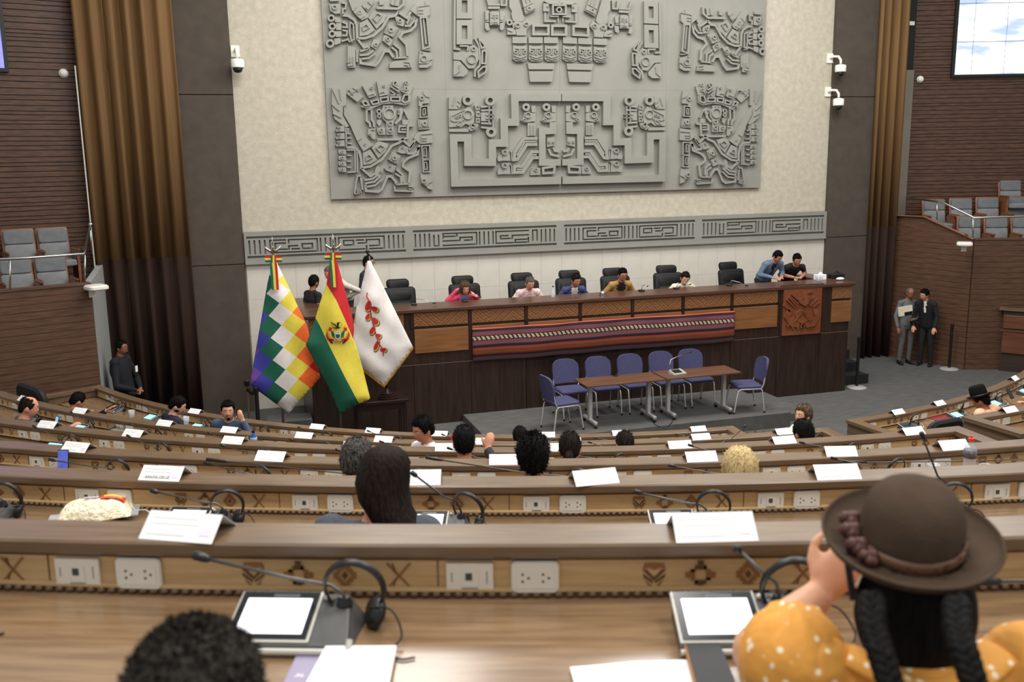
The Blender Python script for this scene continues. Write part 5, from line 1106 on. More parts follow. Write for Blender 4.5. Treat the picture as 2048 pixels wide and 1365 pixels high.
# objects on the dais: microphones, bottle, glass stack, tripod-like call bell
def dais_mic(px0, py0, px1, py1, label, y=15.95):
    a = PY(px0, py0, y); c = PY(px1, py1, y - .15); a = Vector((a.x, a.y, 2.147)); t = thing('gooseneck_microphone', a, label, 'microphone')
    b = MB(); b.rbox(-.05, .05, -.05, .05, 0, .025, .015); b.build('base', m_black, t)
    l = c - a; b = MB(); b.tube([(0, 0, .02), Vector((l.x * .15, l.y * .1, .10)), l * .55 + Vector((0, 0, .06)), l * .85], .005, 6); b.build('gooseneck', m_steel, t, smooth=True)
    b = MB(); d = l.normalized(); b.tube([l * .85, l * .87, l, l + d * .006], [.006, .011, .011, .004], 8); b.build('microphone_head', m_black, t, smooth=True)
dais_mic(828, 612, 872, 606, 'thin gooseneck microphone on the dais right of the white flag')
dais_mic(930, 602, 962, 594, 'thin gooseneck microphone in front of the woman in pink')
dais_mic(1283, 584, 1296, 572, 'thin gooseneck microphone right of the man in the tan jacket')
dais_mic(1352, 582, 1383, 568, 'thin gooseneck microphone in front of the woman in white')
dais_mic(1458, 574, 1496, 571, 'thin gooseneck microphone before the rightmost empty high-backed chair')
p = PY(1106, 598, 15.85); t = thing('water_bottle', (p.x, 15.85, 2.146), 'small clear water bottle with blue cap on the dais', 'bottle')
m_clear = mat('clear_plastic', (225, 232, 238), .08, alpha=.35, spec=.6)
b = MB(); b.lathe([(0, 0), (.032, 0), (.034, .02), (.034, .13), (.014, .175), (.014, .185)], (0, 0, 0), 16); b.build('body', m_clear, t, smooth=True); b = MB(); b.lathe([(.016, .183), (.016, .205), (0, .205)], (0, 0, 0), 12); b.build('cap', mat('blue_cap', (50, 60, 160), .4), t)
p = PY(1205, 592, 15.8); t = thing('call_bell', (p.x, 15.8, 2.146), 'small shiny call bell on the dais left of the tan jacket man', 'bell')
b = MB(); b.lathe([(.065, 0), (.065, .012), (.05, .016)], (0, 0, 0), 18); b.build('base', m_steel, t); b = MB(); b.lathe([(.055, .018), (.05, .045), (.03, .065), (0, .072)], (0, 0, 0), 18); b.build('dome', m_steel, t, smooth=True); b = MB(); b.lathe([(.006, .07), (.01, .088), (0, .092)], (0, 0, 0), 10); b.build('button', m_steel, t)
p = PY(1637, 562, 15.85); t = thing('glass_jar', (p.x, 15.85, 2.146), 'cluster of clear drinking glasses at the right end of the dais', 'glasses')
for i, (dx, dy) in enumerate(((0, 0), (.08, .03), (.03, .09))): b = MB(); b.lathe([(0, 0), (.03, 0), (.036, .12), (.033, .12), (.028, .006), (0, .006)], (dx, dy, 0), 14); b.build('glass', m_clear, t, smooth=True)
p = PY(1640, 552, 16.05); t = thing('paper_box', (p.x, 16.05, 2.146), 'white tissue box behind the glasses at the right end of the dais', 'box'); b = MB(); b.rbox(-.11, .11, -.06, .06, 0, .10, .01); b.build('box', m_paper, t); b = MB(); b.tube([(-.03, 0, .1), (0, .01, .14), (.04, 0, .11)], .02, 5, flat=(1, .3)); b.build('tissue', m_paper, t)
p = PY(1680, 566, 15.8); b = MB(); b.ball((p.x, 15.8, 2.177), .09, .05, .03, 10, 6); tag(b.build('crumpled_cloth', m_paper), 'small crumpled white cloth at the right corner of the dais', 'cloth')
p = PY(1655, 563, 16.2); t = thing('black_bag', (p.x + .15, 16.15, 2.146), 'small dark bag lying at the right end of the dais', 'bag'); b = MB(); b.rbox(-.16, .16, -.09, .09, 0, .09, .04); b.build('body', m_black, t, smooth=True, auto=40); b = MB(); b.tube([(-.08, 0, .085), (0, 0, .14), (.08, 0, .085)], .01, 6); b.build('handle', m_black, t)
# ================================================================== things on the desks
def row_frame(key, px, py, dz=0, s=None):
    """angle, point on the worktop (s given: radial offset) or ledge for a pixel"""
    r, zl = ROWS[key][:2]; p = PZ(px, py, zl + dz); return pol(p), p
ROWNAME = dict(A='desk nearest the camera', B='second nearest desk', C='third nearest desk', D='fourth desk from the camera', E='desk second from the stage', F='desk closest to the stage', RF='front desk of the right wing', RE='rear desk of the right wing')
m_print = mat('pale_print', (228, 230, 234), .7); m_print2 = mat('grey_print', (120, 120, 126), .7); m_logo = mat('purple_print', (234, 226, 238), .7)
card_me = None
CARDS = dict(
 A=[(370, 1054, -8), (1430, 1062, 2)], B=[(330, 945, -2), (838, 953, 4), (1187, 951, 14), (1675, 947, 0)],
 C=[(152, 896, -4), (548, 909, -4), (1010, 918, 2), (1400, 912, 3), (1679, 902, -6), (1910, 893, 2)],
 D=[(90, 852, 2), (266, 868, -2), (468, 881, -3), (710, 891, 0), (895, 894, 2), (1116, 894, 0), (1358, 889, 4), (1570, 883, 4), (1837, 868, 4)],
 E=[(46, 799, 0), (169, 820, 6), (336, 845, 0), (467, 857, -2), (613, 869, -2), (772, 875, -3), (960, 881, 0), (1142, 880, 0), (1402, 875, 3), (1571, 865, 2)],
 F=[(401, 820, 4), (635, 854, -2), (748, 861, -3), (880, 868, -2), (1094, 872, 0), (1241, 868, 3), (1404, 864, 2)],
 RF=[(1780, 820, 0), (1866, 804, 0), (1944, 782, 0), (2020, 756, 0)], RE=[(2016, 819, 0)])
def make_card_mesh():
    b = MB(); w, d, h = .098, .062, .05
    b.add([(-w, -d, 0), (w, -d, 0), (w, 0, h), (-w, 0, h), (w, d, 0), (-w, d, 0)], [(0, 1, 2, 3), (3, 2, 4, 5)])
    return b
def text_mesh(s, size, mt, nm, parent, M, font_off=0):
    cu = bpy.data.curves.new(nm, 'FONT'); cu.body = s; cu.size = size; cu.align_x = 'CENTER'; cu.align_y = 'CENTER'; cu.extrude = .0003
    o = bpy.data.objects.new(nm + '_tmp', cu); COL.objects.link(o); dg = bpy.context.evaluated_depsgraph_get(); me = bpy.data.meshes.new_from_object(o.evaluated_get(dg)); bpy.data.objects.remove(o)
    me.materials.clear(); me.materials.append(mt); q = bpy.data.objects.new(nm, me); COL.objects.link(q); q.parent = parent; q.matrix_local = M; return q
first = None
slope = math.atan2(.05, .062)
for key, lst in CARDS.items():
    rk = key; r, zl = ROWS[rk][:2]
    for i, (px, py, rot) in enumerate(lst):
        p = PZ(px, py, zl + .02); rr, an = pol(p); q = arc(r - .068, an, zl + .0008)
        lab = 'white folded name card, %s from the left on the %s' % (ORD[i], ROWNAME[key]) if len(lst) > 1 else 'white folded name card on the %s' % ROWNAME[key]
        if key == 'B' and i == 0: lab = 'upright white name card printed SANTA CRUZ on the second nearest desk'
        t = thing('name_card', q, lab, 'name card', R_(an + rot), 'white folded name cards on the curved desks')
        if first is None:
            o = make_card_mesh().build('folded_sheet', m_paper, t, recalc=False); sm = o.modifiers.new('s', 'SOLIDIFY'); sm.thickness = .0012; first = o
            b = MB(); u = Vector((0, math.cos(slope), math.sin(slope))); n_ = Vector((0, -math.sin(slope), math.cos(slope)))
            def ln(x0, x1, v, hgt): c0 = Vector((0, -.062, 0)) + u * v + n_ * .0012; b.add([c0 + Vector((x0, 0, 0)), c0 + Vector((x1, 0, 0)), c0 + Vector((x1, 0, 0)) + u * hgt, c0 + Vector((x0, 0, 0)) + u * hgt], [(0, 1, 2, 3)])
            ln(-.085, .04, .060, .004); ln(-.085, .05, .044, .004); ln(-.085, .02, .014, .007); b.cur = 1; ln(.055, .085, .018, .022)
            pr_ = b.build('printed_lines', [m_print, m_logo], t, recalc=False)
        else:
            for src in (first, pr_):
                if src is pr_ and key == 'B' and i == 0: continue
                o = src.copy(); COL.objects.link(o); o.parent = t
        if key == 'B' and i == 0:
            Mx = Matrix.Translation((-.01, -.062 + .018 * math.cos(slope) - .0015, .018 * math.sin(slope) + .0015)) @ Matrix.Rotation(slope, 4, 'X')
            text_mesh('SANTA CRUZ', .019, m_print2, 'lettering', t, Mx)
            o = pr_.copy(); COL.objects.link(o); o.parent = t; t.rotation_euler.z += 0
# ------------------------------------------------------------------ conference units with gooseneck microphones, and headphones
m_lit = mat('lit_screen_white', (244, 248, 255), .3, emit=1.0); m_cyan = mat('lit_screen_cyan', (150, 226, 236), .3, emit=.75); m_bezel = mat('screen_bezel', (18, 20, 24), .2)
m_unit = mat('unit_dark_grey', (74, 73, 72), .45); m_bar = mat('unit_silver', (196, 194, 184), .35, metal=.2)
PROT = {}
def proto_parts():
    b = MB(); b.add([(-.14, -.085, .0), (.14, -.085, 0), (.15, .085, 0), (-.13, .085, 0), (-.14, -.085, .018), (.14, -.085, .018), (.11, .075, .062), (-.13, .075, .062)], [(0, 3, 2, 1), (4, 5, 6, 7), (0, 1, 5, 4), (1, 2, 6, 5), (2, 3, 7, 6), (3, 0, 4, 7)]); PROT['body'] = (b, m_unit, .004)
    def sl(x0, x1, v0, v1, lift):     # quad on the slanted face
        def P(x, v): return Vector((x, -.085 + .16 * v,   .018 + .044 * v)) + Vector((0, -.265, .964)) * lift
        return [P(x0, v0), P(x1, v0), P(x1, v1), P(x0, v1)]
    def plate(b, x0, x1, v0, v1, l0, l1):
        b.add(sl(x0, x1, v0, v1, l0) + sl(x0, x1, v0, v1, l1), [(0, 3, 2, 1), (4, 5, 6, 7), (0, 1, 5, 4), (1, 2, 6, 5), (2, 3, 7, 6), (3, 0, 4, 7)])
    b = MB(); plate(b, -.138, .052, .03, 1.0, 0, .006); PROT['frame'] = (b, m_bar, .003)
    b = MB(); plate(b, -.132, .046, .07, .97, .006, .008); PROT['bezel'] = (b, m_bezel, 0)
    b = MB(); plate(b, -.116, .032, .16, .83, .008, .009); PROT['screen'] = (b, None, 0)
    b = MB(); plate(b, -.06, 0, .86, .92, .008, .0085); PROT['badge'] = (b, mat('badge_grey', (90, 92, 96), .5), 0)
    b = MB(); b.tube([(-.14, -.10, .012), (.135, -.10, .012), (.143, -.095, .016), (.143, -.08, .03)], .0075, 8); PROT['front_bar'] = (b, m_bar, 0)
    b = MB(); b.lathe([(.016, 0), (.02, .012), (.012, .03)], (.105, .045, .04), 12); PROT['mic_socket'] = (b, m_black, 0)
    b = MB(); b.ball((.062, .055, .062), .006, n=8, k=6); PROT['button'] = (b, m_white, 0)
proto_parts(); PME = {}
def conf_unit(key, an, label, screen, tip=None, parts=True):
    rk = key; r, zl = ROWS[rk][:2]; zw = zl - .145; q = arc(r + .165, an, zw + .001)
    t = thing('conference_unit', q, label, 'tablet', R_(an), 'conference units with gooseneck microphones on the curved desks')
    for nm, (b, mt, bev) in PROT.items():
        if not parts and nm in ('badge', 'button'): continue
        M_ = mt if mt else screen; kk = (nm, M_.name)
        if kk not in PME: o = b.build(nm, M_, t, bevel=bev); PME[kk] = o
        else: o = PME[kk].copy(); COL.objects.link(o); o.parent = t
    inv = PM[t.name].inverted(); root = Vector((.105, .045, .065))
    if tip: p = CYL(tip[0], tip[1], r + .10); tp = inv @ p
    else: tp = Vector((-.28 + random.uniform(-.05, .05), .06, .185 + random.uniform(-.03, .03)))
    d = tp - root; mid = root + Vector((d.x * .08, d.y * .1, max(.03, d.z * .3))); b = MB(); b.tube([root - Vector((0, 0, .02)), root + Vector((0, 0, .01)), mid, root + d * .35 + Vector((0, 0, .012)), root + d * .9], .0042, 7); b.build('gooseneck', m_black if tip and tip[2:] else m_gneck, t, smooth=True)
    dd = d.normalized(); b = MB(); b.tube([root + d * .88, root + d * .9, root + d * .93, tp - dd * .004, tp], [.005, .009, .0105, .0105, .005], 10); b.build('microphone_head', m_black, t, smooth=True)
    return t
m_gneck = mat('gooseneck_grey', (92, 90, 88), .35, metal=.6)
HP = {}
def smoothp(P, n=5):
    P = [Vector(p) for p in P]; out = []
    for i in range(len(P) - 1):
        a, b, c, d = P[max(i - 1, 0)], P[i], P[i + 1], P[min(i + 2, len(P) - 1)]
        for k in range(n): t = k / n; out.append(.5 * ((2 * b) + (c - a) * t + (2 * a - 5 * b + 4 * c - d) * t * t + (3 * b - a - 3 * c + d) * t**3))
    return out + [P[-1]]
def headphones(key, an, label, lie=0, dx=.13):
    rk = key; r, zl = ROWS[rk][:2]; zw = zl - .145; q = arc(r + .14, an + dx / r * 57.3, zw)
    t = thing('headphones', q, label, 'headphones', R_(an + lie), 'headphones hung on the conference units')
    if not HP:
        b = MB(); pts = [Vector((-.068 * math.sin(R_(a)), .01 + .02 * math.cos(R_(a)), .095 - .072 * math.cos(R_(a)))) for a in range(35, 330, 15)]
        b.tube(pts, .007, 7, flat=(.5, 1.3)); HP['headband'] = (b, m_black)
        for s in (0, 1):
            c = pts[0] if s else pts[-1]; b = MB(); b.lathe([(0, -.016), (.022, -.016), (.034, -.008), (.036, .004), (.026, .018), (0, .02)], c + Vector((0, 0, -.01)), 16, rot=Ry(R_(65 if s else -65)) @ Rx(R_(20)), sy=1.2); HP['ear_cup%d' % s] = (b, m_black)
        b = MB(); b.tube(smoothp([(.03, .01, .05), (.09, -.02, .06), (.12, -.06, .02), (.10, -.10, .004), (.13, -.13, .004), (.16, -.12, .004)]), .0026, 5); HP['cable'] = (b, m_rub)
        for k in HP: o = HP[k][0].build(k.rstrip('01'), HP[k][1], t, smooth=True); HP[k] = o
    else:
        for k in HP: o = HP[k].copy(); COL.objects.link(o); o.parent = t
    return t
random.seed(11)
UN = dict(A=range(-1, 3), B=range(-1, 5), C=range(-1, 8), D=range(-1, 8), E=range(-1, 9), F=range(0, 10), RF=range(12, 19), RE=range(11, 15))
TIPS = {('A', 0): (385, 1110), ('A', 1): (1470, 1092), ('A', 2): (1945, 1163), ('B', 0): (300, 981), ('B', 1): (822, 944, 1), ('B', 2): (1268, 983), ('B', 3): (1842, 864, 1), ('C', 0): (97, 919), ('C', 2): (412, 919), ('C', 6): (1686, 925), ('E', 7): (1493, 850, 1), ('D', 0): (65, 852), ('C', 3): (850, 915)}
DARK = {('RF', 12), ('F', 0), ('E', 1)}
SKIPH = {('F', 1), ('B', 4)}
for key, rng in UN.items():
    rk = key; r, zl, ph, st = ROWS[rk]; n_ = 0
    a_lo, a_hi = {'RF': (6, 47), 'RE': (6, 43)}.get(key, (-63, {'F': -4.5, 'E': -3.8, 'D': -3}.get(key, -3)))
    for k in rng:
        an = ph + k * st + .60 / r * 57.2958
        if not (a_lo < an < a_hi): continue
        sc = m_bezel if (key, k) in DARK else (m_lit if key in ('A', 'B') else (m_cyan if key in ('E', 'F', 'RF', 'RE', 'D') else m_lit))
        conf_unit(key, an, 'conference tablet and microphone, %s from the left on the %s' % (ORD[n_], ROWNAME[key]), sc, TIPS.get((key, k)), key in ('A', 'B'))
        if (key, k) not in SKIPH: headphones(key, an, 'black headphones, %s from the left on the %s' % (ORD[n_], ROWNAME[key]), random.uniform(-25, 25))
        n_ += 1
# ------------------------------------------------------------------ single things on the desks
def on_work(key, px, py, dz=0): r, zl = ROWS[key][:2]; return PZ(px, py, zl - .145 + dz)
def angle_at(p): return R_(pol(p)[1])
zwB = ROWS['B'][1] - .145; zwA = ROWS['A'][1] - .145; zwC = ROWS['C'][1] - .145
# popcorn bag
p = on_work('B', 190, 1030, .03); t = thing('popcorn_bag', (p.x, p.y, zwB + .001), 'clear plastic bag full of popcorn with a red and orange label', 'snack bag', angle_at(p) + R_(25))
rnd = random.Random(8); b = MB(); nU, nV = 26, 16; vs = []; fs = []
def bagz(u, v): return .072 * max(0, (1 - (2 * u - 1)**4)) * max(0, (1 - (2 * v - 1)**2)**.7)
for top in (1, 0):
    for i in range(nU + 1):
        for j in range(nV + 1):
            u, v = i / nU, j / nV; h = bagz(u, v) * (1 if top else -.35); nz = noise.noise(Vector((u * 14, v * 9, top))) * .008 if 0 < i < nU and 0 < j < nV else 0
            vs.append((-.15 + .30 * u, -.085 + .17 * v + .01 * math.sin(u * 9), .03 + h + nz * top))
for top in (0, 1):
    o_ = top * (nU + 1) * (nV + 1)
    for i in range(nU):
        for j in range(nV): a = o_ + i * (nV + 1) + j; fs.append((a, a + 1, a + nV + 2, a + nV + 1))
b.add(vs, fs); b.build('popcorn_fill', mat('popcorn', (240, 228, 176), .6, rgb2=(255, 250, 236), scale=60, bump=.8, bscale=55, detail=2), t, smooth=True)
b = MB()
def lab(u0, u1, v0, v1, lift, mi):
    K = 6; vs = []; fs = []
    for i in range(K + 1):
        for j in range(K + 1): u = u0 + (u1 - u0) * i / K; v = v0 + (v1 - v0) * j / K; vs.append((-.15 + .30 * u, -.085 + .17 * v + .01 * math.sin(u * 9), .03 + bagz(u, v) + .009 + lift))
    for i in range(K):
        for j in range(K): a = i * (K + 1) + j; fs.append((a, a + 1, a + K + 2, a + K + 1))
    b.add(vs, fs, mi)
lab(.60, .92, .38, .85, 0, 0); lab(.65, .88, .45, .78, .001, 1); lab(.38, .58, .50, .64, 0, 2)
b.build('bag_label', [mat('label_red', (226, 70, 40), .4), mat('label_orange', (252, 190, 60), .4), mat('label_lilac', (226, 200, 226), .4)], t, recalc=False)
b = MB(); b.box(-.185, -.145, -.05, .05, .025, .032); b.build('sealed_end', m_clear, t); b = MB(); b.box(.145, .18, -.06, .06, .025, .032); b.build('sealed_end', m_clear, t)
# phone charger and its cable on the socket
p = CYL(243, 1003, ROWS['B'][0] - .01); t = thing('phone_charger', p, 'white phone charger plugged into a socket above the popcorn bag', 'charger', angle_at(p))
b = MB(); b.rbox(-.022, .022, -.03, .02, -.025, .025, .006); b.build('plug', m_white, t, bevel=.002)
c1 = PM[t.name].inverted() @ PZ(305, 1030, ROWS['B'][1] - .13); b = MB(); b.tube([(.02, -.02, 0), (.06, -.03, .005), (.09, -.05, -.02), c1 * .8 + Vector((0, 0, .01)), c1], .0028, 6); b.build('cable', m_white, t, smooth=True)
# white cable on left row
# upright blue phone on the fourth row from front
p = CYL(127, 930, ROWS['C'][0] + .05); t = thing('blue_phone', (p.x, p.y, zwC + .001), 'upright phone with a glowing blue screen in a holder on the third nearest desk', 'phone', angle_at(p) + R_(12))
Rl = Rx(R_(-14)); b = MB(); b.obox((0, 0, .095), .036, .005, .078, Rl); b.build('case', m_black, t, bevel=.003); b = MB(); b.obox(Vector((0, 0, .095)) + Rl @ Vector((0, -.0056, 0)), .033, .0008, .073, Rl); b.build('screen', mat('phone_blue', (70, 90, 180), .3, emit=.5, rgb2=(110, 120, 200), scale=20), t)
b = MB(); b.tube([(0, .01, .0), (0, .03, .03), (0, .028, .07)], .006, 6); b.lathe([(.035, 0), (.035, .006)], (0, .01, 0), 14); b.build('stand', m_black, t)
# sports bottle and cups on the right
p = CYL(1941, 900, ROWS['C'][0] + .14); p = Vector((p.x, p.y, zwC)); t = thing('sports_bottle', (p.x, p.y, zwC + .001), 'clear sports drink bottle with red cap, black label and blue dregs', 'bottle')
b = MB(); b.lathe([(0, .002), (.034, .002), (.037, .012), (.035, .05), (.038, .07), (.035, .10), (.037, .14), (.038, .19), (.030, .215), (.014, .24), (.014, .252)], (0, 0, 0), 20); b.build('body', m_clear, t, smooth=True)
b = MB(); b.lathe([(0, .004), (.033, .004), (.034, .03), (0, .03)], (0, 0, 0), 18); b.build('blue_dregs', mat('blue_drink', (40, 90, 190), .1, alpha=.8), t)
b = MB(); b.lathe([(.0388, .145), (.0388, .195)], (0, 0, 0), 20); b.build('label', mat('bottle_label', (34, 34, 38), .4, rgb2=(120, 120, 124), scale=40), t, smooth=True)
b = MB(); b.lathe([(.018, .25), (.018, .268), (.009, .272), (.009, .284), (0, .285)], (0, 0, 0), 14); b.build('cap', mat('red_cap', (226, 60, 40), .4), t, smooth=True, auto=40)
def cup(key, px, py, label, h=.085, r0=.026, r1=.036, mt=None):
    r, zl = ROWS[key][:2]; p = PZ(px, py, zl - .145 + h); t = thing('plastic_cup', (p.x, p.y, zl - .144), label, 'cup'); b = MB(); b.lathe([(0, 0), (r0, 0), (r1, h), (r1 - .002, h), (r0 - .002, .003), (0, .003)], (0, 0, 0), 18); b.build('body', mt or m_clear, t, smooth=True); b = MB(); b.tube([(r1 * math.cos(a * .35), r1 * math.sin(a * .35), h) for a in range(18)], .0018, 5, closed=True); b.build('rim', mt or m_white, t); return t
cup('C', 1868, 930, 'clear plastic cup left of the sports drink bottle'); cup('C', 1972, 931, 'clear plastic cup right of the sports drink bottle')
cup('E', 263, 822, 'clear plastic cup beside the black-sleeved hand on the left'); cup('E', 372, 835, 'clear plastic cup before the bearded man in navy')
# tissue next to the cup
p = on_work('C', 1900, 930, .03); b = MB(); b.ball((p.x, p.y, zwC + .028), .06, .035, .028, 10, 6); b.v = [tuple(Vector(v) + Vector((0, 0, .008 * noise.noise(Vector(v) * 60)))) for v in b.v]; tag(b.build('crumpled_tissue', m_paper), 'crumpled white tissue between the two plastic cups', 'tissue')
# water bottle, juice bottle on the second row from the stage
def bottle(key, px, pybase, h, col, capc, label, lab2=None, alpha=.85, r=.035):
    rr, zl = ROWS[key][:2]; zw = zl - .145; p = CYL(px, pybase, rr + .12); t = thing('drink_bottle', (p.x, p.y, zw + .001), label, 'bottle')
    b = MB(); b.lathe([(0, 0), (r * .95, 0), (r, .01), (r, h * .68), (r * .45, h * .85), (r * .4, h * .93)], (0, 0, 0), 18); b.build('body', col, t, smooth=True)
    b = MB(); b.lathe([(r * .5, h * .91), (r * .5, h), (0, h)], (0, 0, 0), 14); b.build('cap', capc, t)
    if lab2: b = MB(); b.lathe([(r * 1.02, h * .5), (r * 1.02, h * .7)], (0, 0, 0), 18); b.build('label', lab2, t, smooth=True)
    return t
bottle('E', 506, 858, .235, mat('blue_bottle', (36, 110, 200), .2, alpha=.9), m_black, 'blue drink bottle right of the man talking on the phone', mat('bottle_band', (150, 170, 190), .4))
bottle('E', 493, 858, .16, mat('orange_juice', (222, 120, 50), .3, alpha=.95), mat('green_cap', (90, 170, 90), .4), 'small orange juice bottle beside the blue drink bottle', None, r=.03)
bottle('F', 905, 885, .20, mat('red_bottle', (206, 40, 40), .3), mat('red_cap2', (200, 36, 36), .4), 'red drink bottle left of the hand raised over the front rows', None, r=.028)
b = MB(); p = PZ(713, 874, ROWS['F'][1] - .09); b.ball((p.x, p.y, ROWS['F'][1] - .10), .10, .09, .085, 16, 10); b.lathe([(.0, -.043), (.12, -.043), (.125, -.04), (.10, -.03)], (p.x, p.y, ROWS['F'][1] - .10), 20); tag(b.build('straw_cap', mat('cream_straw', (226, 202, 160), .8, var=.1, scale=40), smooth=True), 'rounded cream sun hat lying on the desk closest to the stage', 'hat')
# papers and folders on the nearest desk
def sheet(name, corners, z, th, mt, label, cat, extra=None):
    ps = [PZ(x, y, z) for x, y in corners]; c = sum(ps, Vector()) / len(ps); t = thing(name, (c.x, c.y, z), label, cat); b = MB(); b.prism([((q - c).x, (q - c).y) for q in ps], lambda x, y, h: (x, y, h), th); b.build('sheet', mt, t); return t
m_lilac = mat('lilac_folder', (150, 142, 168), .5)
t = sheet('lilac_folder', [(600, 1302), (700, 1302), (640, 1420), (545, 1420)], zwA + .001, .006, m_lilac, 'lilac folder with white lettering under the papers in front', 'folder')
c = PM[t.name].inverted() @ PZ(600, 1352, zwA + .0075); text_mesh('AL', .018, m_paper, 'lettering', t, Matrix.Translation(c) @ Matrix.Rotation(R_(-18), 4, 'Z'))
sheet('paper_stack', [(652, 1303), (793, 1302), (768, 1430), (585, 1430)], zwA + .008, .012, m_paper, 'white paper stack on the lilac folder below the left tablet', 'papers')
t = sheet('loose_papers', [(1140, 1342), (1190, 1338), (1262, 1331), (1382, 1327), (1400, 1430), (1165, 1430)], zwA + .001, .008, m_paper, 'loose white papers beside the black wallet phone', 'papers')
t = sheet('wallet_phone', [(1370, 1293), (1436, 1292), (1480, 1400), (1398, 1400)], zwA + .010, .014, m_rub, 'black phone in a brown wallet case lying on papers', 'phone')
b = MB(); q = [PM[t.name].inverted() @ PZ(x, y, zwA + .010) for x, y in ((1366, 1293), (1374, 1293), (1404, 1400), (1394, 1400))]; b.prism([(v.x, v.y) for v in q], lambda x, y, h: (x, y, h), .012); b.build('leather_edge', mat('tan_leather', (150, 100, 50), .6), t)
sheet('white_block', [(1475, 1312), (1530, 1308), (1540, 1400), (1490, 1400)], zwA + .001, .03, m_white, 'white notepad block between the wallet phone and the yellow blouse', 'notepad')
# right wing: red book, phone
p = PZ(1880, 835, ROWS['F'][1] - .12); t = thing('red_book', (p.x, p.y, ROWS['F'][1] - .144), 'dark red bound book lying on the right wing desk', 'book', angle_at(p)); b = MB(); b.box(-.15, .15, -.10, .10, 0, .012, 1); b.box(-.155, .155, -.105, .105, .012, .02, 0); b.build('cover', [mat('book_red', (132, 44, 44), .5), m_paper], t)
b = MB(); b.box(-.14, .17, -.12, .05, -.001, .003); b.build('under_sheet', m_paper, t)
p = PZ(268, 786, ROWS['F'][1] + .01); b = MB(); b.rbox(-.08, .08, -.04, .04, 0, .012, .01); o = b.build('dark_phone', m_black); o.location = (p.x, p.y, ROWS['F'][1] + .001); o.rotation_euler = (0, 0, R_(-50)); tag(o, 'black phone lying on the ledge closest to the left balcony', 'phone')
# ================================================================== people
SKIN = {k: mat('skin_' + k, c, .5, spec=.35, var=.05, scale=30) for k, c in dict(tan=(186, 128, 98), fair=(220, 166, 134), brown=(150, 98, 72), rosy=(214, 150, 124)).items()}
m_lip = mat('lips', (150, 80, 74), .5); m_eye_w = mat('eye_white', (222, 216, 208), .3); m_iris = mat('iris_dark', (26, 18, 14), .2)
def hairmat(name, a, b): return mat('hair_' + name, a, .65, rgb2=b, scale=8, stretch=(14, 14, 1.5), bump=.25, spec=.08, detail=5)
HAIR = dict(black=hairmat('black', (9, 8, 8), (24, 22, 21)), dark=hairmat('dark', (18, 14, 12), (42, 33, 28)), brown=hairmat('brown', (58, 40, 28), (112, 86, 62)), grey=hairmat('grey', (52, 50, 46), (128, 124, 116)), salt=hairmat('salt', (15, 14, 14), (98, 96, 90)), soft=hairmat('soft', (20, 18, 17), (62, 57, 51)), blond=hairmat('blond', (150, 122, 74), (222, 200, 150)), streak=hairmat('streak', (34, 27, 21), (118, 98, 76)))
tmp_scene = bpy.data.scenes.new('tmp_build')
def V(*a): return Vector(a)
class Src:
    def __init__(s): s.v = []; s.f = []; s.r = []
    def loft(s, path, radii, side, reg, n=14, cap=True):
        P = [Vector(p) for p in path]; o = len(s.v); K = len(P); side = Vector(side)
        for i in range(K):
            t = (P[min(i + 1, K - 1)] - P[max(i - 1, 0)]).normalized(); x = side - t * side.dot(t)
            if x.length < 1e-4: x = Vector((0, 1, 0)) - t * t.y
            x.normalize(); y = t.cross(x); rx, ry = radii[i] if hasattr(radii[i], '__len__') else (radii[i], radii[i])
            for k in range(n): a = 2 * math.pi * k / n; s.v.append(P[i] + x * (rx * math.cos(a)) + y * (ry * math.sin(a)))
        for i in range(K - 1):
            for k in range(n): k2 = (k + 1) % n; s.f.append((o + i * n + k, o + i * n + k2, o + (i + 1) * n + k2, o + (i + 1) * n + k)); s.r.append(reg(i, (s.v[o + i * n + k] + s.v[o + (i + 1) * n + k2]) / 2) if callable(reg) else reg)
        s.f.append(tuple(o + k for k in range(n - 1, -1, -1))); s.r.append(s.r[-1]); s.f.append(tuple(o + (K - 1) * n + k for k in range(n))); s.r.append(s.r[-1])
    def ball(s, c, rx, ry, rz, reg, M=None, n=14, k=10, fn=None):
        o = len(s.v); c = Vector(c)
        for i in range(k + 1):
            th = math.pi * i / k
            for j in range(n):
                a = 2 * math.pi * j / n; d = Vector((math.sin(th) * math.cos(a), math.sin(th) * math.sin(a), -math.cos(th))); p = Vector((d.x * rx, d.y * ry, d.z * rz))
                if fn: p = fn(d, p)
                s.v.append(c + (M @ p if M else p))
        for i in range(k):
            for j in range(n): j2 = (j + 1) % n; s.f.append((o + i * n + j, o + i * n + j2, o + (i + 1) * n + j2, o + (i + 1) * n + j)); s.r.append(reg)
def sup(d, rx, ry, rz, n=2.5):
    k = (abs(d.x)**n + abs(d.y)**n + abs(d.z)**n)**(-1 / n); return Vector((d.x * k * rx, d.y * k * ry, d.z * k * rz))
def interp(x, T):
    for (a, u), (b, v) in zip(T[:-1], T[1:]):
        if x <= b: return u + (v - u) * (x - a) / (b - a)
    return T[-1][1]
def g2(x, y, sx, sy): return math.exp(-(x / sx)**2 - (y / sy)**2)
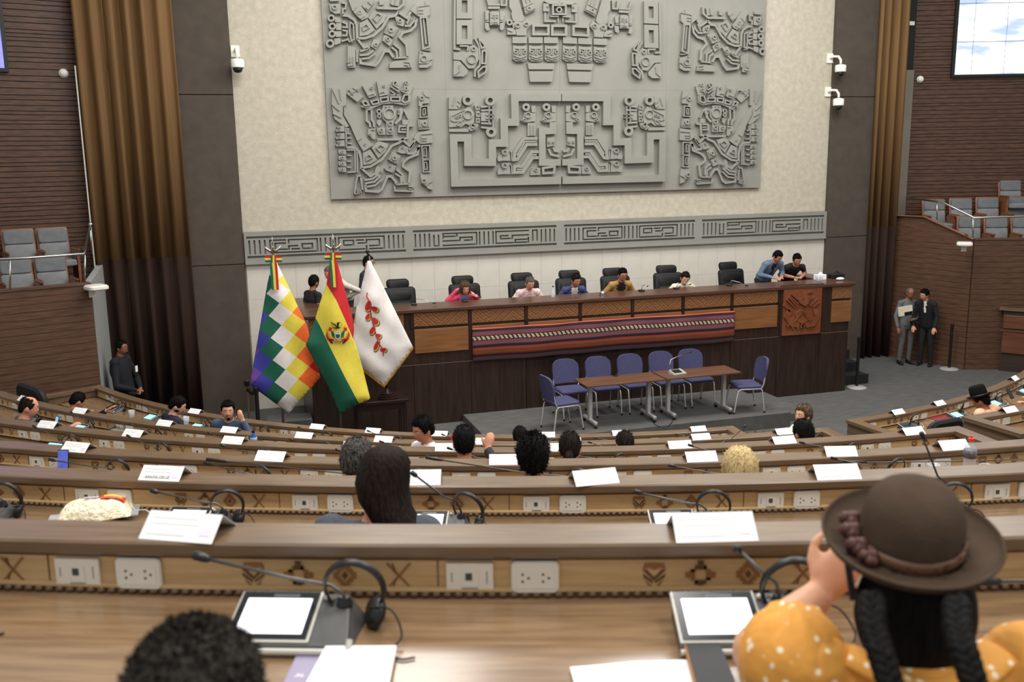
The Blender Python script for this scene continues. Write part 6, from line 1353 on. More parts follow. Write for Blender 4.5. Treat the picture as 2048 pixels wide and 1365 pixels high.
def head_fn(d, p):
    z = d.z; fr = max(0, -d.y)
    if z < 0: p.x *= 1 - .26 * min(1, -z)**1.3; p.y *= 1 - .10 * (-z) * (1 if d.y > 0 else .2)
    if z < -.2 and d.y > 0: p.y *= 1 - .35 * min(1, (-z - .2) / .8)
    if fr > .2:
        p.y -= .020 * g2(d.x, z + .12, .13, .17) + .010 * g2(d.x, z + .26, .16, .09)      # nose
        p.y -= .004 * g2(d.x, z - .22, .6, .12)                                           # brow
        for s_ in (-1, 1): p.y += .008 * g2(d.x - s_ * .36, z - .05, .17, .12)            # sockets
        p.y -= .006 * g2(d.x, z + .52, .25, .09) + .006 * g2(d.x, z + .84, .3, .14)       # lips, chin
    return p
RG = dict(skin=0, top=1, inner=2, trousers=3, shoes=4)
def person(head, pelvis, floor, rz, label, cat='person', skin='tan', top=None, inner=None, trousers=None, shoes=None, hair='black', style='short', look=(0, 0, 0), arms=None, seated=True, voxel=.011, bulk=1.0, vneck=0, short_sleeve=False, glasses=False, beard=False, knees=None, hscale=1.0, group=None, sw=1.0, longtop=False, yawt=0, hairM=None, face=True, tuft=700, shr=.88, vlow=.12, tl=1.0):
    """head, pelvis: world points. arms: dict side -> (elbow, wrist, handdir, curl) in local coordinates"""
    base = Vector((pelvis[0], pelvis[1], floor)); t = thing('person', base, label, cat, rz, group)
    inv = PM[t.name].inverted(); H = inv @ Vector(head); Pv = inv @ Vector(pelvis); S_ = Src()
    yaw, pitch, roll = (R_(a) for a in look); MH = Rz(yaw) @ Rx(pitch) @ Ry(roll)
    nb = H + (MH @ V(0, .045, -.10)) * hscale * .9 + V(0, .01, -.06); tor = nb - Pv
    up = tor.normalized(); T = Rz(R_(yawt)); sidev = T @ V(1, 0, 0); fw = sidev.cross(up).normalized() * -1
    if fw.y > 0 and abs(yawt) < 60: fw = -fw
    ch = Pv + tor * .60 - fw * .025; wa = Pv + tor * .30 - fw * .005
    B = bulk
    def torso_reg(i, p):
        if inner is not None and vneck > 0:
            q = p - ch; x = q.dot(sidev); f = q.dot(fw); u = (p - Pv).dot(up) / tor.length
            if f > .02 and u > vlow and abs(x) < vneck * (.25 + .75 * max(0, min(1, (u - vlow) / (.87 - vlow)))): return RG['inner']
        u = (p - Pv).dot(up) / tor.length
        return RG['top'] if u > (.02 if not longtop else -1) else RG['trousers']
    S_.loft([Pv - up * .10, Pv, wa, Pv + tor * .45 - fw * .015, ch, Pv + tor * .78 - fw * .02, Pv + tor * .90 - fw * .006, nb - up * .01, nb + up * .02], [(.12 * B, .09 * B), (.165 * B, .125 * B), (.150 * B, .115 * B), (.158 * B, .118 * B), (.172 * B * sw, .122 * B), (.178 * B * sw, .108 * B), (.142 * sw * B, .085 * B), (.085, .072), (.06, .06)], sidev, torso_reg, n=26)
    S_.loft([nb - up * .03, nb + (H - nb) * .45, H + MH @ V(0, .025, -.05)], [.060, .054, .052], sidev, RG['skin'], n=14)
    hs = hscale
    S_.ball(H, .074 * hs, .095 * hs, .115 * hs, RG['skin'], MH, 34, 26, lambda d, p: head_fn(d, sup(d, .074 * hs, .095 * hs, .115 * hs, 2.3)))
    for s_ in (-1, 1): S_.ball(H + MH @ V(s_ * .076 * hs, .012, -.012), .012 * hs, .02 * hs, .033 * hs, RG['skin'], MH @ Rz(s_ * .35), 8, 8)
    sh = {}
    for s_ in (-1, 1):
        sj = Pv + tor * shr + sidev * (s_ * .168 * sw) - fw * .0; sh[s_] = sj; S_.ball(sj - up * .005, .070 * B, .066 * B, .068 * B, RG['top'], None, 12, 8)
        S_.loft([nb - up * .03, Pv + tor * .93 + sidev * (s_ * .09), sj], [.055, .052 * B, .055 * B], fw, RG['top'], n=12)
        a = (arms or {}).get(s_)
        if a is None: a = (sj + V(s_ * .07, .03, -.27), sj + V(s_ * .05, -.05, -.50), None, .5)
        el, wr = Vector(a[0]), Vector(a[1]); hd = Vector(a[2]).normalized() if a[2] else (wr - el).normalized(); curl = a[3] if len(a) > 3 else .5
        rg2 = RG['top']; sl = short_sleeve
        S_.loft([sj, sj.lerp(el, .5), el], [.058 * B, .052 * B, .045 * B], fw, (lambda i, p: RG['top'] if i == 0 or not sl else RG['skin']), n=12); S_.ball(el, .045 * B, .045 * B, .045 * B, RG['skin'] if sl else rg2, None, 10, 8)
        ce = el.lerp(wr, .97); S_.loft([el, el.lerp(wr, .4), ce], [.044 * B, .042 * B, .031 * (1 if sl else 1.2)], fw, RG['skin'] if sl else rg2, n=12)
        # hand
        ref = V(0, 0, 1) if abs(hd.z) < .8 else V(0, -1, 0)
        if len(a) > 4: ref = Vector(a[4])
        nn = (ref - hd * ref.dot(hd)).normalized(); ss = hd.cross(nn)
        S_.loft([wr - hd * .02, wr + hd * .015, wr + hd * .055, wr + hd * .092], [(.026, .02), (.032, .018), (.042, .017), (.040, .013)], ss, RG['skin'], n=12)
        for q in range(4):
            b0 = wr + hd * (.085 + (.004, .008, .006, -.004)[q]) + ss * (-.030 + .0195 * q); L = (.062, .072, .068, .052)[q]; d0 = hd.copy(); pts = [b0 - hd * .02, b0]
            for seg in range(3): d0 = (Matrix.Rotation(-curl * (.5, .9, .7)[seg], 3, ss) @ d0).normalized(); pts.append(pts[-1] + d0 * (L * (.42, .32, .26)[seg]))
            S_.loft(pts, [.0095, .0095, .009, .0085, .007], nn, RG['skin'], n=8)
        d0 = (hd * .65 - ss * (.75 * 1) - nn * .25).normalized(); b0 = wr + hd * .025 - ss * .026; S_.loft([b0, b0 + d0 * .035, b0 + d0 * .035 + (d0 * .6 + hd * .6).normalized() * .03, b0 + d0 * .035 + (d0 * .3 + hd * .9).normalized() * .052], [.015, .0115, .0105, .008], nn, RG['skin'], n=8)
    for s_ in (-1, 1):
        hp = Pv + sidev * (s_ * .088) - up * .03
        if knees: kn, an = (Vector(q) for q in knees[s_])
        elif seated: kn = Pv + T @ V(s_ * .13, -.44, -.02); an = V(kn.x, kn.y + .04, .09); 
        else: kn = V(s_ * .10 + Pv.x * .6, Pv.y * .5 - .02, .50); an = V(s_ * .11, .03, .09)
        S_.loft([hp, hp.lerp(kn, .5), kn], [.088 * B, .078 * B, .060 * B], sidev, RG['trousers'], n=14); S_.ball(kn, .058 * B, .058 * B, .058 * B, RG['trousers'], None, 10, 8)
        S_.loft([kn, kn.lerp(an, .35), an], [.058 * B, .058 * B, .046], sidev, RG['trousers'], n=12)
        fd = T @ V(s_ * .12, -1, 0).normalized(); a0 = V(an.x, an.y, .045); S_.loft([a0 - fd * .07, a0 - fd * .03, a0 + fd * .08 - V(0, 0, .008), a0 + fd * .17 - V(0, 0, .018), a0 + fd * .20 - V(0, 0, .02)], [(.03, .03), (.040, .042), (.046, .034), (.042, .024), (.02, .014)], T @ V(1, 0, 0), RG['shoes'], n=12)
    # one continuous surface
    me = bpy.data.meshes.new('src'); me.from_pydata([tuple(v) for v in S_.v], [], S_.f); so = bpy.data.objects.new('src', me); tmp_scene.collection.objects.link(so)
    rm = so.modifiers.new('r', 'REMESH'); rm.mode = 'VOXEL'; rm.voxel_size = voxel; rm.use_smooth_shade = True
    sm = so.modifiers.new('s', 'SMOOTH'); sm.factor = .5; sm.iterations = 3 if voxel > .008 else 4
    vl = tmp_scene.view_layers[0]; vl.update(); bme = bpy.data.meshes.new_from_object(so.evaluated_get(vl.depsgraph)); bvh = BVHTree.FromPolygons([tuple(v) for v in S_.v], S_.f)
    mats_ = [SKIN[skin], top or m_black, inner or top or m_black, trousers or MATS['cloth_charcoal'], shoes or m_rub]
    bme.materials.clear()
    for M_ in mats_: bme.materials.append(M_)
    idx = []
    for pl_ in bme.polygons:
        _, _, fi, _ = bvh.find_nearest(pl_.center); idx.append(S_.r[fi] if fi is not None else 0)
    bme.polygons.foreach_set('material_index', idx); bme.polygons.foreach_set('use_smooth', [True] * len(idx)); bme.update()
    bpy.data.objects.remove(so); bpy.data.meshes.remove(me); bme.name = 'body'
    bo = bpy.data.objects.new('body', bme); COL.objects.link(bo); bo.parent = t
    # face pieces
    def HP_(x, y, z): return H + MH @ (V(x, y, z) * hs)
    if face:
        for s_ in (-1, 1):
            b = MB(); c = HP_(s_ * .030, -.083, .008); b.ball(c,   .0125 * hs, .007 * hs, .0062 * hs, 10, 8, 0, MH); b.ball(HP_(s_ * .030, -.0885, .007),   .0052 * hs, .004 * hs, .0052 * hs, 8, 6, 1, MH); b.build('eye', [m_eye_w, m_iris], t, smooth=True)
            b = MB(); b.tube([HP_(s_ * .012, -.094, .024), HP_(s_ * .030, -.096, .031), HP_(s_ * .050, -.082, .025)], [.002 * hs, .003 * hs, .0015 * hs], 6); b.build('eyebrow', HAIR[hair], t, smooth=True)
        b = MB(); b.tube([HP_(-.025, -.091, -.060), HP_(-.008, -.101, -.057), HP_(.008, -.101, -.057), HP_(.025, -.091, -.060)], [.002, .0055, .0055, .002], 8); b.build('mouth', m_lip, t, smooth=True)
        if glasses:
            b = MB()
            for s_ in (-1, 1): b.tube([HP_(s_ * .033 + .022 * math.cos(a * .5236), -.105, .006 + .016 * math.sin(a * .5236)) for a in range(12)], .0022, 5, closed=True); b.tube([HP_(s_ * .055, -.103, .01), HP_(s_ * .078, -.05, .012), HP_(s_ * .080, .01, .01)], .002, 5)
            b.tube([HP_(-.011, -.106, .008), HP_(.011, -.106, .008)], .002, 5); b.build('glasses', m_black, t)
        if beard:
            b = MB(); b.ball(H, .078 * hs, .099 * hs, .121 * hs, 26, 20, 0); o_ = len(b.v)
            for i, v in enumerate(b.v):
                q = Vector(v) - H; d = Vector((q.x / (.078 * hs), q.y / (.099 * hs), q.z / (.121 * hs))); p = head_fn(d, Vector((d.x * .078, d.y * .099, d.z * .121))) * hs
                k = 1.0 if (d.z < -.28 and d.y < .25 and not (abs(d.x) < .22 and -.55 < d.z < -.44 and d.y < 0)) else .86
                b.v[i] = tuple(H + MH @ (p * k))
            b.build('beard', HAIR[hair], t, smooth=True)
    # hair
    MHh = MH
    if style != 'none':
        n, k = 40, 26; b = MB(); vs = []; off = {'short': .013, 'long': .022, 'bob': .026, 'bald': .006, 'pony': .014, 'crop': .010, 'tousled': .024}.get(style, .016)
        rnd_ = random.Random(hash(label) % 1000 if False else len(label) * 7 + int(H.z * 100))
        ph = rnd_.uniform(0, 50)
        for i in range(k + 1):
            th = math.pi * i / k
            for j in range(n):
                a = 2 * math.pi * j / n; d = Vector((math.sin(th) * math.cos(a), math.sin(th) * math.sin(a), -math.cos(th))); az = abs(math.degrees(math.atan2(d.x, -d.y)))
                hl = interp(az, ((0, .50), (30, .56), (52, .44), (62, .10), (72, -.10), (84, -.12), (96, .02), (110, -.05), (122, -.42), (180, -.62)))
                if style in ('long', 'bob'): hl = .5 if az < 38 else (.5 - (az - 38) / 22 * 1.2 if az < 60 else -.8)
                if style == 'bald': hl = 1.1 if False else hl
                p = sup(d, .075, .096, .115, 2.45)
                if d.z < 0: p.x *= 1 - .12 * (-d.z)
                nz = noise.noise(Vector((d.x * 3.2 + ph, d.y * 3.2, d.z * 3.2))) * .5 + noise.noise(Vector((d.x * 9 + ph, d.y * 9, d.z * 4))) * .5
                edge = d.z - hl - .09 * nz; sm_ = max(0, min(1, edge / .3)); o_ = off * (.35 + .65 * sm_) * (.8 + .35 * max(0, d.z)) + (.007 if style != 'tousled' else .013) * nz
                vis = edge > 0
                if style == 'bald' and (d.z > .84 + .1 * nz or (d.y < -.35 and d.z > .50)): vis = False
                rr = p.length; q = p * ((rr + o_) / rr) if vis else p * .84
                vs.append(H + MHh @ (q * hs))
        fs = [(i * n + j, i * n + (j + 1) % n, (i + 1) * n + (j + 1) % n, (i + 1) * n + j) for i in range(k) for j in range(n)]
        b.add(vs, fs)
        if tuft:
            for _ in range(tuft):
                i = rnd_.randrange(4, k - 1); j = rnd_.randrange(n); q0 = vs[i * n + j]; q = MHh.inverted() @ (q0 - H)
                if (q / hs).length < .092 or (i / k < .5 and q.y < 0): continue
                q0 = q0.lerp(vs[i * n + (j + 1) % n], rnd_.random()).lerp(vs[(i + 1) * n + j], rnd_.random() * .6); dr = (q0 - H).normalized(); dr = (dr * .8 + V(rnd_.uniform(-.6, .6), rnd_.uniform(-.6, .6), rnd_.uniform(-.7, .4))).normalized(); sd = dr.cross(V(rnd_.random(), rnd_.random(), 1)).normalized() * .0035 * hs; L_ = rnd_.uniform(.010, .026) * hs * tl
                b.add([q0 - dr * .004 - sd, q0 - dr * .004 + sd, q0 + dr * L_], [(0, 1, 2)])
        b.build('hair', HAIR[hair], t, smooth=True, recalc=False)
    t['_'] = 0; del t['_']
    return t, H, MH, nb, sh
def cloth(n, c, **k): return mat('cloth_' + n, c, k.pop('rough', .85), var=k.pop('var', .10), scale=k.pop('scale', 12), bump=k.pop('bump', .25), bscale=k.pop('bscale', 45), **k)
cloth('charcoal', (44, 44, 48)); c_navy = cloth('navy', (26, 28, 44)); c_guard = cloth('guard', (17, 18, 26)); c_blk = cloth('black', (22, 22, 24)); c_white = cloth('white', (226, 224, 220)); c_grey = cloth('grey', (92, 90, 88)); c_grey2 = cloth('grey_shirt', (104, 108, 108)); c_char = MATS['cloth_charcoal']
c_pink = cloth('pink', (226, 72, 104)); c_bshirt = cloth('blue_shirt', (112, 122, 178)); c_blue = cloth('blue_suit', (62, 70, 112)); c_tan = cloth('tan', (172, 132, 74)); c_cream = cloth('cream', (226, 218, 196)); c_denim = cloth('denim', (96, 114, 138), var=.2); c_dblue = cloth('slate_shirt', (66, 84, 112)); c_peach = cloth('peach', (238, 186, 150)); c_pale = cloth('pale_pink', (236, 226, 226)); c_patt = mat('cloth_pattern', (238, 228, 222), .85, rgb2=(206, 150, 150), scale=55, detail=2)
c_jk = cloth('slate_jacket', (70, 76, 86), var=.18); c_gold = cloth('pale_jacket', (214, 206, 192))
def DZ(px, py, y): return PY(px, py, y)
# ---- on the dais
def sit_dais(px, py, y, py_off=.32, **k):
    h = DZ(px, py, y); return h, (h.x + k.pop('dx', 0), y + py_off, DF + .60)
h, pv = sit_dais(930, 577, 16.22, .36)
person(h, pv, DF, 0, 'woman in a bright pink jacket resting her head on her hands at the dais', top=c_pink, inner=c_bshirt, vneck=.085, hair='streak', style='bob', look=(0, 18, 0), skin='rosy',
    arms={-1: ((-.30, -.24, .90), (-.12, -.30, 1.10), (.6, -.1, .3), .5), 1: ((.30, -.22, .86), (.19, -.36, .98), (-.5, .1, .5), .8)})
h, pv = sit_dais(1060, 567, 16.28)
person(h, pv, DF, 0, 'grey-haired man in a pale patterned shirt looking down at the dais', top=c_patt, inner=c_grey, hair='grey', style='crop', look=(0, 20, 0), skin='rosy', bulk=1.08, arms={-1: ((-.30, -.18, .80), (-.14, -.42, .80), (.9, -.3, 0), .4), 1: ((.30, -.18, .80), (.16, -.42, .80), (-.9, -.3, 0), .4)})
h, pv = sit_dais(1152, 561, 16.28)
person(h, pv, DF, 0, 'man in a blue suit and white shirt looking down at the dais', top=c_blue, inner=c_white, vneck=.06, hair='dark', style='short', look=(8, 20, 0), skin='tan', arms={-1: ((-.30, -.16, .80), (-.16, -.42, .78), (.9, -.3, 0), .4), 1: ((.31, -.16, .80), (.20, -.42, .78), (-.6, -.6, 0), .4)})
h, pv = sit_dais(1245, 550, 16.3)
person(h, pv, DF, 0, 'man in a tan jacket over a black shirt, wearing glasses, at the dais', top=c_tan, inner=c_blk, vneck=.095, hair='black', style='short', look=(0, 15, 0), skin='tan', glasses=True, bulk=1.04, arms={-1: ((-.32, -.14, .82), (-.18, -.40, .78), (.8, -.4, 0), .4), 1: ((.32, -.14, .82), (.22, -.40, .80), (-.6, -.6, 0), .4)})
h, pv = sit_dais(1370, 557, 16.25)
r = person(h, pv, DF, 0, 'woman in a white jacket with tied-back dark hair writing at the dais', top=c_cream, inner=c_cream, hair='dark', style='pony', look=(-14, 24, 8), skin='fair', arms={-1: ((-.28, -.16, .80), (-.10, -.42, .78), (.9, -.3, 0), .4), 1: ((.30, -.20, .82), (.30, -.44, .80), (-.3, -.9, 0), .4)})
b = MB(); H, MH = r[1], r[2]; b.tube([H + MH @ V(0, .10, .0), H + V(-.06, .10, -.12), H + V(-.09, .04, -.25), H + V(-.08, 0, -.32)], [.03, .035, .028, .008], 8); b.build('ponytail', HAIR['dark'], r[0], smooth=True)
h = DZ(1555, 514, 16.38); person(h, (h.x - .05, 16.78, DF + .93), DF, 0, 'man in a denim jacket standing bent over papers at the dais', top=c_denim, inner=c_blk, vneck=.05, hair='black', style='short', look=(8, 32, 0), seated=False, arms={-1: ((-.26, -.26, 1.02), (-.08, -.44, .98), (.7, -.5, -.2), .6), 1: ((.28, -.24, 1.02), (.12, -.46, .98), (-.7, -.5, -.2), .6)}, bulk=1.08)
h = DZ(1594, 520, 16.42); person(h, (h.x + .06, 16.86, DF + .88), DF, R_(-6), 'man in a black quilted vest leaning beside the man in denim', top=c_blk, hair='black', style='short', look=(-10, 24, -4), seated=False, short_sleeve=True, skin='tan', arms={-1: ((-.27, -.24, .98), (-.06, -.44, .94), (.8, -.4, 0), .6), 1: ((.29, -.22, .98), (.10, -.44, .94), (-.9, -.3, 0), .6)}, knees={-1: ((-.10, -.06, .47), (-.10, .06, .09)), 1: ((.10, -.06, .47), (.10, .06, .09))})
# ---- standing left behind the flags
h = DZ(628, 565, 16.95); person(h, (h.x + .02, 17.02, DF + .60), DF, R_(118), 'man in a black T-shirt seated left of the flags with his back turned', top=c_blk, hair='black', style='short', short_sleeve=True, look=(15, 5, 0), skin='brown')
LOWSEAT = (h.x + .02, 17.02, DF)
h = DZ(660, 547, 16.9); person(h, (h.x + .30, 17.25, DF + .95), DF, R_(-70), 'grey-haired man in a cream jacket bending behind the tricolour flag', top=c_gold, hair='grey', style='crop', look=(0, 15, 0), seated=False, skin='rosy', arms={1: ((.30, .10, 1.08), (.20, -.06, .96), None, .8), -1: ((-.30, .12, 1.06), (-.16, -.02, .92), None, .8)}, bulk=1.1)
h = DZ(737, 526, 17.3); person(h, (h.x, 17.36, DF + .90), DF, R_(60), 'man in a navy suit standing behind the white flag, facing right', top=c_navy, inner=c_white, vneck=.05, vlow=.6, hair='black', style='short', look=(0, 2, 0), seated=False, glasses=True)
# ---- men by the right wall
p = PZ(1815, 722, 0) + V(-.10, -.24, 0); h = DZ(1820, 587, p.y - .02)
person(h, (h.x, p.y + .02, .88), 0, R_(-8), 'balding man in a grey uniform holding folders by the right wall', top=c_grey2, hair='grey', style='bald', look=(4, 4, 0), seated=False, skin='brown', glasses=True, trousers=c_grey, arms={-1: ((-.27, .0, 1.06), (-.26, -.10, .84), None, .5), 1: ((.25, -.04, 1.03), (.0, -.22, 1.02), (-1, -.1, .05), .7)})
gm = bpy.data.objects['person.010'] if 'person.010' in bpy.data.objects else None
q = PY(1808, 622, p.y - .26); t = thing('paper_folder', q, 'cream folder held at the chest of the grey-uniformed man', 'folder', R_(-8)); b = MB(); b.obox((.03, 0, 0), .16, .012, .10, Ry(R_(-8))); b.build('cover', c_cream, t); b = MB(); b.obox((.10, -.015, -.06), .09, .008, .04, Ry(R_(-8))); b.build('black_notebook', m_black, t)
q = PY(1828, 644, p.y - .16); t = thing('shoulder_camera', q, 'black camera hanging at the hip of the grey-uniformed man', 'camera'); b = MB(); b.rbox(-.07, .07, -.04, .04, -.06, .04, .015); b.build('body', m_black, t); b = MB(); b.lathe([(.035, 0), (.035, .07), (.03, .075)], (0, -.04, -.01), 14, rot=Rx(R_(90))); b.build('lens', m_rub, t)
p = PZ(1862, 727, 0) + V(-.14, -.22, 0); h = DZ(1849, 590, p.y - .02)
person(h, (h.x + .24, p.y + .10, .90), 0, R_(-58), 'man in a dark suit leaning in to speak by the right wall', top=c_blk, inner=c_white, vneck=.035, vlow=.66, hair='black', style='short', look=(-22, 14, 8), seated=False, skin='rosy', trousers=c_blk, shoes=m_black, bulk=1.05)
# ---- guard on the left
h = DZ(243, 696, 16.75); person(h, (h.x - .02, 16.80, .86), 0, R_(62), 'guard in a dark navy jacket with folded hands beside the left balcony', top=c_guard, inner=c_guard, hair='black', style='short', look=(0, -2, 0), seated=False, skin='brown', glasses=True, trousers=c_guard, bulk=1.22, arms={-1: ((-.30, -.06, 1.0), (-.06, -.26, .88), (.8, -.2, -.3), .6), 1: ((.30, -.06, 1.0), (.06, -.26, .88), (-.8, -.2, -.3), .6)})
q = PY(273, 738, 16.52); b = MB(); b.box(-.03, .03, -.004, .004, -.05, .05); o = b.build('name_badge', m_paper); o.location = q; o.rotation_euler = (0, 0, R_(62)); tag(o, 'white badge hanging on the guard at the left balcony', 'badge')
# ---- audience: low-backed swivel chairs under everyone seated
m_achair = mat('audience_chair_black', (20, 20, 22), .7)
ACH = {}
def desk_chair(loc, rz, label, cat='chair'):
    t = thing('swivel_chair', loc, label, cat, rz, 'low swivel chairs at the curved desks')
    parts = {}
    if not ACH:
        b = MB(); b.rbox(-.24, .24, -.22, .24, .40, .47, .07); ACH['seat'] = b.build('seat', m_achair, t, smooth=True, auto=40)
        b = MB(); b.rbox(-.23, .23, .52, .86, 0, .05, .08, n=4); b.v = [(X, .24 + Z + (Y - .5) * .15, Y) for X, Y, Z in b.v]; ACH['back'] = b.build('backrest', m_achair, t, smooth=True, auto=40)
        b = MB(); b.tube([(0, .10, .42), (0, .26, .44), (0, .29, .56)], .02, 6); ACH['arm'] = b.build('back_bracket', m_black, t)
        b = MB(); b.lathe([(.026, .05), (.026, .41)], (0, 0, 0), 10); ACH['col'] = b.build('column', m_black, t)
        b = MB(); b.lathe([(.24, 0), (.24, .02), (.06, .05), (.03, .06)], (0, 0, 0), 20); ACH['base'] = b.build('base', m_black, t)
    else:
        for k in ACH: o = ACH[k].copy(); COL.objects.link(o); o.parent = t
    return t
desk_chair(LOWSEAT, R_(118), 'black chair seating the man in the black T-shirt')
def aud(key, px, py, label, rz_off=0, back=.10, ds=.62, dxt=0, chair=True, **k):
    r, zl = ROWS[key][:2]; zf = zl - .92; h = CYL(px, py, r + ds); rr, an = pol(h); rz = R_(an) + math.pi; k.setdefault('shr', .93)
    q = arc(r + ds + back, an + dxt, 0); 
    if chair: desk_chair((q.x, q.y, zf), rz + R_(rz_off), 'low black chair under the ' + label[:60].rsplit(' ', 1)[0] if False else 'black chair seating the ' + ' '.join(label.split()[:9]))
    return person(h, (q.x, q.y, zf + .52), zf, rz + R_(rz_off), label, **k)
DESKARMS = {-1: ((-.27, -.18, .74), (-.14, -.40, .80), (.5, -.8, 0), .4), 1: ((.27, -.18, .74), (.14, -.40, .80), (-.5, -.8, 0), .4)}
def LR(l, r): return {-1: l, 1: r}
aud('E', 57, 815, 'balding man in a grey suit holding a phone at the left edge', rz_off=-28, top=c_grey, inner=c_white, hair='dark', style='bald', look=(-10, 14, 0), skin='rosy', bulk=1.1, arms={1: ((.27, -.18, .70), (.10, -.44, .80), None, .7), -1: ((-.27, -.18, .72), (-.16, -.44, .90), (.2, -.8, .4), .7)})
q = CYL(113, 846, ROWS['E'][0] + .25); t = thing('mobile_phone', q, 'pale blue phone in the hand of the balding man', 'phone', R_(-60)); b = MB(); b.obox((0, 0, 0), .037, .004, .072, Rx(R_(-20))); b.build('case', m_black, t); b = MB(); b.obox((0, -.005, 0), .034, .001, .068, Rx(R_(-20))); b.build('screen', mat('phone_sky', (130, 190, 235), .3, emit=.6), t)
aud('F', 155, 803, 'dark-haired man bowed low at the desk by the left balcony', rz_off=0, back=.22, top=c_blk, hair='black', style='short', look=(0, 30, 0), skin='tan', arms={1: ((.26, -.10, .62), (.16, -.36, .74), None, .5), -1: ((-.40, -.20, .78), (-.58, -.34, .92), (-.3, -.5, .35), .35)})
aud('F', 355, 812, 'bearded man in a navy jacket looking down, right of the dark-haired man', rz_off=-22, top=c_navy, inner=c_bshirt, vneck=.03, hair='black', style='short', beard=True, look=(-28, 24, 0), skin='fair', arms=DESKARMS, bulk=1.05)
r = aud('F', 456, 822, 'bearded man in a slate-blue shirt talking on a phone', rz_off=-168, back=-.05, top=c_dblue, inner=c_dblue, hair='black', style='short', beard=True, look=(28, 0, 0), skin='fair', bulk=1.1, arms={1: ((.30, .02, .72), (.17, -.10, .98), None, .5), -1: ((-.28, -.02, .72), (-.20, -.22, .66), None, .5)} if False else {1: ((.34, -.08, .84), (.185, -.07, 1.14), (-.35, -.02, .95), .7), -1: ((-.30, -.02, .72), (-.22, -.24, .66), None, .5)}, trousers=c_char)
H, MH = r[1], r[2]; q = PM[r[0].name] @ (H + MH @ V(.098, -.03, -.03)); t = thing('mobile_phone', q, 'black phone held to the ear of the man in slate-blue', 'phone', r[0].rotation_euler.z + R_(28)); b = MB(); b.obox((0, 0, 0), .005, .036, .072, Rx(R_(15))); b.build('case', m_black, t, bevel=.002)
h = CYL(845, 861, ROWS['E'][0] + .62); rr, an = pol(h); q = arc(rr + .06, an, 0); zfE = ROWS['E'][1] - .92; rzw = R_(an) + math.pi + R_(138)
inv = (Matrix.Translation((q.x, q.y, zfE)) @ Matrix.Rotation(rzw, 4, 'Z')).inverted(); wr = inv @ CYL(800, 897, ROWS['E'][0] + .95); hd = inv @ CYL(780, 893, ROWS['E'][0] + .98) - wr
desk_chair((q.x, q.y, zfE), rzw, 'black chair seating the man in a white shirt looking left')
person(h, (q.x, q.y, zfE + .52), zfE, rzw, 'man in a white shirt turned to look left over his desk', top=c_pale, inner=c_pale, hair='black', style='tousled', look=(0, 8, 0), skin='tan', tuft=1500, arms={-1: ((-.30, -.06, .80), wr, hd, .7), 1: ((.30, .02, .76), (.28, -.22, .80), None, .6)})
aud('D', 928, 886, 'man with a white collar under a dark suit gesturing with his right hand', rz_off=0, top=c_char, hair='black', style='short', look=(8, 6, 0), skin='tan', arms={1: ((.27, -.12, .78), (.18, -.38, .80), None, .5), -1: ((-.30, -.12, .86), (-.15, -.36, 1.06), (-.15, -.4, .6), .55, (0, 1, .4))})
aud('F', 1040, 876, 'person whose dark crown just shows above the front desks', top=c_navy, hair='black', style='short', look=(0, 18, 0), arms=DESKARMS, back=.18)
aud('C', 1066, 917, 'man with thick black hair seen from behind at the centre', top=c_navy, hair='black', style='tousled', look=(0, 6, 0), arms=DESKARMS, voxel=.009, tuft=2200)
r = aud('D', 1140, 899, 'woman with dark hair tied at the nape, seen from behind', top=c_blk, hair='dark', style='pony', look=(-6, 16, 0), arms=DESKARMS)
b = MB(); H, MH = r[1], r[2]; b.tube([H + MH @ V(0, .10, -.02), H + MH @ V(0, .125, -.06), H + MH @ V(0, .12, -.14), H + MH @ V(0, .11, -.24)], [.028, .036, .03, .008], 10); b.build('ponytail', HAIR['dark'], r[0], smooth=True)
aud('E', 1250, 890, 'person with smooth brown-black hair just visible above the desks', top=c_grey, hair='dark', style='short', look=(0, 14, 0), arms=DESKARMS, back=.16)
aud('C', 713, 922, 'man with greying hair seen from behind, left of the long-haired woman', top=c_char, hair='salt', style='short', look=(-10, 10, 0), arms=DESKARMS, skin='rosy', voxel=.009)
r = aud('B', 768, 966, 'woman with long straight dark hair in a slate jacket', top=c_jk, hair='dark', style='none', look=(-14, 6, -6), skin='rosy', voxel=.009, back=.10, bulk=1.10, shr=.95, sw=1.0, arms=DESKARMS)
t, H, MH, nb, sh = r
def long_hair(H, MH, L, sway, mt, t, front=72):
    b = MB(); K = 40; vs = []; fs = []
    for j, (z, rx, ry, cy) in enumerate(L):
        for i in range(K):
            a = 2 * math.pi * i / K; d = V(math.cos(a), math.sin(a), 0); az = abs(math.degrees(math.atan2(d.x, -d.y))); nz = 1 + .05 * noise.noise(Vector((i * .7, j * .25, 3))) + .03 * noise.noise(Vector((i * 2.1, j * .2, 8)))
            k = nz if (z > .075 or az > front) else .62
            p = V(d.x * rx * k, d.y * ry * k + cy, z); q = H + (MH @ p if z > -.05 else p + (MH @ V(p.x, p.y, -.05) - V(p.x, p.y, -.05))); dn = max(0, .03 - z); vs.append(q + V(sway * dn * min(1, dn * 5) + .012 * math.sin(i) * dn, .16 * dn, 0))
    n = len(L)
    for j in range(n - 1):
        for i in range(K): i2 = (i + 1) % K; fs.append((j * K + i, j * K + i2, (j + 1) * K + i2, (j + 1) * K + i))
    fs += [tuple(range(K - 1, -1, -1)), tuple((n - 1) * K + i for i in range(K))]
    b.add(vs, fs); b.build('long_hair', mt, t, smooth=True)
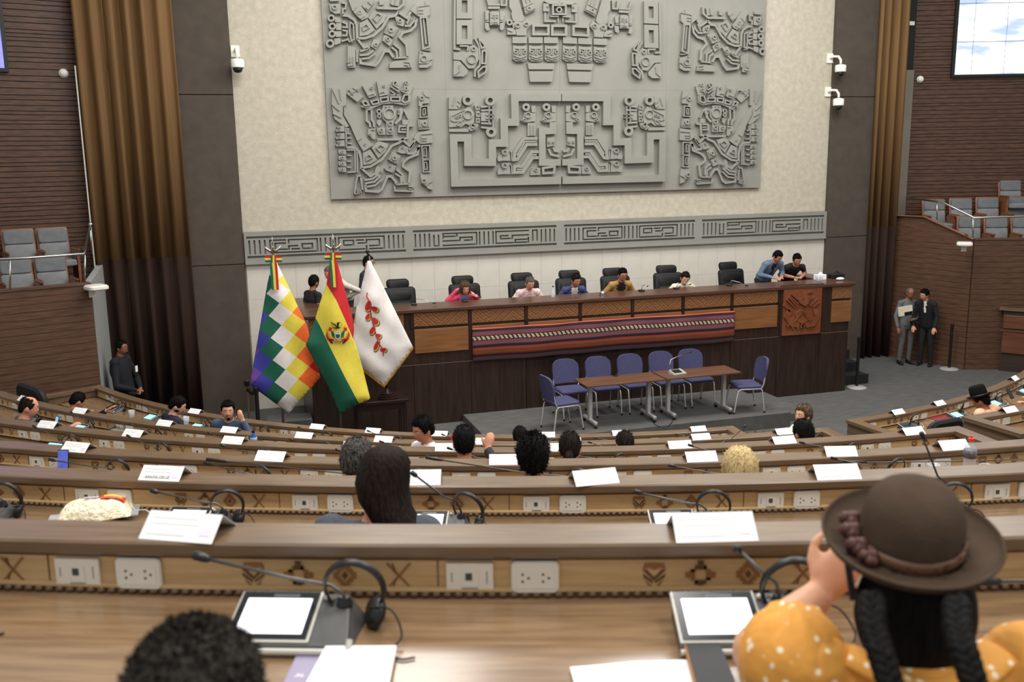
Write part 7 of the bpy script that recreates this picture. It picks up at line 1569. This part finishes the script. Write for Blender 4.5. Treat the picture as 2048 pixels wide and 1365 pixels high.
LH = [(.136, .012, .014, .0), (.130, .045, .055, .0), (.112, .070, .085, .0), (.08, .086, .105, .0), (.04, .095, .116, .004), (0, .098, .120, .008), (-.06, .098, .120, .012), (-.12, .096, .116, .02), (-.20, .094, .106, .035), (-.30, .098, .09, .05), (-.42, .098, .075, .06), (-.52, .06, .05, .06)]
long_hair(H, MH, LH, -.55, HAIR['dark'], t)
aud('C', 1480, 944, 'woman with pale blond hair just showing above the desk', top=c_cream, hair='blond', style='bob', look=(0, 10, 0), arms=DESKARMS, back=.16, skin='fair', voxel=.009, tuft=150)
h = CYL(1606, 832, 10.05); person(h, (h.x + .05, h.y + .05, .38 + .52), .38, R_(-84), 'short-haired woman in profile facing left by the aisle', top=c_white, inner=c_white, hair='streak', style='tousled', look=(6, -8, 0), skin='fair', arms={-1: ((-.25, -.1, .72), (-.12, -.35, .76), None, .5), 1: ((.25, -.1, .72), (.12, -.35, .76), None, .5)})
desk_chair((h.x + .05, h.y + .05, .38), R_(-84), 'black chair seating the short-haired woman by the aisle')
aud('E', 1607, 868, 'person with dark cropped hair below the short-haired woman', top=c_char, hair='black', style='tousled', look=(0, 14, 0), arms=DESKARMS, back=.14)
r = aud('RF', 1962, 802, 'man in a dark felt hat and peach shirt at the right wing desk', rz_off=6, back=.26, top=c_peach, hair='black', style='short', look=(10, 22, 0), skin='brown', arms=DESKARMS, bulk=1.18, shr=1.0)
def fedora(parent, H, MH, rb, rc, hc, tilt, mt, band, z0=.055):
    M_ = MH @ Rx(R_(tilt)); c = H + MH @ V(0, .0, z0); n = 36
    b = MB(); prof = [(rc * .99, .0), (rb * .80, -.002), (rb, .012), (rb + .002, .016), (rb * .98, .018), (rb * .78, .005), (rc, .008), (rc * .99, .03)]
    b.lathe([(max(0, x), z) for x, z in prof], c, n, 0, M_, 1, 1.12); b.build('brim', mt, parent, smooth=True)
    return c, M_
t, H, MH = r[0], r[1], r[2]; ht = thing('felt_hat', PM[t.name] @ H, 'dark felt hat with a creased crown on the man at the right wing', 'hat', t.rotation_euler.z); m_felt = mat('dark_felt', (22, 22, 20), .95, spec=.1)
Z0 = V(0, 0, 0); c, M_ = fedora(ht, Z0, MH, .138, .092, .12, 0, m_felt, None); b = MB(); b.lathe([(.094, 0), (.093, .05), (.088, .115), (.074, .145), (.04, .136), (0, .122)], c, 30, 0, M_, 1, 1.12); b.build('crown', m_felt, ht, smooth=True); b = MB(); b.lathe([(.0955, .005), (.0945, .03)], c, 30, 0, M_, 1, 1.12); b.build('hat_band', m_black, ht, smooth=True)
# person cut by the right frame edge, only the hands show
q = arc(10.5, 22.6, 0); h = Vector((q.x, q.y, 1.52)); qq = arc(10.62, 22.7, 0); rze = R_(22.6) + math.pi
inv = (Matrix.Translation((qq.x, qq.y, .38)) @ Matrix.Rotation(rze, 4, 'Z')).inverted()
w1 = inv @ CYL(2048, 806, 10.22); d1 = inv @ CYL(2020, 799, 10.18) - w1; w2 = inv @ CYL(2060, 799, 10.2); d2 = inv @ CYL(2038, 789, 10.13) - w2
person(h, (qq.x, qq.y, .38 + .52), .38, rze, 'person in pale sleeves cut by the right frame edge, holding a dark phone', top=c_pale, hair='black', style='short', look=(0, 20, 0), skin='rosy', arms={1: ((.30, -.10, .70), w1, d1, .3), -1: ((-.10, -.20, .72), w2, d2, .3)})
desk_chair((qq.x, qq.y, .38), rze, 'black chair seating the person cut by the right frame edge')
q = CYL(2020, 788, 10.10); t = thing('mobile_phone', q, 'dark phone tilted in the hands at the right frame edge', 'phone', R_(17)); b = MB(); b.obox((0, 0, 0), .040, .005, .076, Rx(R_(-35))); b.build('case', m_black, t, bevel=.003); b = MB(); b.obox((0, -.005, -.003), .036, .001, .070, Rx(R_(-35))); b.build('screen', m_bezel, t)
# ---- empty black chairs
p = CYL(1890, 842, 10.62); q = arc(10.30, pol(p)[1], 0); t = thing('black_armchair', (q.x, q.y, .38), 'empty broad black chair back at the start of the right wing', 'chair', angle_at(p) + math.pi)
b = MB(); b.rbox(-.27, .27, -.24, .24, .40, .50, .08); b.build('seat', m_achair, t, smooth=True, auto=40); b = MB(); b.rbox(-.29, .29, .50, 1.10, 0, .10, .12, n=4); b.v = [(X, .20 + Z + (Y - .5) * .15, Y) for X, Y, Z in b.v]; b.build('backrest', m_achair, t, smooth=True, auto=40); b = MB(); b.lathe([(.03, .03), (.03, .4)], (0, 0, 0), 10); b.build('column', m_black, t); b = MB(); b.lathe([(.27, 0), (.27, .02), (.05, .06)], (0, 0, 0), 20); b.build('base', m_black, t)
p = CYL(112, 795, 10.35); t = thing('black_armchair', (p.x, p.y, .38), 'empty broad black chair back below the left balcony', 'chair', R_(pol(p)[1]) + math.pi)
b = MB(); b.rbox(-.27, .27, -.24, .24, .40, .50, .08); b.build('seat', m_achair, t, smooth=True, auto=40); b = MB(); b.rbox(-.42, .42, .50, 1.30, 0, .10, .16, n=4); b.v = [(X, .20 + Z + (Y - .5) * .1, Y) for X, Y, Z in b.v]; b.build('backrest', m_achair, t, smooth=True, auto=40); b = MB(); b.lathe([(.03, .03), (.03, .4)], (0, 0, 0), 10); b.build('column', m_black, t); b = MB(); b.lathe([(.27, 0), (.27, .02), (.05, .06)], (0, 0, 0), 20); b.build('base', m_black, t)
# open laptop bag (grey) on the left
p = PZ(262, 858, ROWS['E'][1] - .10); t = thing('grey_bag', (p.x, p.y, ROWS['E'][1] - .144), 'grey padded laptop sleeve standing on a left desk', 'bag', angle_at(p) + R_(8)); b = MB(); b.rbox(-.22, .22, -.13, .13, 0, .05, .06); b.build('body', mat('bag_grey', (132, 130, 124), .8, var=.1), t, smooth=True, auto=40); b = MB(); b.tube([(-.2, -.12, .055), (-.19, .12, .07), (.19, .12, .07), (.2, -.12, .055)], .012, 6); b.build('piping', mat('bag_dark', (80, 80, 78), .7), t, smooth=True)
# ================================================================== foreground: woman in a bowler hat
r_, zl_ = ROWS['A'][:2]; zfA = zl_ - .92
h = CYL(1818, 1148, r_ + .56); an = pol(h)[1]; q = arc(r_ + .68, an, 0)
m_floral = mat('floral_blouse', (242, 188, 108), .8)
def floral():
    M = MATS['floral_blouse']; nt = M.node_tree; N = nt.nodes.new; L = nt.links.new; bs = nt.nodes['Principled BSDF']; tc = N('ShaderNodeTexCoord'); v = N('ShaderNodeTexVoronoi'); v.inputs['Scale'].default_value = 38; L(tc.outputs['Object'], v.inputs['Vector'])
    r = N('ShaderNodeValToRGB'); L(v.outputs['Distance'], r.inputs[0]); e = r.color_ramp.elements; e[0].position = 0; e[0].color = (*lin((96, 60, 40)), 1); e[1].position = .06; e[1].color = (*lin((250, 238, 210)), 1)
    for p_, c in ((.19, (250, 228, 186)), (.26, (224, 156, 66))): x = e.new(p_); x.color = (*lin(c), 1)
    L(r.outputs[0], bs.inputs['Base Color']); n = N('ShaderNodeTexNoise'); n.inputs['Scale'].default_value = 16; bp = N('ShaderNodeBump'); bp.inputs['Strength'].default_value = .5; bp.inputs['Distance'].default_value = .02; L(tc.outputs['Object'], n.inputs[0]); L(n.outputs[0], bp.inputs['Height']); L(bp.outputs[0], bs.inputs['Normal'])
floral()
rz = R_(an) + math.pi; inv = (Matrix.Translation((q.x, q.y, zfA)) @ Matrix.Rotation(rz, 4, 'Z')).inverted()
elb = inv @ CYL(1520, 1305, r_ + .52); wri = inv @ CYL(1640, 1190, r_ + .42); hnd = inv @ CYL(1690, 1125, r_ + .40)
desk_chair((q.x, q.y, zfA), rz, 'black chair seating the woman in the brown bowler hat')
r = person(h, (q.x, q.y, zfA + .50), zfA, rz, 'woman in a brown bowler hat and yellow floral blouse in the right foreground', top=m_floral, inner=m_floral, hair='black', style='short', look=(0, 4, 0), skin='fair', voxel=.0065, bulk=1.16, sw=1.12, shr=1.0, short_sleeve=True, hscale=.98, arms={1: (elb, wri, hnd - wri, .9, (.3, 1, 0)), -1: ((-.30, -.10, .72), (-.16, -.36, .80), None, .5)})
t, H, MH, nb, sh = r
b = MB(); b.ball(H + V(0, .035, -.055), .102, .085, .125, 28, 18); b.v = [tuple(Vector(v) + V(.004, .004, 0) * noise.noise(Vector(v) * 40)) for v in b.v]; b.build('back_hair', HAIR['black'], t, smooth=True)
# braids
for s_, pts in ((1, [(1742, 1190), (1742, 1250), (1758, 1300), (1778, 1365), (1800, 1440)]), (-1, [(1910, 1200), (1912, 1255), (1925, 1300), (1945, 1365), (1958, 1440)])):
    P = [inv @ (CAM + ray(x, y).normalized() * d) for (x, y), d in zip(pts, (1.69, 1.64, 1.61, 1.59, 1.58))]; b = MB(); K = 44
    def at(u): f = u * (len(P) - 1); i = min(len(P) - 2, int(f)); return P[i].lerp(P[i + 1], f - i)
    for st_ in range(3):
        path = []
        for k in range(K + 1):
            u = k / K; a = u * 8.5 * math.pi + st_ * 2.0944; c = at(u); path.append(c + V(math.cos(a) * .011, math.sin(2 * a) * .006 + .004, 0))
        b.tube(path, [.0125 * (1 - .2 * k / K) for k in range(K + 1)], 8)
    b.build('braid', HAIR['black'], t, smooth=True)
# sleeves: puffed caps on both shoulders
for s_ in (-1, 1):
    b = MB(); c = sh[s_].lerp(elb if s_ == 1 else Vector((-.30, -.10, .72)), .30); b.ball(c, .095, .10, .105, 22, 14); b.v = [tuple(c + (Vector(v) - c) * (1 + .06 * noise.noise(Vector(v) * 18) + .04 * math.sin(math.atan2(v[1] - c.y, v[0] - c.x) * 9))) for v in b.v]; b.build('puffed_sleeve', m_floral, t, smooth=True)
b = MB(); b.tube([sh[1] + V(-.06, .02, .035), nb + V(.03, .07, .0), nb + V(-.03, .07, .0), sh[-1] + V(.06, .02, .035)], [.03, .035, .035, .03], 10, flat=(.5, 1.2)); b.build('collar', m_floral, t, smooth=True)
# the hat is a thing of its own, worn
m_hat = mat('brown_felt', (76, 62, 51), .95, var=.10, scale=20, spec=.1, bump=.15, bscale=220); m_ribbon = mat('brown_ribbon', (112, 78, 58), .45, var=.15, scale=20); m_flower = mat('ribbon_flower', (96, 62, 56), .5, var=.2, scale=30)
Hw = CAM + ray(1819, 1093).normalized() * ((PM[t.name] @ H) - CAM).length * .985
ht = thing('bowler_hat', Hw, 'brown felt bowler hat with ribbon and rosettes on the foreground woman', 'hat', math.atan2(ray(1819, 1093).x, -ray(1819, 1093).y))
Mt = Rx(R_(-10)) @ Ry(R_(-3)); RB, RC = .146, .086
b = MB(); prof = [(RC * .97, .002)] + [(RC + (RB - RC) * u, -.004 + .022 * u**3) for u in (.2, .5, .8, .95)] + [(RB, .022), (RB + .002, .026), (RB - .002, .029)] + [(RC + (RB - RC) * u, .004 + .022 * u**3) for u in (.95, .8, .5, .2)] + [(RC, .006)]
b.lathe(prof, V(0, 0, 0), 56, 0, Mt, 1, 1.10); b.build('brim', m_hat, ht, smooth=True)
b = MB(); b.lathe([(RC, .0), (RC * 1.0, .03), (RC * .97, .06), (RC * .89, .086), (RC * .72, .106), (RC * .47, .119), (RC * .22, .125), (0, .127)], V(0, 0, 0), 48, 0, Mt, 1, 1.10); b.build('crown', m_hat, ht, smooth=True)
b = MB(); b.lathe([(RC + .001, .006), (RC + .004, .009), (RC + .003, .024), (RC, .027)], V(0, 0, 0), 48, 0, Mt, 1, 1.10); b.build('ribbon_band', m_ribbon, ht, smooth=True)
for k, (az, zz, s_) in enumerate(((35, .02, .022), (18, .03, .020), (2, .035, .019), (52, .018, .016))):
    a = R_(az); c = Mt @ V(math.cos(a) * (RC + .016), math.sin(a) * (RC * 1.1 + .016), zz)
    b = MB()
    for j in range(7): th = j * 2 * math.pi / 7; b.ball(c + V(.010 * math.cos(th), .010 * math.sin(th) * .8, .006 * math.sin(th * 2)), s_ * .5, s_ * .42, s_ * .55, 8, 6)
    b.ball(c, s_ * .55, n=8, k=6); b.build('rosette', m_flower, ht, smooth=True)
q2 = CAM + ray(1698, 1140).normalized() * 1.80; pt = thing('mobile_phone', q2, 'dark phone held up by the woman in the bowler hat', 'phone', rz + R_(70)); b = MB(); b.obox((0, 0, 0), .030, .005, .045, Rx(R_(10))); b.build('case', m_black, pt, bevel=.003); b = MB(); b.obox((0, .006, .01), .008, .002, .008, Rx(R_(10))); b.build('lens', mat('glint_purple', (90, 60, 170), .1, emit=.3), pt)  # glowing purple patch on the phone paints a glint
# ================================================================== foreground: man's head at the lower left
h = CAM + ray(386, 1448).normalized() * 1.42
rr, an = pol(h); q = arc(rr + .10, an, 0)
desk_chair((q.x, q.y, zfA), R_(an) + math.pi, 'black chair seating the man in the left foreground')
person(h, (q.x, q.y, zfA + .50), zfA, R_(an) + math.pi, 'man with cropped black hair at the lower left foreground', top=c_char, hair='soft', style='short', look=(0, 14, 0), skin='tan', voxel=.007, hscale=1.04, arms=None, tuft=6000, tl=.45)
bpy.data.scenes.remove(tmp_scene)
